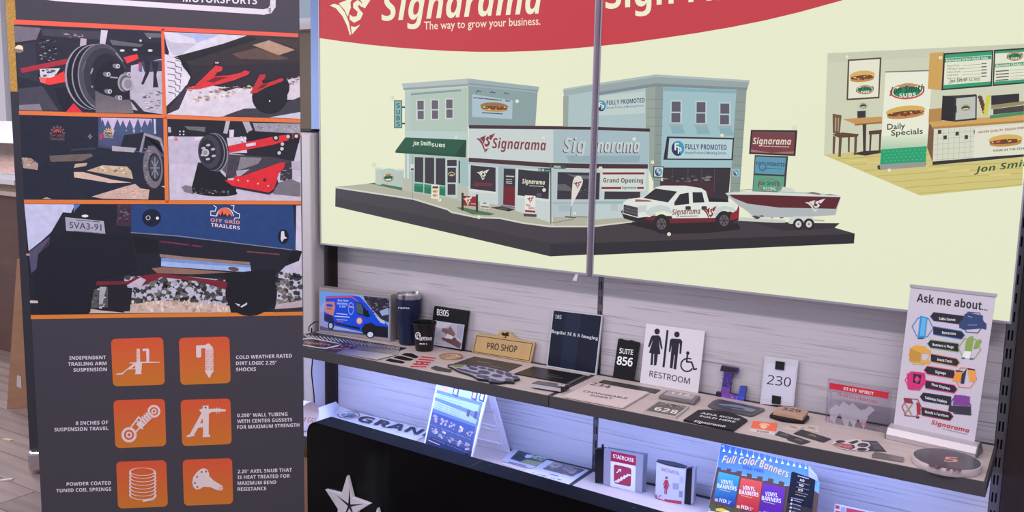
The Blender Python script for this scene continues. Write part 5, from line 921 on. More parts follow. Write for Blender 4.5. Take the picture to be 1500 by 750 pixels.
# --- black cup
c = at_z(621.5, 512.6, 0); prof = [(0, .001), (.032, .001), (.033, .004), (.0425, .098), (.0455, .099), (.0455, .106)]
t = thing('plastic_cup', c, 'black plastic stadium cup with white logo in front of the navy tumbler', 'cup')
lathe('cup_wall', prof+[(.0445, .107), (.043, .106), (.031, .008), (0, .006)], c, mat('cup_black', (20, 20, 24), 0.32), t)
P = Print(Round(c, prof), G); kc = lambda L: K(565, 420, 5.769, L)
a = kc([(272, 415)])[0]; P.ring(a[0], a[1], 4.2, 5.4, 1.2, (216, 214, 220), 0, 60, 400); P.ring(a[0]+.6, a[1]+1, 2.4, 3.2, .9, (216, 214, 220), 0, 90, 380)
a, b = kc([(285, 455), (392, 452)]); P.text('unna', a[0], a[1], b[0], b[1], 5.6, (216, 214, 220), 'sbi'); a, b = kc([(255, 462), (386, 464)]); P.line([a, b], .9, (216, 214, 220)); a, b = kc([(288, 482), (348, 484)]); P.dashes(a[0], a[1], b[0], b[1], 1.8, (200, 198, 204), 5); a, b = kc([(305, 428), (345, 428)]); P.dashes(a[0], a[1], b[0], b[1], 1, (200, 198, 204), 3)
P.build('logo_print', t)
# --- B305
o, pl = standing('room_sign', 'black room sign B305 with a photo of hands', 'sign', [(636.4, 448.6), (685.8, 456), (677.6, 513.6), (628.2, 506)], -.03, .012, blk)
P = Print(pl, G); kb = kc
P.poly([(634.6, 469), (680.6, 475.8), (675.6, 511.6), (629.4, 504.4)], (178, 176, 192)); P.text('B305', 640, 461.4, 657.4, 463.4, 8.6, (226, 222, 228), 'sr', bold=.02)
P.poly(kb([(405, 290), (560, 310), (480, 360), (410, 400)]), (196, 196, 212)); P.poly(kb([(480, 350), (530, 355), (545, 330), (570, 370), (590, 400), (560, 440), (510, 400), (470, 372)]), (132, 98, 98)); P.poly(kb([(470, 425), (520, 440), (590, 430), (600, 450), (640, 480), (625, 525), (560, 490), (480, 450)]), (104, 74, 78)); P.poly(kb([(520, 395), (570, 420), (560, 445), (500, 430)]), (222, 220, 230)); P.poly(kb([(605, 320), (660, 325), (640, 450), (600, 420)]), (156, 156, 178)); P.dashes(*kb([(415, 475)])[0], *kb([(440, 478)])[0], 1, (130, 126, 140), 2)
P.build('photo_print', o)
# --- small loose plates
for L, lab in ((([(1040, 478), (1090, 458), (1225, 485), (1275, 500), (1245, 515), (1100, 492)]), 'small dark name plate nearest the striped mat, first of three in a row'), ([(1140, 445), (1180, 428), (1240, 430), (1375, 465), (1340, 480), (1280, 478)], 'small dark name plate in the middle of a row of three'), ([(1240, 408), (1285, 392), (1360, 395), (1440, 435), (1400, 450)], 'small dark name plate just in front of the black cup')):
    o, pl = flat('name_plate', lab, 'name plate', K(440, 470, 8.333, L), .0025, blk, group='dark name plates on the shelf')
o, pl = flat('decal', 'red and clear lettered decal sheet in front of the black cup', 'decal', kc([(205, 682), (300, 592), (438, 598), (345, 688)]), .0006, mat('decal_film', (214, 196, 196), 0.3))
P = Print(pl, G)
for k in range(5): a, b = kc([(212+k*22, 672-k*20), (345+k*20, 676-k*18)]); P.dashes(a[0], a[1], b[0], b[1], 1.9, (186, 50, 56), 6, k)
a, b = kc([(240, 660), (352, 664)]); P.text('LET', a[0], a[1], b[0], b[1], 7.6, (170, 42, 50), 'sb', up=(.75, -.7)); P.build('lettering', o)
c = at_z(660.7, 523, 0); o = lathe('coaster', [(0, .0005), (.0425, .0005), (.0435, .003), (.0425, .006), (0, .0062)], c, mat('coaster_wood', (196, 160, 130), 0.6, noise=((60, 60, 60), .2))); tag(o, 'round wooden coaster with burnt edge on the shelf', 'coaster')
P = Print(zplane(.0064), G); P.ring(660.7, 521.6, 17, 4.5, 1.1, (120, 74, 56)); P.specks([(648, 519), (673, 519), (673, 524), (648, 524)], 14, 1.6, [(140, 96, 72), (220, 190, 160)], 77, .4); P.build('burnt_ring', o)
o, pl = flat('name_plate', 'dark green-grey plate on the shelf edge beside the feather sticker', 'name plate', kc([(383, 682), (420, 666), (470, 680), (560, 700), (545, 716), (430, 700)]), .0045, mat('plate_green_grey', (66, 70, 68), .45), group='dark name plates on the shelf')
# --- feather-like sticker, brown plaque
kf = lambda L: K(640, 480, 6.818, L)
o, pl = flat('plaque', 'thin dark bronze plaque lying in front of the gold sign', 'plaque', kf([(170, 356), (375, 287), (852, 370), (690, 444)]), .0025, mat('bronze_plaque', (78, 70, 68), 0.5, metal=.1))
P = Print(pl, G); a, b = kf([(400, 335), (560, 360)]); P.dashes(a[0], a[1], b[0], b[1], .6, (130, 116, 108), 6); P.build('engraving', o); P = Print(pl, G); a, b = kf([(520, 380), (640, 400)]); P.dashes(a[0], a[1], b[0], b[1], .6, (130, 116, 108), 6); P.build('engraving', o)
fo = [(105, 376), (125, 362), (270, 358), (300, 372), (430, 372), (560, 402), (640, 422), (740, 452), (800, 478), (830, 510), (770, 522), (775, 545), (690, 538), (620, 550), (525, 540), (510, 524), (405, 510), (360, 480), (310, 460), (215, 430), (170, 406), (150, 394)]
o, pl = flat('cutout_sign', 'leaf-shaped cutout with purple petals and a green tip at the shelf edge', 'cutout', kf(fo), .0055, mat('cutout_black', (30, 28, 36), .4), z0=.0027)
cx_ = 470; cy_ = 452
P = Print(pl, G); P.poly(kf([(cx_+(x-cx_)*.965, cy_+(y-cy_)*.90) for x, y in fo]), (150, 148, 158))
for x, y, rx, ry, r in ((320, 388, 26, 9, 10), (380, 384, 30, 9, 10), (365, 410, 46, 13, 8), (455, 402, 42, 13, 12), (540, 422, 40, 14, 14), (470, 445, 62, 20, 8), (300, 432, 60, 12, 14), (380, 452, 60, 11, 12), (630, 446, 44, 18, 20), (600, 480, 56, 15, 6), (460, 488, 70, 14, 6), (715, 470, 42, 20, 22), (785, 498, 38, 16, 10), (720, 520, 44, 14, 8), (600, 536, 70, 11, 4), (530, 515, 70, 9, 6), (240, 418, 50, 10, 16)): P.poly(ell(*kf([(x, y)])[0], rx/6.818, ry/6.818, r, 14), (66, 62, 98))
for x, y, rx, ry in ((190, 380, 26, 12), (235, 384, 30, 12), (150, 376, 22, 7), (265, 372, 14, 8)): a = kf([(x, y)])[0]; P.poly(ell(a[0], a[1], rx/6.818, ry/6.818), (126, 130, 62)); P.ring(a[0], a[1], rx/6.818*.6, ry/6.818*.6, .6, (70, 74, 44))
P.build('printed_petals', o)
# --- PRO SHOP
ps = kf([(395, 64), (590, 84), (622, 48), (660, 31), (700, 36), (735, 52), (765, 92), (800, 118), (980, 150), (935, 345), (350, 250)])
o, pl = standing('engraved_sign', 'tan sign reading PRO SHOP with a tree on its arch', 'sign', ps, -.022, .008, mat('tan_signboard', (206, 170, 116), .45, noise=((30, 30, 6), .05)))
P = Print(pl, G); P.line(kf([(400, 80), (955, 160), (920, 330), (365, 238)]), .9, (66, 44, 46), True); a, b = kf([(498, 210), (798, 247)]); P.text('PRO SHOP', a[0], a[1], b[0], b[1], 9.0, (58, 42, 46), 'sr', up=(.12, -1), bold=.02); P.build('engraving', o); P = Print(pl, G)
P.specks(kf([(655, 50), (715, 55), (712, 82), (655, 76)]), 26, 1.9, [(40, 32, 38), (50, 40, 42)], 78); P.line(kf([(686, 70), (684, 96)]), 1.1, (40, 32, 38)); P.dashes(*kf([(660, 98)])[0], *kf([(700, 102)])[0], .6, (90, 70, 60), 3); P.build('engraving', o)
# --- dark plate in a holder, small block sign
kd = kf
o, pl = flat('plaque', 'glossy black plaque in a grey holder in front of the dark blue office sign', 'plaque', kd([(775, 456), (965, 386), (1502, 476), (1335, 560), (1250, 545)]), .004, mat('glossy_black', (24, 22, 26), .34))
P = Print(pl, G); P.poly(kd([(1290, 556), (1330, 562), (1502, 478), (1470, 472)]), (84, 80, 80)); a, b = kd([(1020, 470), (1260, 505)]); P.dashes(a[0], a[1], b[0], b[1], 1.6, (62, 52, 56), 7); a, b = kd([(1040, 452), (1220, 480)]); P.dashes(a[0], a[1], b[0], b[1], .8, (70, 60, 64), 7); P.build('engraving', o)
t0 = kd([(945, 556), (1005, 530), (1322, 574), (1238, 602)])
o, pl = flat('desk_sign', 'small silver-fronted block sign at the shelf edge', 'sign', t0, .014, mat('block_dark', (40, 38, 42), .3), z0=.0042)
P = Print(pl, G); P.poly([(t0[0][0]*.9+t0[2][0]*.1-3, t0[0][1]+.2), (t0[1][0]-1, t0[1][1]+.7), (t0[2][0]-3, t0[2][1]+.3), (t0[3][0]-1.6, t0[3][1]-.8)], (96, 92, 94)); P.text('98', *kd([(1200, 578)])[0], *kd([(1272, 588)])[0], 3.2, (206, 204, 206), 'sb', up=(.6, -.8)); P.build('printed_face', o)
fa, fb = at_z(*t0[0], .0182), at_z(*t0[3], .0182); prism('silver_front', [fa+Vector((0, -.0004, -.012)), fb+Vector((0, -.0004, -.012)), fb+Vector((0, -.0004, -.0005)), fa+Vector((0, -.0004, -.0005))], (0, -.001, 0), mat('silver_front', (206, 202, 210), .35, metal=.2), o)
# --- office sign
o, pl = standing('office_sign', 'dark blue office sign reading Baptist M & S Imaging', 'sign', [(810, 453.5), (882.5, 462), (873, 549), (800.5, 536.5)], -.032, .008, mat('sign_edge_light', (206, 206, 216), .3))
P = Print(pl, G); P.poly([(811.2, 454.8), (880.8, 463), (871.4, 547.2), (802, 535.2)], (24, 26, 44)); P.poly([(830, 457), (852, 459.6), (842, 542), (820, 538.4)], (30, 36, 56)); P.text('105', 812.8, 466.2, 822.2, 467.4, 5.6, (186, 186, 194), 'serif', up=(.1, -1)); P.text('Baptist M & S Imaging', 807.6, 487.4, 875.6, 498, 5.0, (206, 206, 214), 'serif', up=(.08, -1)); P.build('printed_face', o, ink(.18))
# --- changeable insert plate and strip
kg = lambda L: K(820, 450, 4.4125, L)
o, pl = flat('insert_strip', 'dark grey insert strip lying behind the cream 234 plate', 'insert strip', kg([(250, 484), (285, 469), (652, 534), (616, 556)]), .002, dkg)
o, pl = flat('room_plate', 'cream plate numbered 234 lying flat on the shelf', 'sign', kg([(25, 573), (205, 487), (577, 548), (410, 646)]), .005, mat('cream_plate', (226, 208, 206), .45), z0=.0021)
P = Print(pl, G); P.text('234', *kg([(192, 500)])[0], *kg([(318, 524)])[0], 5.4, (52, 42, 48), 'sb', up=(.85, -.62)); P.build('lettering', o); P = Print(pl, G); P.text('CHANGEABLE', *kg([(146, 545)])[0], *kg([(430, 594)])[0], 3.3, (66, 54, 60), '', up=(.9, -.6), bold=.02); P.build('lettering', o); P = Print(pl, G); P.text('INSERT', *kg([(192, 572)])[0], *kg([(335, 596)])[0], 3.3, (66, 54, 60), '', up=(.9, -.6), bold=.02); P.build('lettering', o)
# --- suite 856
wv = [(378, 205), (395, 204), (412, 212), (440, 216), (462, 214), (480, 222), (517, 230), (475, 482), (455, 473), (430, 470), (410, 468), (395, 462), (375, 455), (360, 458), (342, 450)]
o, pl = standing('suite_sign', 'narrow black sign with wavy ends reading SUITE 856', 'sign', kg(wv), -.024, .006, mat('suite_black', (28, 28, 33), .5, spec=.3))
P = Print(pl, G); P.text('SUITE', *kg([(384, 296)])[0], *kg([(472, 308)])[0], 7.2, (226, 224, 230), 'sr', bold=.02, up=(.1, -1)); P.build('lettering', o)
P = Print(pl, G); P.text('856', *kg([(366, 368)])[0], *kg([(468, 382)])[0], 11.6, (226, 224, 230), 'sr', bold=.03, up=(.13, -1)); P.build('lettering', o)
# --- restroom
o, pl = standing('restroom_sign', 'square white sign with man, woman and wheelchair reading RESTROOM', 'sign', kg([(558, 105), (938, 155), (893, 553), (518, 490)]), -.03, .004, wht)
P = Print(pl, G); B_ = (36, 34, 44)
P.poly(ell(*kg([(629, 157)])[0], 4, 4.3), B_); P.poly(kg([(600, 182), (640, 182), (652, 196), (664, 268), (655, 272), (640, 212), (650, 304), (634, 304), (624, 375), (608, 378), (610, 302), (605, 302), (600, 374), (585, 374), (592, 298), (576, 294), (604, 208), (580, 258), (570, 255), (588, 194)]), B_)
P.poly(kg([(690, 147), (703, 149), (677, 390), (663, 387)]), B_)
P.poly(ell(*kg([(757, 176)])[0], 4, 4.3), B_); P.poly(kg([(724, 202), (780, 206), (792, 220), (784, 302), (773, 300), (776, 232), (770, 238), (752, 402), (734, 400), (744, 308), (739, 308), (728, 396), (711, 392), (724, 240), (714, 290), (704, 288), (712, 212)]), B_)
a = kg([(827, 372)])[0]; P.poly(ell(*kg([(827, 297)])[0], 2.5, 2.7), B_); P.line(kg([(824, 312), (820, 352), (852, 356), (868, 402), (884, 398)]), 2.4, B_); P.line(kg([(822, 330), (848, 334)]), 1.8, B_); P.ring(a[0]-1, a[1]+.4, 10, 10.4, 2, B_, 0, 30, 262)
P.text('RESTROOM', *kg([(578, 447)])[0], *kg([(838, 497)])[0], 8.6, B_, 'sr', up=(.1, -1)); P.build('pictogram_print', o)
# --- 112, 628, ADA
o, pl = flat('room_plate', 'small grey plate with sloped edges numbered 112 below the restroom sign', 'sign', kg([(637, 570), (690, 533), (912, 572), (872, 612)]), .012, mat('grey_plate_edge', (118, 112, 114), .45), bev=.004)
P = Print(pl, G); P.poly(kg([(668, 566), (700, 540), (880, 572), (850, 598)]), (158, 148, 150)); P.text('112', *kg([(722, 558)])[0], *kg([(840, 578)])[0], 3.8, (206, 196, 196), '', bold=.015, up=(.7, -.8)); P.build('raised_number', o)
o, pl = flat('room_plate', 'square dark patterned plate numbered 628 with a pale edge', 'sign', kg([(540, 668), (636, 603), (838, 640), (750, 710)]), .006, mat('plate_pale_edge', (190, 182, 174), .4))
P = Print(pl, G); P.poly(kg([(555, 667), (640, 610), (822, 642), (742, 702)]), (92, 84, 78)); P.specks(kg([(650, 612), (815, 643), (790, 660), (630, 628)]), 40, 1.6, [(150, 140, 132), (66, 60, 58), (178, 168, 160)], 79, .4); P.text('628', *kg([(605, 664)])[0], *kg([(752, 690)])[0], 6.6, (216, 208, 206), 'sb', up=(.65, -.75)); P.build('printed_face', o)
ka = lambda L: K(1000, 500, 4.1667, L)
o, pl = flat('arched_sign', 'black arched plate lettered ADA SIGNS SOLD HERE lying at the shelf edge', 'sign', ka([(5, 478), (95, 418), (150, 416), (230, 424), (300, 438), (350, 455), (396, 478), (310, 542)]), .006, mat('ada_black', (32, 31, 35), .5, spec=.3))
P = Print(pl, G); P.text('ADA SIGNS', *ka([(108, 440)])[0], *ka([(345, 482)])[0], 2.9, (206, 200, 204), '', bold=.02, up=(.8, -.7)); P.build('lettering', o); P = Print(pl, G); P.text('SOLD HERE', *ka([(100, 458)])[0], *ka([(318, 496)])[0], 2.9, (206, 200, 204), '', bold=.02, up=(.8, -.7)); P.build('lettering', o); P = Print(pl, G); P.text('Signarama', *ka([(65, 491)])[0], *ka([(258, 525)])[0], 3.6, (206, 200, 204), 'sbi', up=(.6, -.8)); P.build('lettering', o)
# --- letter L
kl = lambda L: K(1040, 520, 6.25, L)
o, pl = standing('letter_block', 'block letter L printed with a purple galaxy', 'letter', kl([(103, 100), (258, 124), (250, 174), (205, 167), (178, 352), (262, 368), (275, 287), (333, 291), (310, 427), (50, 380), (58, 338), (100, 343), (130, 152), (93, 146)]), -.022, .012, mat('letter_edge', (52, 40, 70), .4))
P = Print(pl, G); P.poly(kl([(103, 100), (258, 124), (250, 174), (205, 167), (178, 352), (262, 368), (275, 287), (333, 291), (310, 427), (50, 380), (58, 338), (100, 343), (130, 152), (93, 146)]), (66, 50, 118)); P.poly(kl([(103, 102), (250, 126), (240, 160), (130, 152), (95, 144)]), (46, 34, 50)); P.poly(kl([(52, 378), (60, 340), (110, 348), (100, 388)]), (38, 28, 44)); P.poly(kl([(110, 290), (185, 300), (178, 350), (230, 366), (230, 412), (105, 388)]), (112, 66, 150)); P.poly(kl([(235, 370), (262, 370), (276, 290), (332, 293), (309, 425), (235, 412)]), (62, 74, 176)); P.specks(kl([(120, 165), (215, 175), (190, 330), (105, 320)]), 30, 1.5, [(120, 90, 170), (50, 40, 96), (90, 80, 160)], 81); P.specks(kl([(110, 350), (320, 390), (305, 420), (110, 390)]), 26, 1.2, [(150, 140, 220), (80, 60, 150), (110, 120, 210)], 82); P.build('galaxy_print', o, ink(.25))
# --- rounded metal plate
o, pl = flat('rounded_plate', 'rounded pewter plate with a landscape engraving below the letter L', 'plaque', kl([(-20, 460), (30, 418), (75, 404), (110, 408), (450, 478), (498, 488), (500, 500), (400, 550), (370, 556), (20, 484)]), .005, mat('pewter', (92, 88, 94), .35, metal=.3))
P = Print(pl, G); P.poly(kl([(30, 455), (80, 420), (460, 492), (385, 540)]), (64, 62, 72)); P.poly(kl([(60, 445), (240, 455), (430, 500), (385, 520), (200, 490)]), (112, 122, 140)); P.poly(kl([(120, 460), (300, 488), (330, 505), (180, 482)]), (56, 56, 66)); P.build('engraving', o)
# --- 230
o, pl = standing('room_sign', 'clear acrylic sign numbered 230 with two black square magnets', 'sign', kl([(500, 10), (810, 50), (765, 472), (458, 440)]), -.024, .005, mat('acrylic_white', (216, 214, 224), .15))
P = Print(pl, G); P.poly(kl([(515, 74), (790, 112), (755, 440), (475, 398)]), (196, 194, 210)); P.text('230', *kl([(520, 266)])[0], *kl([(735, 292)])[0], 13.4, (40, 38, 48), 'sr', bold=.0, up=(.13, -1)); P.build('printed_face', o, ink(.2))
for L in ([(605, 54), (686, 64), (678, 138), (598, 128)], [(572, 368), (652, 380), (646, 452), (568, 442)]): prism('magnet', [pl.at(*p) for p in kl(L)], pl.n*.004, mat('magnet_black', (20, 20, 22), .5), o)
# --- 329
o, pl = flat('desk_sign', 'tan number sign 329 on a dark wooden base', 'sign', kl([(545, 545), (580, 514), (700, 500), (880, 530), (912, 560), (865, 602), (760, 596), (640, 578)]), .011, mat('dark_base', (32, 25, 28), .45, spec=.3), bev=.003)
P2 = zplane(.021); prism('number_plate', [P2.at(*p) for p in kl([(578, 518), (622, 474), (690, 470), (790, 480), (900, 515), (850, 570)])], (0, 0, -.0095), mat('tan_plate', (196, 158, 132), .5, noise=((40, 40, 40), .06)), o)
P = Print(zplane(.0212), G); P.text('329', *kl([(655, 500)])[0], *kl([(822, 528)])[0], 5.0, (72, 50, 54), 'sb', up=(.55, -.8)); P.build('number', o)
# --- orange label, cards
o, pl = flat('sticker', 'orange and white sticker numbered 2240', 'sticker', kl([(360, 698), (396, 602), (620, 625), (592, 734)]), .001, mat('sticker_white', (226, 214, 216), .4))
P = Print(pl, G); P.poly(kl([(372, 668), (396, 602), (620, 625), (600, 702)]), (232, 98, 56)); P.poly(ell(*kl([(500, 645)])[0], 8, 3.4, 5, 16, 180, 360), (240, 170, 140)); P.poly(ell(*kl([(492, 655)])[0], 5, 3, 5), (242, 180, 150)); P.text('2240', *kl([(425, 702)])[0], *kl([(535, 716)])[0], 2.6, (90, 80, 96), 'sb', up=(.3, -.9)); P.build('printed_face', o)
km = lambda L: K(1110, 580, 6.82, L)
for L, z, lab, dark, nm in (([(230, 330), (330, 280), (478, 300), (380, 348)], .0, 'cream business card, left of the two lying behind the black cards', False, 'business_card'), ([(452, 284), (606, 300), (612, 366), (480, 345)], .0, 'cream business card with a gold mark behind the largest black card', False, 'business_card'), ([(355, 374), (440, 334), (735, 428), (655, 462)], .0008, 'largest black business card, with gold print', True, 'business_card'), ([(170, 388), (215, 348), (382, 404), (300, 428)], .0, 'black business card touching the orange sticker', True, 'business_card'), ([(290, 434), (390, 405), (530, 455), (435, 485)], .0006, 'black business card nearest the shelf edge', True, 'business_card')):
    o, pl = flat(nm, lab, 'business card', km(L), .0012, mat('card_black', (44, 42, 48), .4) if dark else mat('card_cream', (216, 200, 196), .5), z0=z, group='business cards on the shelf')
    a = km(L); mx = sum(p[0] for p in a)/4; my = sum(p[1] for p in a)/4
    P = Print(pl, G); c_ = (150, 120, 78) if z == .0008 or not dark else (110, 106, 112); P.dashes(mx-7, my-1.6, mx+6, my+1.6, .7, c_, 5); P.dashes(mx-4, my-2.4, mx+5, my-.2, .9, c_, 3, 5); P.build('print', o)
# --- paw sticker and dark card
o, pl = flat('business_card', 'dark trapezoid card lying behind the paw sticker', 'business card', km([(1035, 444), (1190, 450), (1285, 556), (1110, 550)]), .0012, mat('card_slate', (70, 70, 78), .45), group='business cards on the shelf')
P = Print(pl, G); [P.dashes(*km([(1130+12*k, 470+16*k)])[0], *km([(1200+14*k, 474+16*k)])[0], .6, (130, 130, 138), 4, k) for k in range(4)]; P.build('print', o)
o, pl = flat('sticker', 'white-edged black and red paw print sticker', 'sticker', km([(738, 482), (760, 448), (820, 436), (880, 444), (960, 430), (1020, 432), (1035, 452), (1110, 462), (1128, 496), (1100, 515), (1118, 532), (1090, 552), (1010, 552), (975, 538), (930, 546), (830, 524)]), .0008, mat('sticker_paper', (222, 212, 216), .4), z0=.0014)
P = Print(pl, G); P.poly(ell(*km([(825, 455)])[0], 7.4, 1.9), (48, 46, 52)); P.poly(km([(745, 482), (800, 466), (960, 490), (972, 516), (930, 538), (830, 514)]), (48, 44, 50)); P.poly(km([(758, 483), (810, 472), (940, 494), (950, 516), (920, 530), (830, 508)]), (176, 96, 98)); P.poly(km([(902, 464), (995, 440), (1008, 458), (945, 480)]), (48, 46, 52)); P.poly(ell(*km([(1052, 490)])[0], 8, 3), (48, 46, 52)); P.poly(ell(*km([(1040, 533)])[0], 7.4, 2.4), (48, 46, 52)); P.specks(km([(770, 485), (940, 490), (930, 525), (830, 508)]), 12, 1.4, [(206, 150, 150), (110, 60, 66)], 83, .3); P.specks(km([(1020, 482), (1085, 482), (1085, 498), (1020, 498)]), 8, 1.1, [(130, 126, 130)], 84, .4); P.build('printed_paw', o)
# --- acrylic award
kk = lambda L: K(1180, 400, 2.344, L)
acr = mat('clear_acrylic', (236, 232, 240), .02, trans=1.0, ior=1.12)
pts = kk([(75, 365), (295, 405), (285, 552), (68, 512)])
b0, b1 = at_z(*pts[3], 0), at_z(*pts[2], 0); bd = (b1-b0).normalized(); an = bd.cross(Vector((0, 0, 1))); AP = Plane((b0+b1)/2, an); an = AP.n
t = thing('award_plaque', (b0+b1)/2, 'clear acrylic award reading STAFF SPIRIT with a red band', 'award')
V = [AP.at(*p) for p in pts]; V[2].z = V[3].z = .001
prism('acrylic_block', V, -an*.018, acr, t, .0012)
P = Print(AP.off(.0004), 1.3); P.poly(kk([(82, 376), (286, 410), (284, 432), (81, 397)]), (190, 40, 58)); P.text('STAFF SPIRIT', *kk([(130, 401)])[0], *kk([(234, 419)])[0], 4.6, (240, 220, 222), 'serif', up=(.05, -1)); P.text('MARITZA MIRANDA', *kk([(110, 420)])[0], *kk([(246, 449)])[0], 4.6, (178, 70, 84), 'serif', up=(.05, -1))
for k, c in enumerate('2019'): P.text(c, *kk([(84, 415+12*k)])[0], *kk([(90, 416+12*k)])[0], 3.4, (120, 110, 170), 'sb')
P.text('kw', *kk([(190, 520)])[0], *kk([(210, 524)])[0], 4.6, (190, 50, 66), 'sb'); P.text('RIVER', *kk([(213, 522)])[0], *kk([(258, 530)])[0], 3.4, (80, 74, 84), 'sb'); P.build('lettering', t)
P = Print(AP.off(.0002), 1.3); P.poly(kk([(82, 470), (105, 450), (115, 458), (130, 440), (150, 455), (160, 445), (172, 455), (188, 470), (205, 468), (220, 455), (238, 470), (215, 490), (200, 535), (180, 500), (165, 530), (150, 505), (146, 530), (132, 520), (118, 480), (105, 500), (100, 515), (86, 505)]), (206, 200, 216)); P.build('frosted_mark', t, mat('frosted_acrylic', (222, 216, 230), .5, trans=.55, ior=1.1))
# --- metal name badge, round disc sign
o, pl = flat('name_badge', 'slim silver name badge on the shelf edge beside the round sign', 'name badge', kk([(228, 622), (240, 613), (338, 632), (335, 646), (228, 630)]), .004, mat('badge_silver', (140, 134, 136), .3, metal=.6))
c = at_z(1386, 682.5, 0); o = lathe('round_sign', [(0, .0005), (.080, .0005), (.081, .002), (.081, .018), (.080, .0192), (0, .0192)], c, mat('disc_edge', (206, 190, 194), .35), None, 64); tag(o, 'round sign disc numbered 5 with a pale rim at the right shelf end', 'sign')
DP = zplane(.0194); c2 = Vector((c.x, c.y, .0194))
P = Print(DP, G); px = []
for k in range(48):
    a = 2*math.pi*k/48; v = c2+Vector((.0775*math.cos(a), .0775*math.sin(a), 0))-CAM_LOC
    px.append((750+FPX*v.dot(CR)/v.dot(_f), 375+FPX*v.dot(CD)/v.dot(_f)))
P.poly(px, (70, 66, 74)); P.text('5', *K(1290, 540, 4.167, [(385, 566)])[0], *K(1290, 540, 4.167, [(470, 572)])[0], 7.0, (206, 138, 116), 'sb', up=(.2, -1)); kz = lambda L: K(1290, 540, 4.167, L)
P.specks(kz([(295, 580), (490, 610), (500, 632), (310, 605)]), 40, 3, [(110, 52, 58), (90, 44, 52)], 85, .4); P.build('printed_face', o, ink(.2))
# --- mini roll-up banner
m0 = at_z(1297.5, 643, 0); m1 = at_z(1428, 672.5, 0); md = (m1-m0).normalized(); mn = Vector((md.y, -md.x, 0))
if mn.dot(CAM_LOC-m0) < 0: mn = -mn
base0 = (m0-mn*.035)+Vector((0, 0, .035)); base1 = (m1-mn*.035)+Vector((0, 0, .035))
top = at_y(1334, 418, -.0955)
MP = plane3(base0, base1, top)
t = thing('mini_banner', (m0+m1)/2, 'small white tabletop roll-up banner headed Ask me about', 'banner')
q = [(1334, 419.5), (1459, 433.5), (1425.6, 660.4), (1308, 630.6)]
sheet = mat('banner_white', (222, 214, 226), .45)
V = [MP.at(*p) for p in q]; msh = prism('sheet', V, -MP.n*.0006, sheet, t)
cas = []
for u, z in ((0, .001), (0, .014), (-.012, .03), (-.034, .036), (-.040, .036), (-.075, .004), (-.075, .001)): cas.append(m0+mn*u+Vector((0, 0, z)))
o = prism('cassette', cas, (m1-m0), mat('cassette_silver', (196, 188, 194), .35, metal=.3), t)
capm = mat('cap_grey', (104, 100, 106), .4)
prism('end_cap', [v+(m1-m0)+md*.0002 for v in cas], md*.003, capm, t); prism('end_cap', [v-md*.0002 for v in cas], -md*.003, capm, t)
r0, r1 = MP.at(1333, 420.5), MP.at(1460, 435); prism('top_rail', [r0+MP.n*.003, r1+MP.n*.003, r1-MP.n*.005, r0-MP.n*.005], (0, 0, .008), mat('rail_silver', (196, 190, 200), .35, metal=.2), t)
pc = MP.at(1396.5, 424); tube('support_pole', [(m0+m1)/2-mn*.045+Vector((0, 0, .033)), pc-MP.n*.009], .003, alu, t)
kn = lambda L: K(1300, 410, 5.0, L)
P = Print(MP.off(.0002), 1.42); GH = (206, 198, 208)
for i in range(6):
    for j in range(11):
        a = qmap(q, .08+.17*i+(.085 if j % 2 else 0), .09+.085*j)
        if a[0] < 1455-(a[1]-430)*.14: P.ring(a[0], a[1], 9, 8.6, .6, GH, 30, 0, 360, 6)
P.text('Ask me about...', *kn([(213, 158)])[0], *kn([(732, 226)])[0], 11.6, (46, 42, 50), 'sb', up=(.1, -1), h2=12.4)
P.build('heading_print', msh)
P = Print(MP.off(.0008), 1.42); TW = (226, 222, 228); DKB = (40, 38, 48)
rows = [((318, 268), (565, 300), 'Table Covers', (376, 293), (497, 301), (40, 48, 84), -1), ((335, 370), (562, 405), 'Retractors', (400, 395), (500, 404), (40, 110, 180), 1), ((295, 468), (520, 500), 'Banners & Flags', (330, 482), (484, 502), (120, 150, 70), -1), ((318, 570), (526, 605), 'Event Tents', (366, 592), (474, 608), (200, 130, 60), 1), ((270, 660), (490, 696), 'Signage', (350, 682), (428, 694), (200, 80, 90), -1)]
for (a, b, s_, t0_, t1_, oc, sd) in rows:
    (ax, ay), (bx, by) = kn([a])[0], kn([b])[0]
    for g_, c_ in ((1.2, oc), (0, DKB)):
        if sd < 0: P.poly([(ax-g_, ay), (ax+4, ay-5.2-g_), (bx, by-6-g_), (bx, by+5+g_), (ax+4, ay+5.2+g_)], c_)
        else: P.poly([(ax, ay-5.2-g_), (bx-4, by-5.2-g_), (bx+g_, by), (bx-4, by+5.2+g_), (ax, ay+5.2+g_)], c_)
    P.text(s_, *kn([t0_])[0], *kn([t1_])[0], 3.8, TW, 'sb')
def hexa(x, y, r, c, w_=1.2):
    P.line([(x+r*math.cos(math.radians(60*k+5)), y+r*math.sin(math.radians(60*k+5))) for k in range(6)], w_, c, True)
hexa(1425, 472.4, 17, (60, 74, 116)); P.poly(kn([(565, 250), (600, 240), (700, 262), (695, 300), (725, 320), (722, 365), (690, 355), (560, 365), (525, 350), (525, 310), (560, 290)]), (50, 66, 106)); P.line(kn([(590, 265), (620, 275)]), .8, (150, 160, 196)); P.line(kn([(590, 330), (655, 330)]), .6, (150, 160, 196))
hexa(1351.4, 479.4, 15.4, (50, 130, 196)); P.poly(kn([(240, 262), (292, 275), (275, 425), (222, 425)]), (40, 136, 196)); P.poly(kn([(252, 275), (284, 284), (270, 410), (236, 408)]), (90, 170, 216)); P.rect(1344, 494.6, 1353, 496.4, (60, 60, 70))
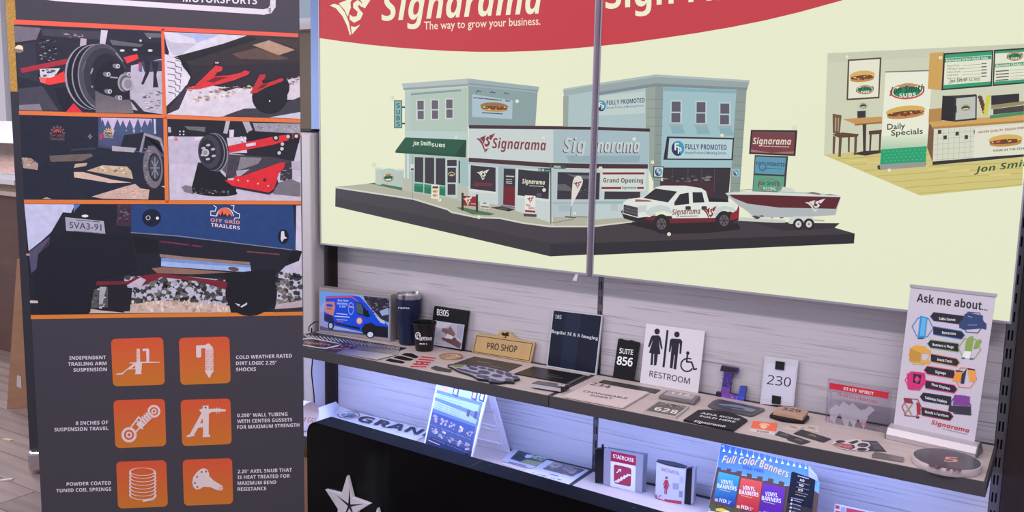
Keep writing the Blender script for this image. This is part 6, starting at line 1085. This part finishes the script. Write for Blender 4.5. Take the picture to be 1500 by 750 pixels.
hexa(1420, 510.6, 16.4, (140, 166, 90)); P.poly(kn([(565, 520), (575, 450), (595, 418), (625, 410), (630, 430), (615, 525)]), (126, 156, 74)); P.poly(kn([(615, 525), (565, 520), (545, 570), (600, 580)]), (232, 228, 232)); P.poly(kn([(630, 505), (645, 450), (680, 432), (690, 450), (660, 500)]), (126, 156, 74)); P.polys([ell(*kn([(555, 572)])[0], 3, 1.2), ell(*kn([(615, 578)])[0], 3, 1.2)], (90, 90, 110))
hexa(1346.4, 520.4, 15.4, (226, 160, 60)); P.poly(kn([(165, 500), (210, 478), (260, 485), (320, 522), (310, 540), (250, 535), (245, 585), (310, 590), (310, 615), (250, 612), (165, 600)]), (206, 158, 66)); P.poly(kn([(165, 500), (245, 535), (240, 600), (160, 595)]), (180, 136, 60))
hexa(1414, 553.4, 16.4, (226, 120, 90)); P.poly(kn([(500, 675), (550, 670), (530, 750), (475, 740)]), (222, 140, 60)); P.poly(kn([(500, 660), (555, 668), (550, 676), (500, 672)]), (50, 46, 50)); P.poly(kn([(545, 690), (580, 650), (560, 760), (535, 760)]), (52, 50, 58)); P.poly(kn([(590, 650), (640, 655), (650, 740), (600, 745)]), (226, 150, 70)); P.poly(kn([(585, 645), (640, 655), (642, 664), (588, 658)]), (50, 46, 50))
rows = [((272, 95), (465, 125), 'Floor Displays', (312, 104), (424, 130), (206, 50, 110), 1), ((243, 172), (430, 200), 'Tabletop Displays', (270, 184), (404, 210), (60, 50, 70), -1), ((250, 260), (440, 292), 'Stands & Furniture', (270, 270), (414, 298), (150, 50, 60), 1)]
for (a, b, s_, t0_, t1_, oc, sd) in rows:
    (ax, ay), (bx, by) = kz([a])[0], kz([b])[0]
    for g_, c_ in ((1.2, oc), (0, DKB)):
        if sd < 0: P.poly([(ax-g_, ay), (ax+4, ay-5.2-g_), (bx, by-6-g_), (bx, by+5+g_), (ax+4, ay+5.2+g_)], c_)
        else: P.poly([(ax, ay-5.2-g_), (bx-4, by-5.2-g_), (bx+g_, by), (bx-4, by+5.2+g_), (ax, ay+5.2+g_)], c_)
    P.text(s_, *kz([t0_])[0], *kz([t1_])[0], 3.8, TW, 'sb')
hexa(1340.6, 558, 15, (206, 60, 110)); P.poly(kz([(160, 30), (200, 20), (270, 25), (275, 90), (240, 125), (165, 125)]), (196, 46, 110)); P.poly(kz([(200, 30), (250, 38), (240, 95), (196, 85)]), (48, 40, 54)); P.poly(kz([(222, 42), (240, 65), (220, 88), (206, 65)]), (206, 60, 120))
hexa(1406.4, 593, 15.4, (70, 60, 90)); P.poly(kz([(450, 160), (545, 170), (540, 228), (440, 222)]), (122, 62, 140)); P.poly(kz([(418, 225), (550, 232), (552, 285), (500, 280), (412, 258)]), (54, 52, 66))
hexa(1335.6, 597, 14.6, (160, 50, 60)); P.poly(kz([(140, 178), (185, 182), (200, 215), (145, 205)]), (130, 50, 60)); P.line(kz([(150, 215), (188, 280)]), 1.4, (150, 126, 96)); P.line(kz([(190, 220), (145, 278)]), 1.4, (150, 126, 96)); P.line(kz([(145, 285), (195, 290)]), 1.4, (120, 100, 80)); P.poly(kz([(218, 205), (238, 212), (245, 280), (222, 280)]), (150, 46, 58)); P.poly(kz([(215, 296), (235, 290), (235, 302), (218, 304)]), (50, 46, 54))
P.text('Signarama', *kz([(308, 338)])[0], *kz([(540, 392)])[0], 6.0, (176, 44, 62), 'sbi', up=(.1, -1)); P.dashes(*kz([(378, 366)])[0], *kz([(532, 402)])[0], .8, (150, 110, 120), 8)
P.build('product_print', msh)
# ------------------------------------------------------------------ things on the lower shelf
Z = LOWZ
GL = 1.25
# --- white A-frame with a blue price poster
AF = plane3((0, -.292, Z), (1, -.292, Z), (0, -.175, -.06))
t = thing('a_frame_sign', (at_z(690, 690, Z).x-.05, -.19, Z), 'small white plastic A-frame holding a blue product poster', 'A-frame sign')
wp = mat('white_plastic', (228, 226, 236), .4)
def afq(x0, y0, x1, y1):     # straight edge through two pixels, cut at the foot and at the top of the leaf
    a, b = AF.at(x0, y0), AF.at(x1, y1); d = b-a
    return a+d*((Z+.006-a.z)/d.z), a+d*((-.05-a.z)/d.z)
l0, l1 = afq(620.8, 648, 639, 564); r0, r1 = afq(691, 670, 714, 577.5)
prism('front_leaf', [l0, r0, r1, l1], -AF.n*.008, wp, t, .0015)
P = Print(AF.off(.0002), (1.15, .92, .66))
pq = [(642, 560), (711, 573), (689, 671), (623.4, 650)]
pp = lambda L: [qmap(pq, u, v) for u, v in L]
d0 = l0-r0
P.poly([(643, 556), (712, 568), (686, 684), (620, 664)], (96, 128, 204)); P.poly(pp([(0, 0), (1, 0), (1, .17), (0, .12)]), (150, 184, 232)); P.poly(pp([(0, .17), (.95, .22), (.94, .33), (0, .24)]), (150, 184, 232)); P.poly(pp([(0, .29), (.7, .37), (.96, .44), (.95, .50), (0, .42)]), (158, 190, 234)); P.poly(pp([(0, .48), (.96, .54), (1, 1.08), (0, 1.08)]), (62, 88, 164)); P.poly(pp([(0, .86), (1, .9), (1, 1.12), (0, 1.1)]), (42, 62, 132))
P.poly(ell(*pp([(.17, .08)])[0], 4.8, 4.4), (196, 150, 200))
for u in (.34, .74, .9): P.poly(rquad([*pp([(u, .02), (u+.12, .03), (u+.12, .17), (u, .15)])], .1, .1), (52, 74, 130)); P.poly(pp([(u+.025, .05), (u+.09, .055), (u+.085, .14), (u+.02, .13)]), (196, 196, 226) if u != .74 else (214, 160, 196))
for k in range(7): a, b = pp([(.05, .19+k*.035), (.6, .215+k*.04)]); P.dashes(a[0], a[1], b[0], b[1], .5, (96, 120, 180), 8, k)
for u in (.72, .88): P.poly(pp([(u, .31), (u+.06, .32), (u+.06, .43), (u, .41)]), (96, 84, 110))
for i, (u, v) in enumerate(((.1, .56), (.28, .58), (.46, .61), (.64, .63), (.85, .66), (.12, .76), (.3, .78), (.5, .80), (.7, .83), (.9, .85))): P.specks(pp([(u-.05, v-.04), (u+.07, v-.03), (u+.06, v+.06), (u-.06, v+.05)]), 7, 2.3, [(206, 212, 238), (176, 160, 206), (150, 160, 210)], 90+i, 1.0)
for k in range(3): a, b = pp([(.02, .68+k*.1), (.95, .74+k*.1)]); P.dashes(a[0], a[1], b[0], b[1], .7, (130, 148, 206), 12, k)
a = pp([(.9, .97)])[0]; P.poly(ell(a[0], a[1], 2.6, 2.4), (24, 30, 60)); P.dashes(*pp([(.04, .93)])[0], *pp([(.3, .95)])[0], 1.1, (206, 212, 236), 5)
P.build('poster', t, ink(.3))
bk = at_z(748, 662, Z+.004); bl_ = Vector((bk.x-(r0.x-l0.x), bk.y, Z+.004)); rb1 = r1-AF.n*.009; lb1 = l1-AF.n*.009
bdir = (bk-rb1); bn = bdir.cross(Vector((1, 0, 0))).normalized()
if bn.y > 0: bn = -bn
xl, xr = bl_.x, bk.x; wd = .02
o = prism('back_leaf', [lb1, rb1, bk, bl_], bn*.006, wp, t, .001)
def bp_(u, v): return lb1.lerp(rb1, u).lerp(bl_.lerp(bk, u), v)
for v0, v1 in ((.12, .34), (.40, .62), (.68, .88)):
    for (a, b, c_, d) in ((bp_(.1, v0), bp_(.9, v0), bp_(.9, v0+.02), bp_(.1, v0+.02)), (bp_(.1, v1), bp_(.9, v1), bp_(.9, v1+.02), bp_(.1, v1+.02)), (bp_(.86, v0), bp_(.9, v0), bp_(.9, v1), bp_(.86, v1))): prism('rib', [p+bn*.006 for p in (a, b, c_, d)], bn*.003, wp, t)
# --- loose vinyl banner sheet with big lettering
t = None
sh = [(464, 598.7, .055), (478, 593.4, .062), (492, 588.7, .055), (500, 594.2, .012), (514.7, 600.9, .005), (545, 608, .004), (580, 616.5, .003), (622.7, 626, .003), (640, 630, .003)]
back = [at_z(x, y, Z+z) for x, y, z in sh]
for b in back: b.y = min(b.y, -.008)
V = []
for j in range(7):
    u = j/6
    for i, b in enumerate(back):
        fx = b.x+u*max(.012, .215-b.x); fy = b.y+(-.305-b.y)*u; h = .003+max(0, b.z-Z-.003)*max(0, 1-2.4*u)**1.5+.0012*math.sin(b.x*17+u*3)
        V.append(Vector((max(fx, WL-.004), fy, Z+max(h, .0015))))
n = len(back); F = [(j*n+i, j*n+i+1, (j+1)*n+i+1, (j+1)*n+i) for j in range(6) for i in range(n-1)]
o = mesh('banner_sheet', V+[v-Vector((0, 0, .0008)) for v in V], F+[tuple(k+len(V) for k in f[::-1]) for f in F], mat('white_vinyl', (226, 222, 230), .4), None, True); tag(o, 'crumpled white banner sheet lettered GRAND lying on the lower shelf', 'banner')
P = Print(zplane(Z+.0066), GL); ks = lambda L: K(440, 570, 7.5, L)
a = ks([(530, 280)])[0]; P.ring(a[0], a[1], 17, 5.6, 1.4, (150, 120, 118)); P.ring(a[0], a[1], 15.6, 4.6, .7, (120, 140, 160)); P.specks(ks([(460, 270), (600, 265), (610, 300), (480, 300)]), 24, 3.2, [(100, 116, 130), (140, 156, 166)], 101, .4)
P.text('GRAND', *ks([(622, 345)])[0], *ks([(1500, 545)])[0], 13.5, (44, 42, 60), 'sbi', up=(.42, -.62)); P.build('lettering', o)
# --- rolled print with red lettering
t = thing('rolled_banner', (.11, -.25, Z), 'rolled white print with red lettering at the left end of the lower shelf', 'roll')
rc = Vector((0, -.278, Z+.0565)); rr = .056
V, F = [], []
for i in range(2):
    for k in range(25): a = math.radians(360*k/24); V.append(Vector((.035+i*.10, rc.y+rr*math.cos(a), rc.z+rr*math.sin(a))))
F = [(k, k+1, 26+k, 25+k) for k in range(24)]
mesh('paper_roll', V, F, mat('roll_paper', (226, 214, 220), .5), t, True)
P = Print(Plane(rc+Vector((0, -.0575, 0)), (0, -1, .35)), GL)
P.text('M CAS', 441, 618, 463, 619.5, 7.5, (176, 110, 116), 'sbi', up=(.15, -1)); P.build('lettering', t)
V2 = []
for i in range(2):
    for k in range(5): a = math.radians(196+9*k); V2.append(Vector((.036+i*.098, rc.y+(rr+.0006)*math.cos(a), rc.z+(rr+.0006)*math.sin(a))))
mesh('red_band', V2, [(k, k+1, 6+k, 5+k) for k in range(4)], mat('red_band', (176, 60, 68), .5), t, True)
# --- flat photo prints
kp = lambda L: K(720, 640, 9.375, L)
o, pl = flat('photo_print', 'photo print of a golfer on green grass lying beside the A-frame', 'photo print', kp([(130, 335), (290, 165), (785, 296), (565, 440)]), .002, mat('photo_paper', (214, 212, 224), .35), z0=Z)
P = Print(pl, GL); P.line(kp([(140, 332), (545, 436), (585, 425), (775, 302)]), .7, (60, 62, 90)); P.poly(kp([(255, 300), (370, 185), (775, 298), (610, 405)]), (66, 74, 80)); P.poly(kp([(380, 345), (480, 310), (720, 350), (610, 402)]), (146, 152, 106)); P.poly(kp([(540, 235), (760, 296), (690, 330), (560, 290)]), (150, 176, 160)); P.poly(kp([(455, 270), (490, 238), (555, 250), (545, 285), (480, 290)]), (206, 204, 216)); P.specks(kp([(600, 250), (760, 295), (690, 312), (600, 290)]), 14, 2.2, [(90, 120, 90), (190, 200, 190)], 102, .4); P.poly(kp([(280, 280), (400, 220), (460, 290), (380, 340)]), (44, 50, 64)); P.dashes(*kp([(240, 345)])[0], *kp([(480, 400)])[0], 1.4, (110, 110, 136), 5); P.build('printed_face', o)
o, pl = flat('photo_print', 'photo print of brown ruins on a white sheet next to the shelf joint', 'photo print', kp([(440, 470), (770, 318), (1335, 454), (1060, 650)]), .002, mat('photo_paper', (214, 212, 224), .35), z0=Z+.0001)
P = Print(pl, GL); P.poly(kp([(700, 440), (860, 340), (1290, 450), (1110, 545)]), (104, 94, 100)); P.poly(kp([(780, 400), (860, 345), (980, 380), (900, 430)]), (166, 154, 150)); P.poly(kp([(960, 440), (1040, 380), (1200, 460), (1100, 510)]), (140, 124, 128)); P.poly(kp([(1120, 420), (1290, 452), (1200, 500)]), (66, 70, 86)); P.specks(kp([(760, 430), (900, 360), (1240, 450), (1080, 530)]), 40, 2.4, [(84, 76, 84), (168, 150, 146), (120, 104, 104)], 103, .4); P.dashes(*kp([(800, 510)])[0], *kp([(920, 540)])[0], 1.2, (70, 70, 100), 3); P.specks(kp([(560, 490), (680, 520), (990, 600), (700, 540)]), 16, 2.2, [(130, 130, 140), (96, 104, 100)], 104, .4); P.build('printed_face', o)
o, pl = flat('card_stack', 'small cream card lying at the front of the lower shelf', 'card', kp([(140, 365), (180, 352), (445, 440), (430, 470)]), .004, mat('card_cream2', (206, 196, 196), .5), z0=Z)
# --- staircase sign
kt = lambda L: K(860, 640, 6.818, L)
def vplane(a, b, z0=Z):
    p, q_ = at_z(*a, z0), at_z(*b, z0); d = (q_-p); d.z = 0; d.normalize(); return Plane(p, d.cross(Vector((0, 0, 1)))), d
c3 = kt([(168, 118), (562, 186), (545, 566), (160, 480)])
SP, sd = vplane(c3[3], c3[2]); sn = SP.n
t = thing('staircase_sign', SP.at(*kt([(350, 520)])[0]), 'silver framed sign reading STAIRCASE with a red stair symbol', 'sign')
def vq(PL, L, z0=Z):
    V = [PL.at(*p) for p in L]
    for v in V:
        if v.z < z0+.006: v.z = z0+.001
    return V
silv = mat('anodised_silver', (176, 176, 190), .35, metal=.35)
prism('frame', vq(SP, c3), -sn*.012, silv, t, .001)
prism('back_plate', [v-sn*.0125+sd*.008+Vector((0, 0, .002)) for v in vq(SP, c3)], -sn*.006, mat('plate_grey', (130, 132, 146), .4, metal=.3), t)
P = Print(SP.off(.0002), GL); P.poly(kt([(238, 142), (488, 190), (478, 550), (232, 490)]), (226, 222, 236)); P.poly(kt([(238, 142), (488, 190), (486, 290), (236, 240)]), (166, 34, 60)); P.text('STAIRCASE', *kt([(258, 208)])[0], *kt([(464, 254)])[0], 5.6, (232, 226, 236), 'sb', up=(.02, -1))
P.poly(rquad(kt([(266, 272), (443, 312), (436, 500), (268, 462)]), .14, .12), (166, 50, 76))
st = [(270, 450), (290, 430), (296, 446), (296, 432), (316, 412), (316, 426), (330, 418), (330, 404), (348, 394), (348, 408), (362, 398), (362, 388), (380, 378), (380, 390), (396, 380), (398, 368), (438, 376), (437, 392), (408, 388), (404, 400), (382, 408), (378, 420), (352, 424), (350, 436), (326, 440), (322, 452), (298, 456), (290, 452)]
P.poly(kt(st), (232, 226, 236)); P.line(kt([(296, 358), (330, 328)]), 1.6, (232, 226, 236)); P.poly(kt([(308, 322), (342, 320), (338, 350), (330, 348), (330, 334), (310, 332)]), (232, 226, 236)); P.build('printed_face', t)
bx0 = vq(SP, kt([(80, 124), (172, 118), (160, 455), (78, 458)])); prism('side_profile', bx0, -sn*.02, mat('profile_black', (14, 14, 18), .35), t, .001)
pk = SP.at(*kt([(146, 112)])[0]); tube('pin', [pk-sn*.008-Vector((0, 0, .004)), pk-sn*.008+Vector((0, 0, .01))], .004, mat('profile_black', (14, 14, 18), .35), t)
# --- women sign, bowed face
c4 = kt([(693, 248), (985, 316), (965, 676), (680, 610)])
WPl, wd_ = vplane(c4[3], c4[2]); wn = WPl.n
t = thing('women_sign', WPl.at(*kt([(820, 650)])[0]), 'bowed white restroom sign reading WOMEN with a red figure', 'sign')
A, B, C_, D = vq(WPl, c4); N = 12
def strip(P, q, col, n=8):
    P.polys([[qmap(q, i/n, 0), qmap(q, (i+1)/n, 0), qmap(q, (i+1)/n, 1), qmap(q, i/n, 1)] for i in range(n)], col)
def bow(u, v, k=0.0):
    p = A.lerp(B, u).lerp(D.lerp(C_, u), v); return p+wn*(.008*math.sin(math.pi*u)+k)
class Bow:
    def __init__(s, k=0.0): s.k = k
    def off(s, k): return Bow(s.k+k)
    def at(s, px, py):
        p = WPl.at(px, py)
        for _ in range(4):
            u = (p-A).dot(B-A)/(B-A).length_squared; pl = WPl.off(.008*math.sin(math.pi*min(max(u, 0), 1))+s.k); p = pl.at(px, py)
        return p
V = [bow(i/N, v) for v in (0, 1) for i in range(N+1)]+[bow(i/N, v)-wn*(.014+.017*math.sin(math.pi*i/N)) for v in (0, 1) for i in range(N+1)]
m_ = N+1; F = [(i, i+1, m_+i+1, m_+i) for i in range(N)]+[(2*m_+i+1, 2*m_+i, 3*m_+i, 3*m_+i+1) for i in range(N)]+[(0, m_, 3*m_, 2*m_), (N, 2*m_+N, 3*m_+N, m_+N)]+[(i+1, i, 2*m_+i, 2*m_+i+1) for i in range(N)]+[(m_+i, m_+i+1, 3*m_+i+1, 3*m_+i) for i in range(N)]
mesh('body', V, F, mat('women_white', (216, 214, 228), .4), t, True)
V = []
for k, z in ((0, 0), (1, .003)): V += [bow(i/N, 0, .002)+Vector((0, 0, .0003+z)) for i in range(N+1)]+[A.lerp(B, 1-i/N)-wn*(.015+.010*math.sin(math.pi*i/N))+Vector((0, 0, .0003+z)) for i in range(N+1)]
nn = 2*(N+1); mesh('top_cap', V, [tuple(range(nn)), tuple(range(nn, 2*nn))]+[(i, (i+1) % nn, nn+(i+1) % nn, nn+i) for i in range(nn)], mat('cap_dark', (52, 50, 66), .4), t)
P = Print(Bow(), GL, .0006); R2 = (172, 54, 76); P.text('WOMEN', *kt([(738, 338)])[0], *kt([(916, 384)])[0], 5.2, (150, 70, 96), 'sr', up=(.03, -1))
P.poly(ell(*kt([(793, 408)])[0], 1.9, 2.1), R2); P.poly(kt([(780, 428), (806, 432), (824, 495), (817, 498), (802, 456), (812, 515), (800, 518), (796, 575), (786, 575), (790, 518), (784, 518), (780, 570), (771, 568), (774, 514), (764, 512), (778, 456), (762, 484), (755, 480)]), R2)
strip(P, kt([(926, 396), (966, 400), (960, 466), (922, 462)]), (176, 176, 190), 4); strip(P, kt([(856, 458), (918, 466), (914, 530), (854, 520)]), (156, 156, 168), 5); strip(P, kt([(920, 538), (956, 542), (952, 606), (916, 600)]), (138, 138, 152), 4); strip(P, kt([(772, 620), (946, 642), (944, 674), (770, 654)]), (176, 60, 78), 12); strip(P, kt([(682, 575), (694, 578), (694, 618), (682, 612)]), (160, 56, 70), 2); strip(P, kt([(694, 608), (768, 632), (766, 654), (694, 620)]), (160, 56, 70), 6); P.dashes(*kt([(712, 596)])[0], *kt([(740, 584)])[0], 1.2, (176, 80, 90), 2); P.build('printed_face', t)
pb = vq(WPl, kt([(988, 322), (1045, 318), (1028, 700), (968, 676)])); prism('side_profile', [v-wn*.006 for v in pb], -wn*.018, mat('profile_black', (14, 14, 18), .35), t, .001)
pb = vq(WPl, kt([(1046, 318), (1074, 312), (1056, 664), (1028, 700)])); prism('silver_profile', [v-wn*.006 for v in pb], -wn*.02, silv, t)
# --- vinyl banner poster
kx = lambda L: K(1030, 640, 6.25, L)
VB = plane3((0, -.165, Z), (1, -.165, Z), (0, -.085, -.045))
t = thing('banner_poster', (VB.at(1120, 748).x, -.16, Z), 'blue poster reading Full Color Banners with three vinyl banner samples', 'poster')
e0, e1 = VB.at(*kx([(165, 62)])[0]), VB.at(*kx([(45, 670)])[0]); dz = (Z+.005-e0.z)/(e1.z-e0.z); LB = e0+(e1-e0)*dz
R0 = VB.at(*kx([(965, 262)])[0]); R1 = VB.at(*kx([(1068, 420)])[0]); rd = (LB-e0); RB = R1+rd*((Z+.005-R1.z)/rd.z)
pbd = prism('poster_board', [e0, R0, VB.at(*kx([(968, 362)])[0]), VB.at(*kx([(1050, 402)])[0]), R1, RB, LB], -VB.n*.003, mat('poster_white', (214, 218, 236), .35), t)
P = Print(VB.off(.0002), (1.25, 1.05, .82))
def xb(L): return kx(L)
P.poly(xb([(165, 62), (965, 262), (968, 362), (1050, 402), (1068, 420), (1060, 520), (128, 290)]), (36, 92, 232), (120, 176, 240))
wl = [[(128, 275), (165, 280), (162, 300), (215, 305), (215, 288), (258, 292), (256, 320), (305, 322), (306, 310), (356, 314), (352, 352), (400, 360), (402, 330), (448, 340), (446, 372), (495, 380), (498, 358), (545, 366), (542, 398), (592, 402), (596, 376), (645, 386), (642, 420), (690, 430), (696, 402), (745, 414), (740, 448), (790, 450), (820, 620), (1000, 480), (1060, 520), (1030, 770), (46, 672)]]
P.poly(xb(wl[0]), (96, 74, 70)); P.poly(xb([(55, 640), (60, 615), (330, 660), (305, 728), (48, 671)]), (76, 88, 66))
for x in (180, 230, 330, 420, 520, 620, 720, 770): P.line(xb([(x, 330+(x-180)*.22), (x-60, 640+(x-180)*.22)]), .8, (66, 50, 50))
for k in range(15):
    x, y = 190+53.5*k, 122+11.3*k; P.line(xb([(x+4, y-40), (x, y-10)]), .6, (206, 220, 250)); P.poly(xb([(x-4, y-12), (x+6, y-10), (x+14, y+14), (x-14, y+12)]), (236, 242, 255))
P.poly(xb([(145, 318), (334, 362), (280, 645), (92, 585)]), (70, 172, 206), (40, 56, 160)); P.poly(xb([(348, 372), (542, 412), (500, 690), (300, 650)]), (222, 92, 82), (196, 52, 66)); P.poly(xb([(552, 424), (752, 468), (715, 765), (505, 728)]), (110, 56, 170), (86, 40, 150))
for (x, y) in ((130, 460), (330, 516), (536, 572)):
    P.text('VINYL', *xb([(x+30, y-34)])[0], *xb([(x+145, y-20)])[0], 6.0, (226, 234, 250), 'sb', up=(.12, -1)); P.text('BANNERS', *xb([(x, y+4)])[0], *xb([(x+176, y+34)])[0], 6.2, (232, 238, 252), 'sb', up=(.05, -1)); P.dashes(*xb([(x+18, y+18)])[0], *xb([(x+120, y+44)])[0], 1.0, (206, 190, 120), 5)
for (x, y, n_) in ((146, 592, '13"'), (346, 654, '15"'), (548, 712, '18"')): P.text('HD', *xb([(x, y)])[0], *xb([(x+62, y+16)])[0], 5.6, (240, 240, 248), 'sbi'); P.text(n_, *xb([(x+66, y+16)])[0], *xb([(x+110, y+28)])[0], 5.0, (226, 226, 240), ''); P.poly(xb([(x-38, y-30), (x-8, y-24), (x-14, y+2), (x-40, y-8)]), (206, 190, 130))
for dx_, c_ in ((3, (70, 60, 66)), (0, (222, 206, 150))): P.text('Full Color', *xb([(168+dx_, 236+dx_)])[0], *xb([(500+dx_, 262+dx_)])[0], 10.6, c_, 'sbi', up=(.22, -1)); P.text('Banners', *xb([(512+dx_, 272+dx_)])[0], *xb([(778+dx_, 376+dx_)])[0], 10.6, c_, 'sbi', up=(.15, -1))
P.text('SOLD HERE', *xb([(362, 288)])[0], *xb([(552, 330)])[0], 4.4, (34, 66, 160), 'sb')
P.poly(rquad(xb([(810, 312), (1030, 392), (985, 780), (750, 720)]), .08, .05), (26, 28, 46)); P.poly(xb([(770, 600), (1005, 660), (985, 780), (750, 720)]), (52, 52, 60))
for k in range(3): P.text('HD', *xb([(885-8*k, 404+44*k)])[0], *xb([(928-8*k, 414+44*k)])[0], 3.4, (226, 222, 200), 'sbi'); P.line(xb([(860-8*k, 412+44*k), (975-8*k, 442+44*k)]), .6, (150, 150, 170))
P.line(xb([(845, 525), (940, 548)]), .6, (190, 180, 110)); P.dashes(*xb([(868, 356)])[0], *xb([(968, 384)])[0], 1.3, (180, 180, 200), 5); P.dashes(*xb([(805, 556)])[0], *xb([(920, 582)])[0], 1.3, (150, 150, 170), 4)
for k in range(4): P.poly(ell(*xb([(812-5*k, 578+34*k)])[0], 1.6, 1.6), (200, 204, 220)); P.dashes(*xb([(832-5*k, 580+34*k)])[0], *xb([(900-5*k, 600+34*k)])[0], 1.0, (170, 172, 190), 3, k)
P.poly(ell(*xb([(180, 84)])[0], 1.6, 1.6), (150, 170, 220)); P.poly(ell(*xb([(52, 664)])[0], 2.4, 2.4), (150, 156, 170)); P.poly(xb([(115, 655), (170, 650), (240, 680), (180, 690), (118, 675)]), (206, 190, 90)); P.poly(ell(*xb([(215, 700)])[0], 6, 3.4), (226, 226, 230)); P.build('poster_print', pbd, ink(.25))
cu = [VB.at(*p) for p in kx([(968, 262), (975, 300), (965, 362), (1010, 385), (1062, 412), (1050, 350), (1000, 290)])]
prism('curled_corner', [p+VB.n*(.002+.012*(i in (1, 5, 6))) for i, p in enumerate(cu)], VB.n*.0006, mat('poster_back', (206, 212, 236), .3), t); 
gm = VB.off(.0055).at(*kx([(992, 350)])[0]); 
# --- red and white sign at the lower right
RPn = plane3((0, -.13, Z), (1, -.13, Z), (0, -.10, -.15))
q = [(1223, 738.5), (1300, 755), (1298, 800), (1219, 783)]
V = [RPn.at(*p) for p in q]
for v in V[2:]: v.z = Z+.001
o = prism('desk_sign', V, -RPn.n*.01, mat('sign_white2', (222, 220, 232), .4)); tag(o, 'red and white sign at the bottom edge right of the banner poster', 'sign')
P = Print(RPn.off(.0002), GL); P.poly(K(1030, 640, 6.25, [(1212, 622), (1250, 632), (1248, 662), (1210, 655)]), (186, 56, 80)); P.poly(K(1030, 640, 6.25, [(1312, 648), (1640, 720), (1630, 900), (1300, 820)]), (186, 56, 80)); P.poly(K(1030, 640, 6.25, [(1262, 636), (1304, 646), (1300, 700), (1256, 690)]), (150, 150, 160)); P.poly(K(1030, 640, 6.25, [(1212, 672), (1250, 680), (1240, 860), (1200, 850)]), (186, 56, 80)); P.build('printed_face', o)
# --- cords
tube_o = tube('power_cord', spline([(-.008, -.1125, .01), (-.010, -.112, -.06), (-.004, -.113, -.12), (-.010, -.112, -.18), (.002, -.113, -.26), (.006, -.115, -.33), (.008, -.115, FZ+.004)]), .0025, blk); tag(tube_o, 'thin black power cord hanging down below the left end of the upper shelf', 'cord')
# --- cardboard below the shelf
o = box('cardboard_box', (.03, -.30, FZ+.001), (.33, -.06, LOWZ-.10), card); tag(o, 'brown cardboard box on the floor under the lower shelf beside the banner', 'box')
# ------------------------------------------------------------------ black sign cabinet in front
zt = at_y(616, 648, -.42).z
a0, a1 = at_z(483, 609.5, zt), at_z(880, 723, zt); sdv = (a1-a0); sdv.z = 0; sdv.normalize(); sfn = Vector((sdv.y, -sdv.x, 0))
if sfn.dot(CAM_LOC-a0) < 0: sfn = -sfn
dep = .082; R_ = .045; Lc = 2.0; h = zt-FZ-.001
f0 = a0+sfn*dep-sdv*(R_*.35); f0.z = 0
org = at_z(449.6, 640, zt)
t = thing('sign_cabinet', f0+sdv*1.0+Vector((0, 0, FZ)), 'black metal sign cabinet with white stars standing in front of the display', 'sign cabinet')
# front face left edge from the photo
FP = Plane(f0, sfn)
xl = (FP.at(450.5, 680)-f0).dot(sdv); base_ = f0+sdv*xl
def prof2(k): return base_+sfn*k
pts = []
for k in range(7):
    a = math.radians(180-90*k/6); pts.append((R_+R_*math.cos(a), h-R_+R_*math.sin(a)))
for k in range(7):
    a = math.radians(90-90*k/6); pts.append((Lc-R_+R_*math.cos(a), h-R_+R_*math.sin(a)))
pts += [(Lc, 0), (0, 0)]
satin = mat('satin_black_metal', (11, 11, 17), .6, spec=.10)
gl = mat('gloss_black_face', (4, 4, 8), .14, spec=.10)
prism('return', [base_+sdv*u+Vector((0, 0, FZ+.001+v)) for u, v in pts], -sfn*dep, satin, t)
prism('face', [base_+sfn*.0004+sdv*(.002+u*(Lc-.004)/Lc)+Vector((0, 0, FZ+.003+v*(h-.004)/h)) for u, v in pts], sfn*.003, gl, t)
for (x, y) in ((547, 633), (718, 682), (929, 744)):
    p = at_z(x, y, zt+.0004); lathe('screw_hole', [(0, 0), (.0045, 0), (.0045, .0006), (0, .0006)], p, mat('hole_black', (6, 6, 8), .6), t, 16)
sj = at_z(697, 679, zt+.0003); prism('joint', [sj+sfn*.042, sj+sfn*.042+sdv*.0025, sj-sfn*.036+sdv*.0025, sj-sfn*.036], (0, 0, .0003), mat('joint_black', (14, 15, 20), .5), t)
star_m = mat('star_white', (220, 212, 224), .35)
SPn = Plane(base_+sfn*.0036, sfn)
kS = lambda L: K(460, 680, 9.375, L)
def star(tip, inner, cen, flip=1):
    pts_ = []
    for i in range(5): pts_ += [tip[i], inner[i]]
    o = prism('star', [SPn.at(*p) for p in pts_], sfn*.014, star_m, t); bevel(o, .002, 2)
    Q = SPn.off(.0143)
    P = Print(Q, 1.0)
    for i in range(5):
        tx, ty = tip[i]; cx, cy = cen; ex, ey = cx+(tx-cx)*.62, cy+(ty-cy)*.62; dx, dy = ex-cx, ey-cy; l = math.hypot(dx, dy); nx, ny = -dy/l*1.7, dx/l*1.7
        P.poly([(cx+nx, cy+ny), (ex, ey), (cx-nx, cy-ny)], (18, 18, 24))
    P.build('star_channels', o)
tip = kS([(490, 140), (810, 528), (590, 860), (310, 920), (190, 330)]); inner = kS([(565, 440), (640, 640), (470, 800), (370, 640), (415, 385)])
tip[2] = kS([(640, 930)])[0]; tip[3] = kS([(330, 900)])[0]; inner[1] = kS([(632, 640)])[0]; inner[2] = kS([(480, 790)])[0]; inner[3] = kS([(365, 600)])[0]
star(tip, inner, kS([(484, 570)])[0])
dx = kS([(905, 583)])[0][0]-tip[0][0]; dy = kS([(905, 583)])[0][1]-tip[0][1]
star([(x+dx, y+dy) for x, y in tip], [(x+dx, y+dy) for x, y in inner], (kS([(484, 570)])[0][0]+dx, kS([(484, 570)])[0][1]+dy))
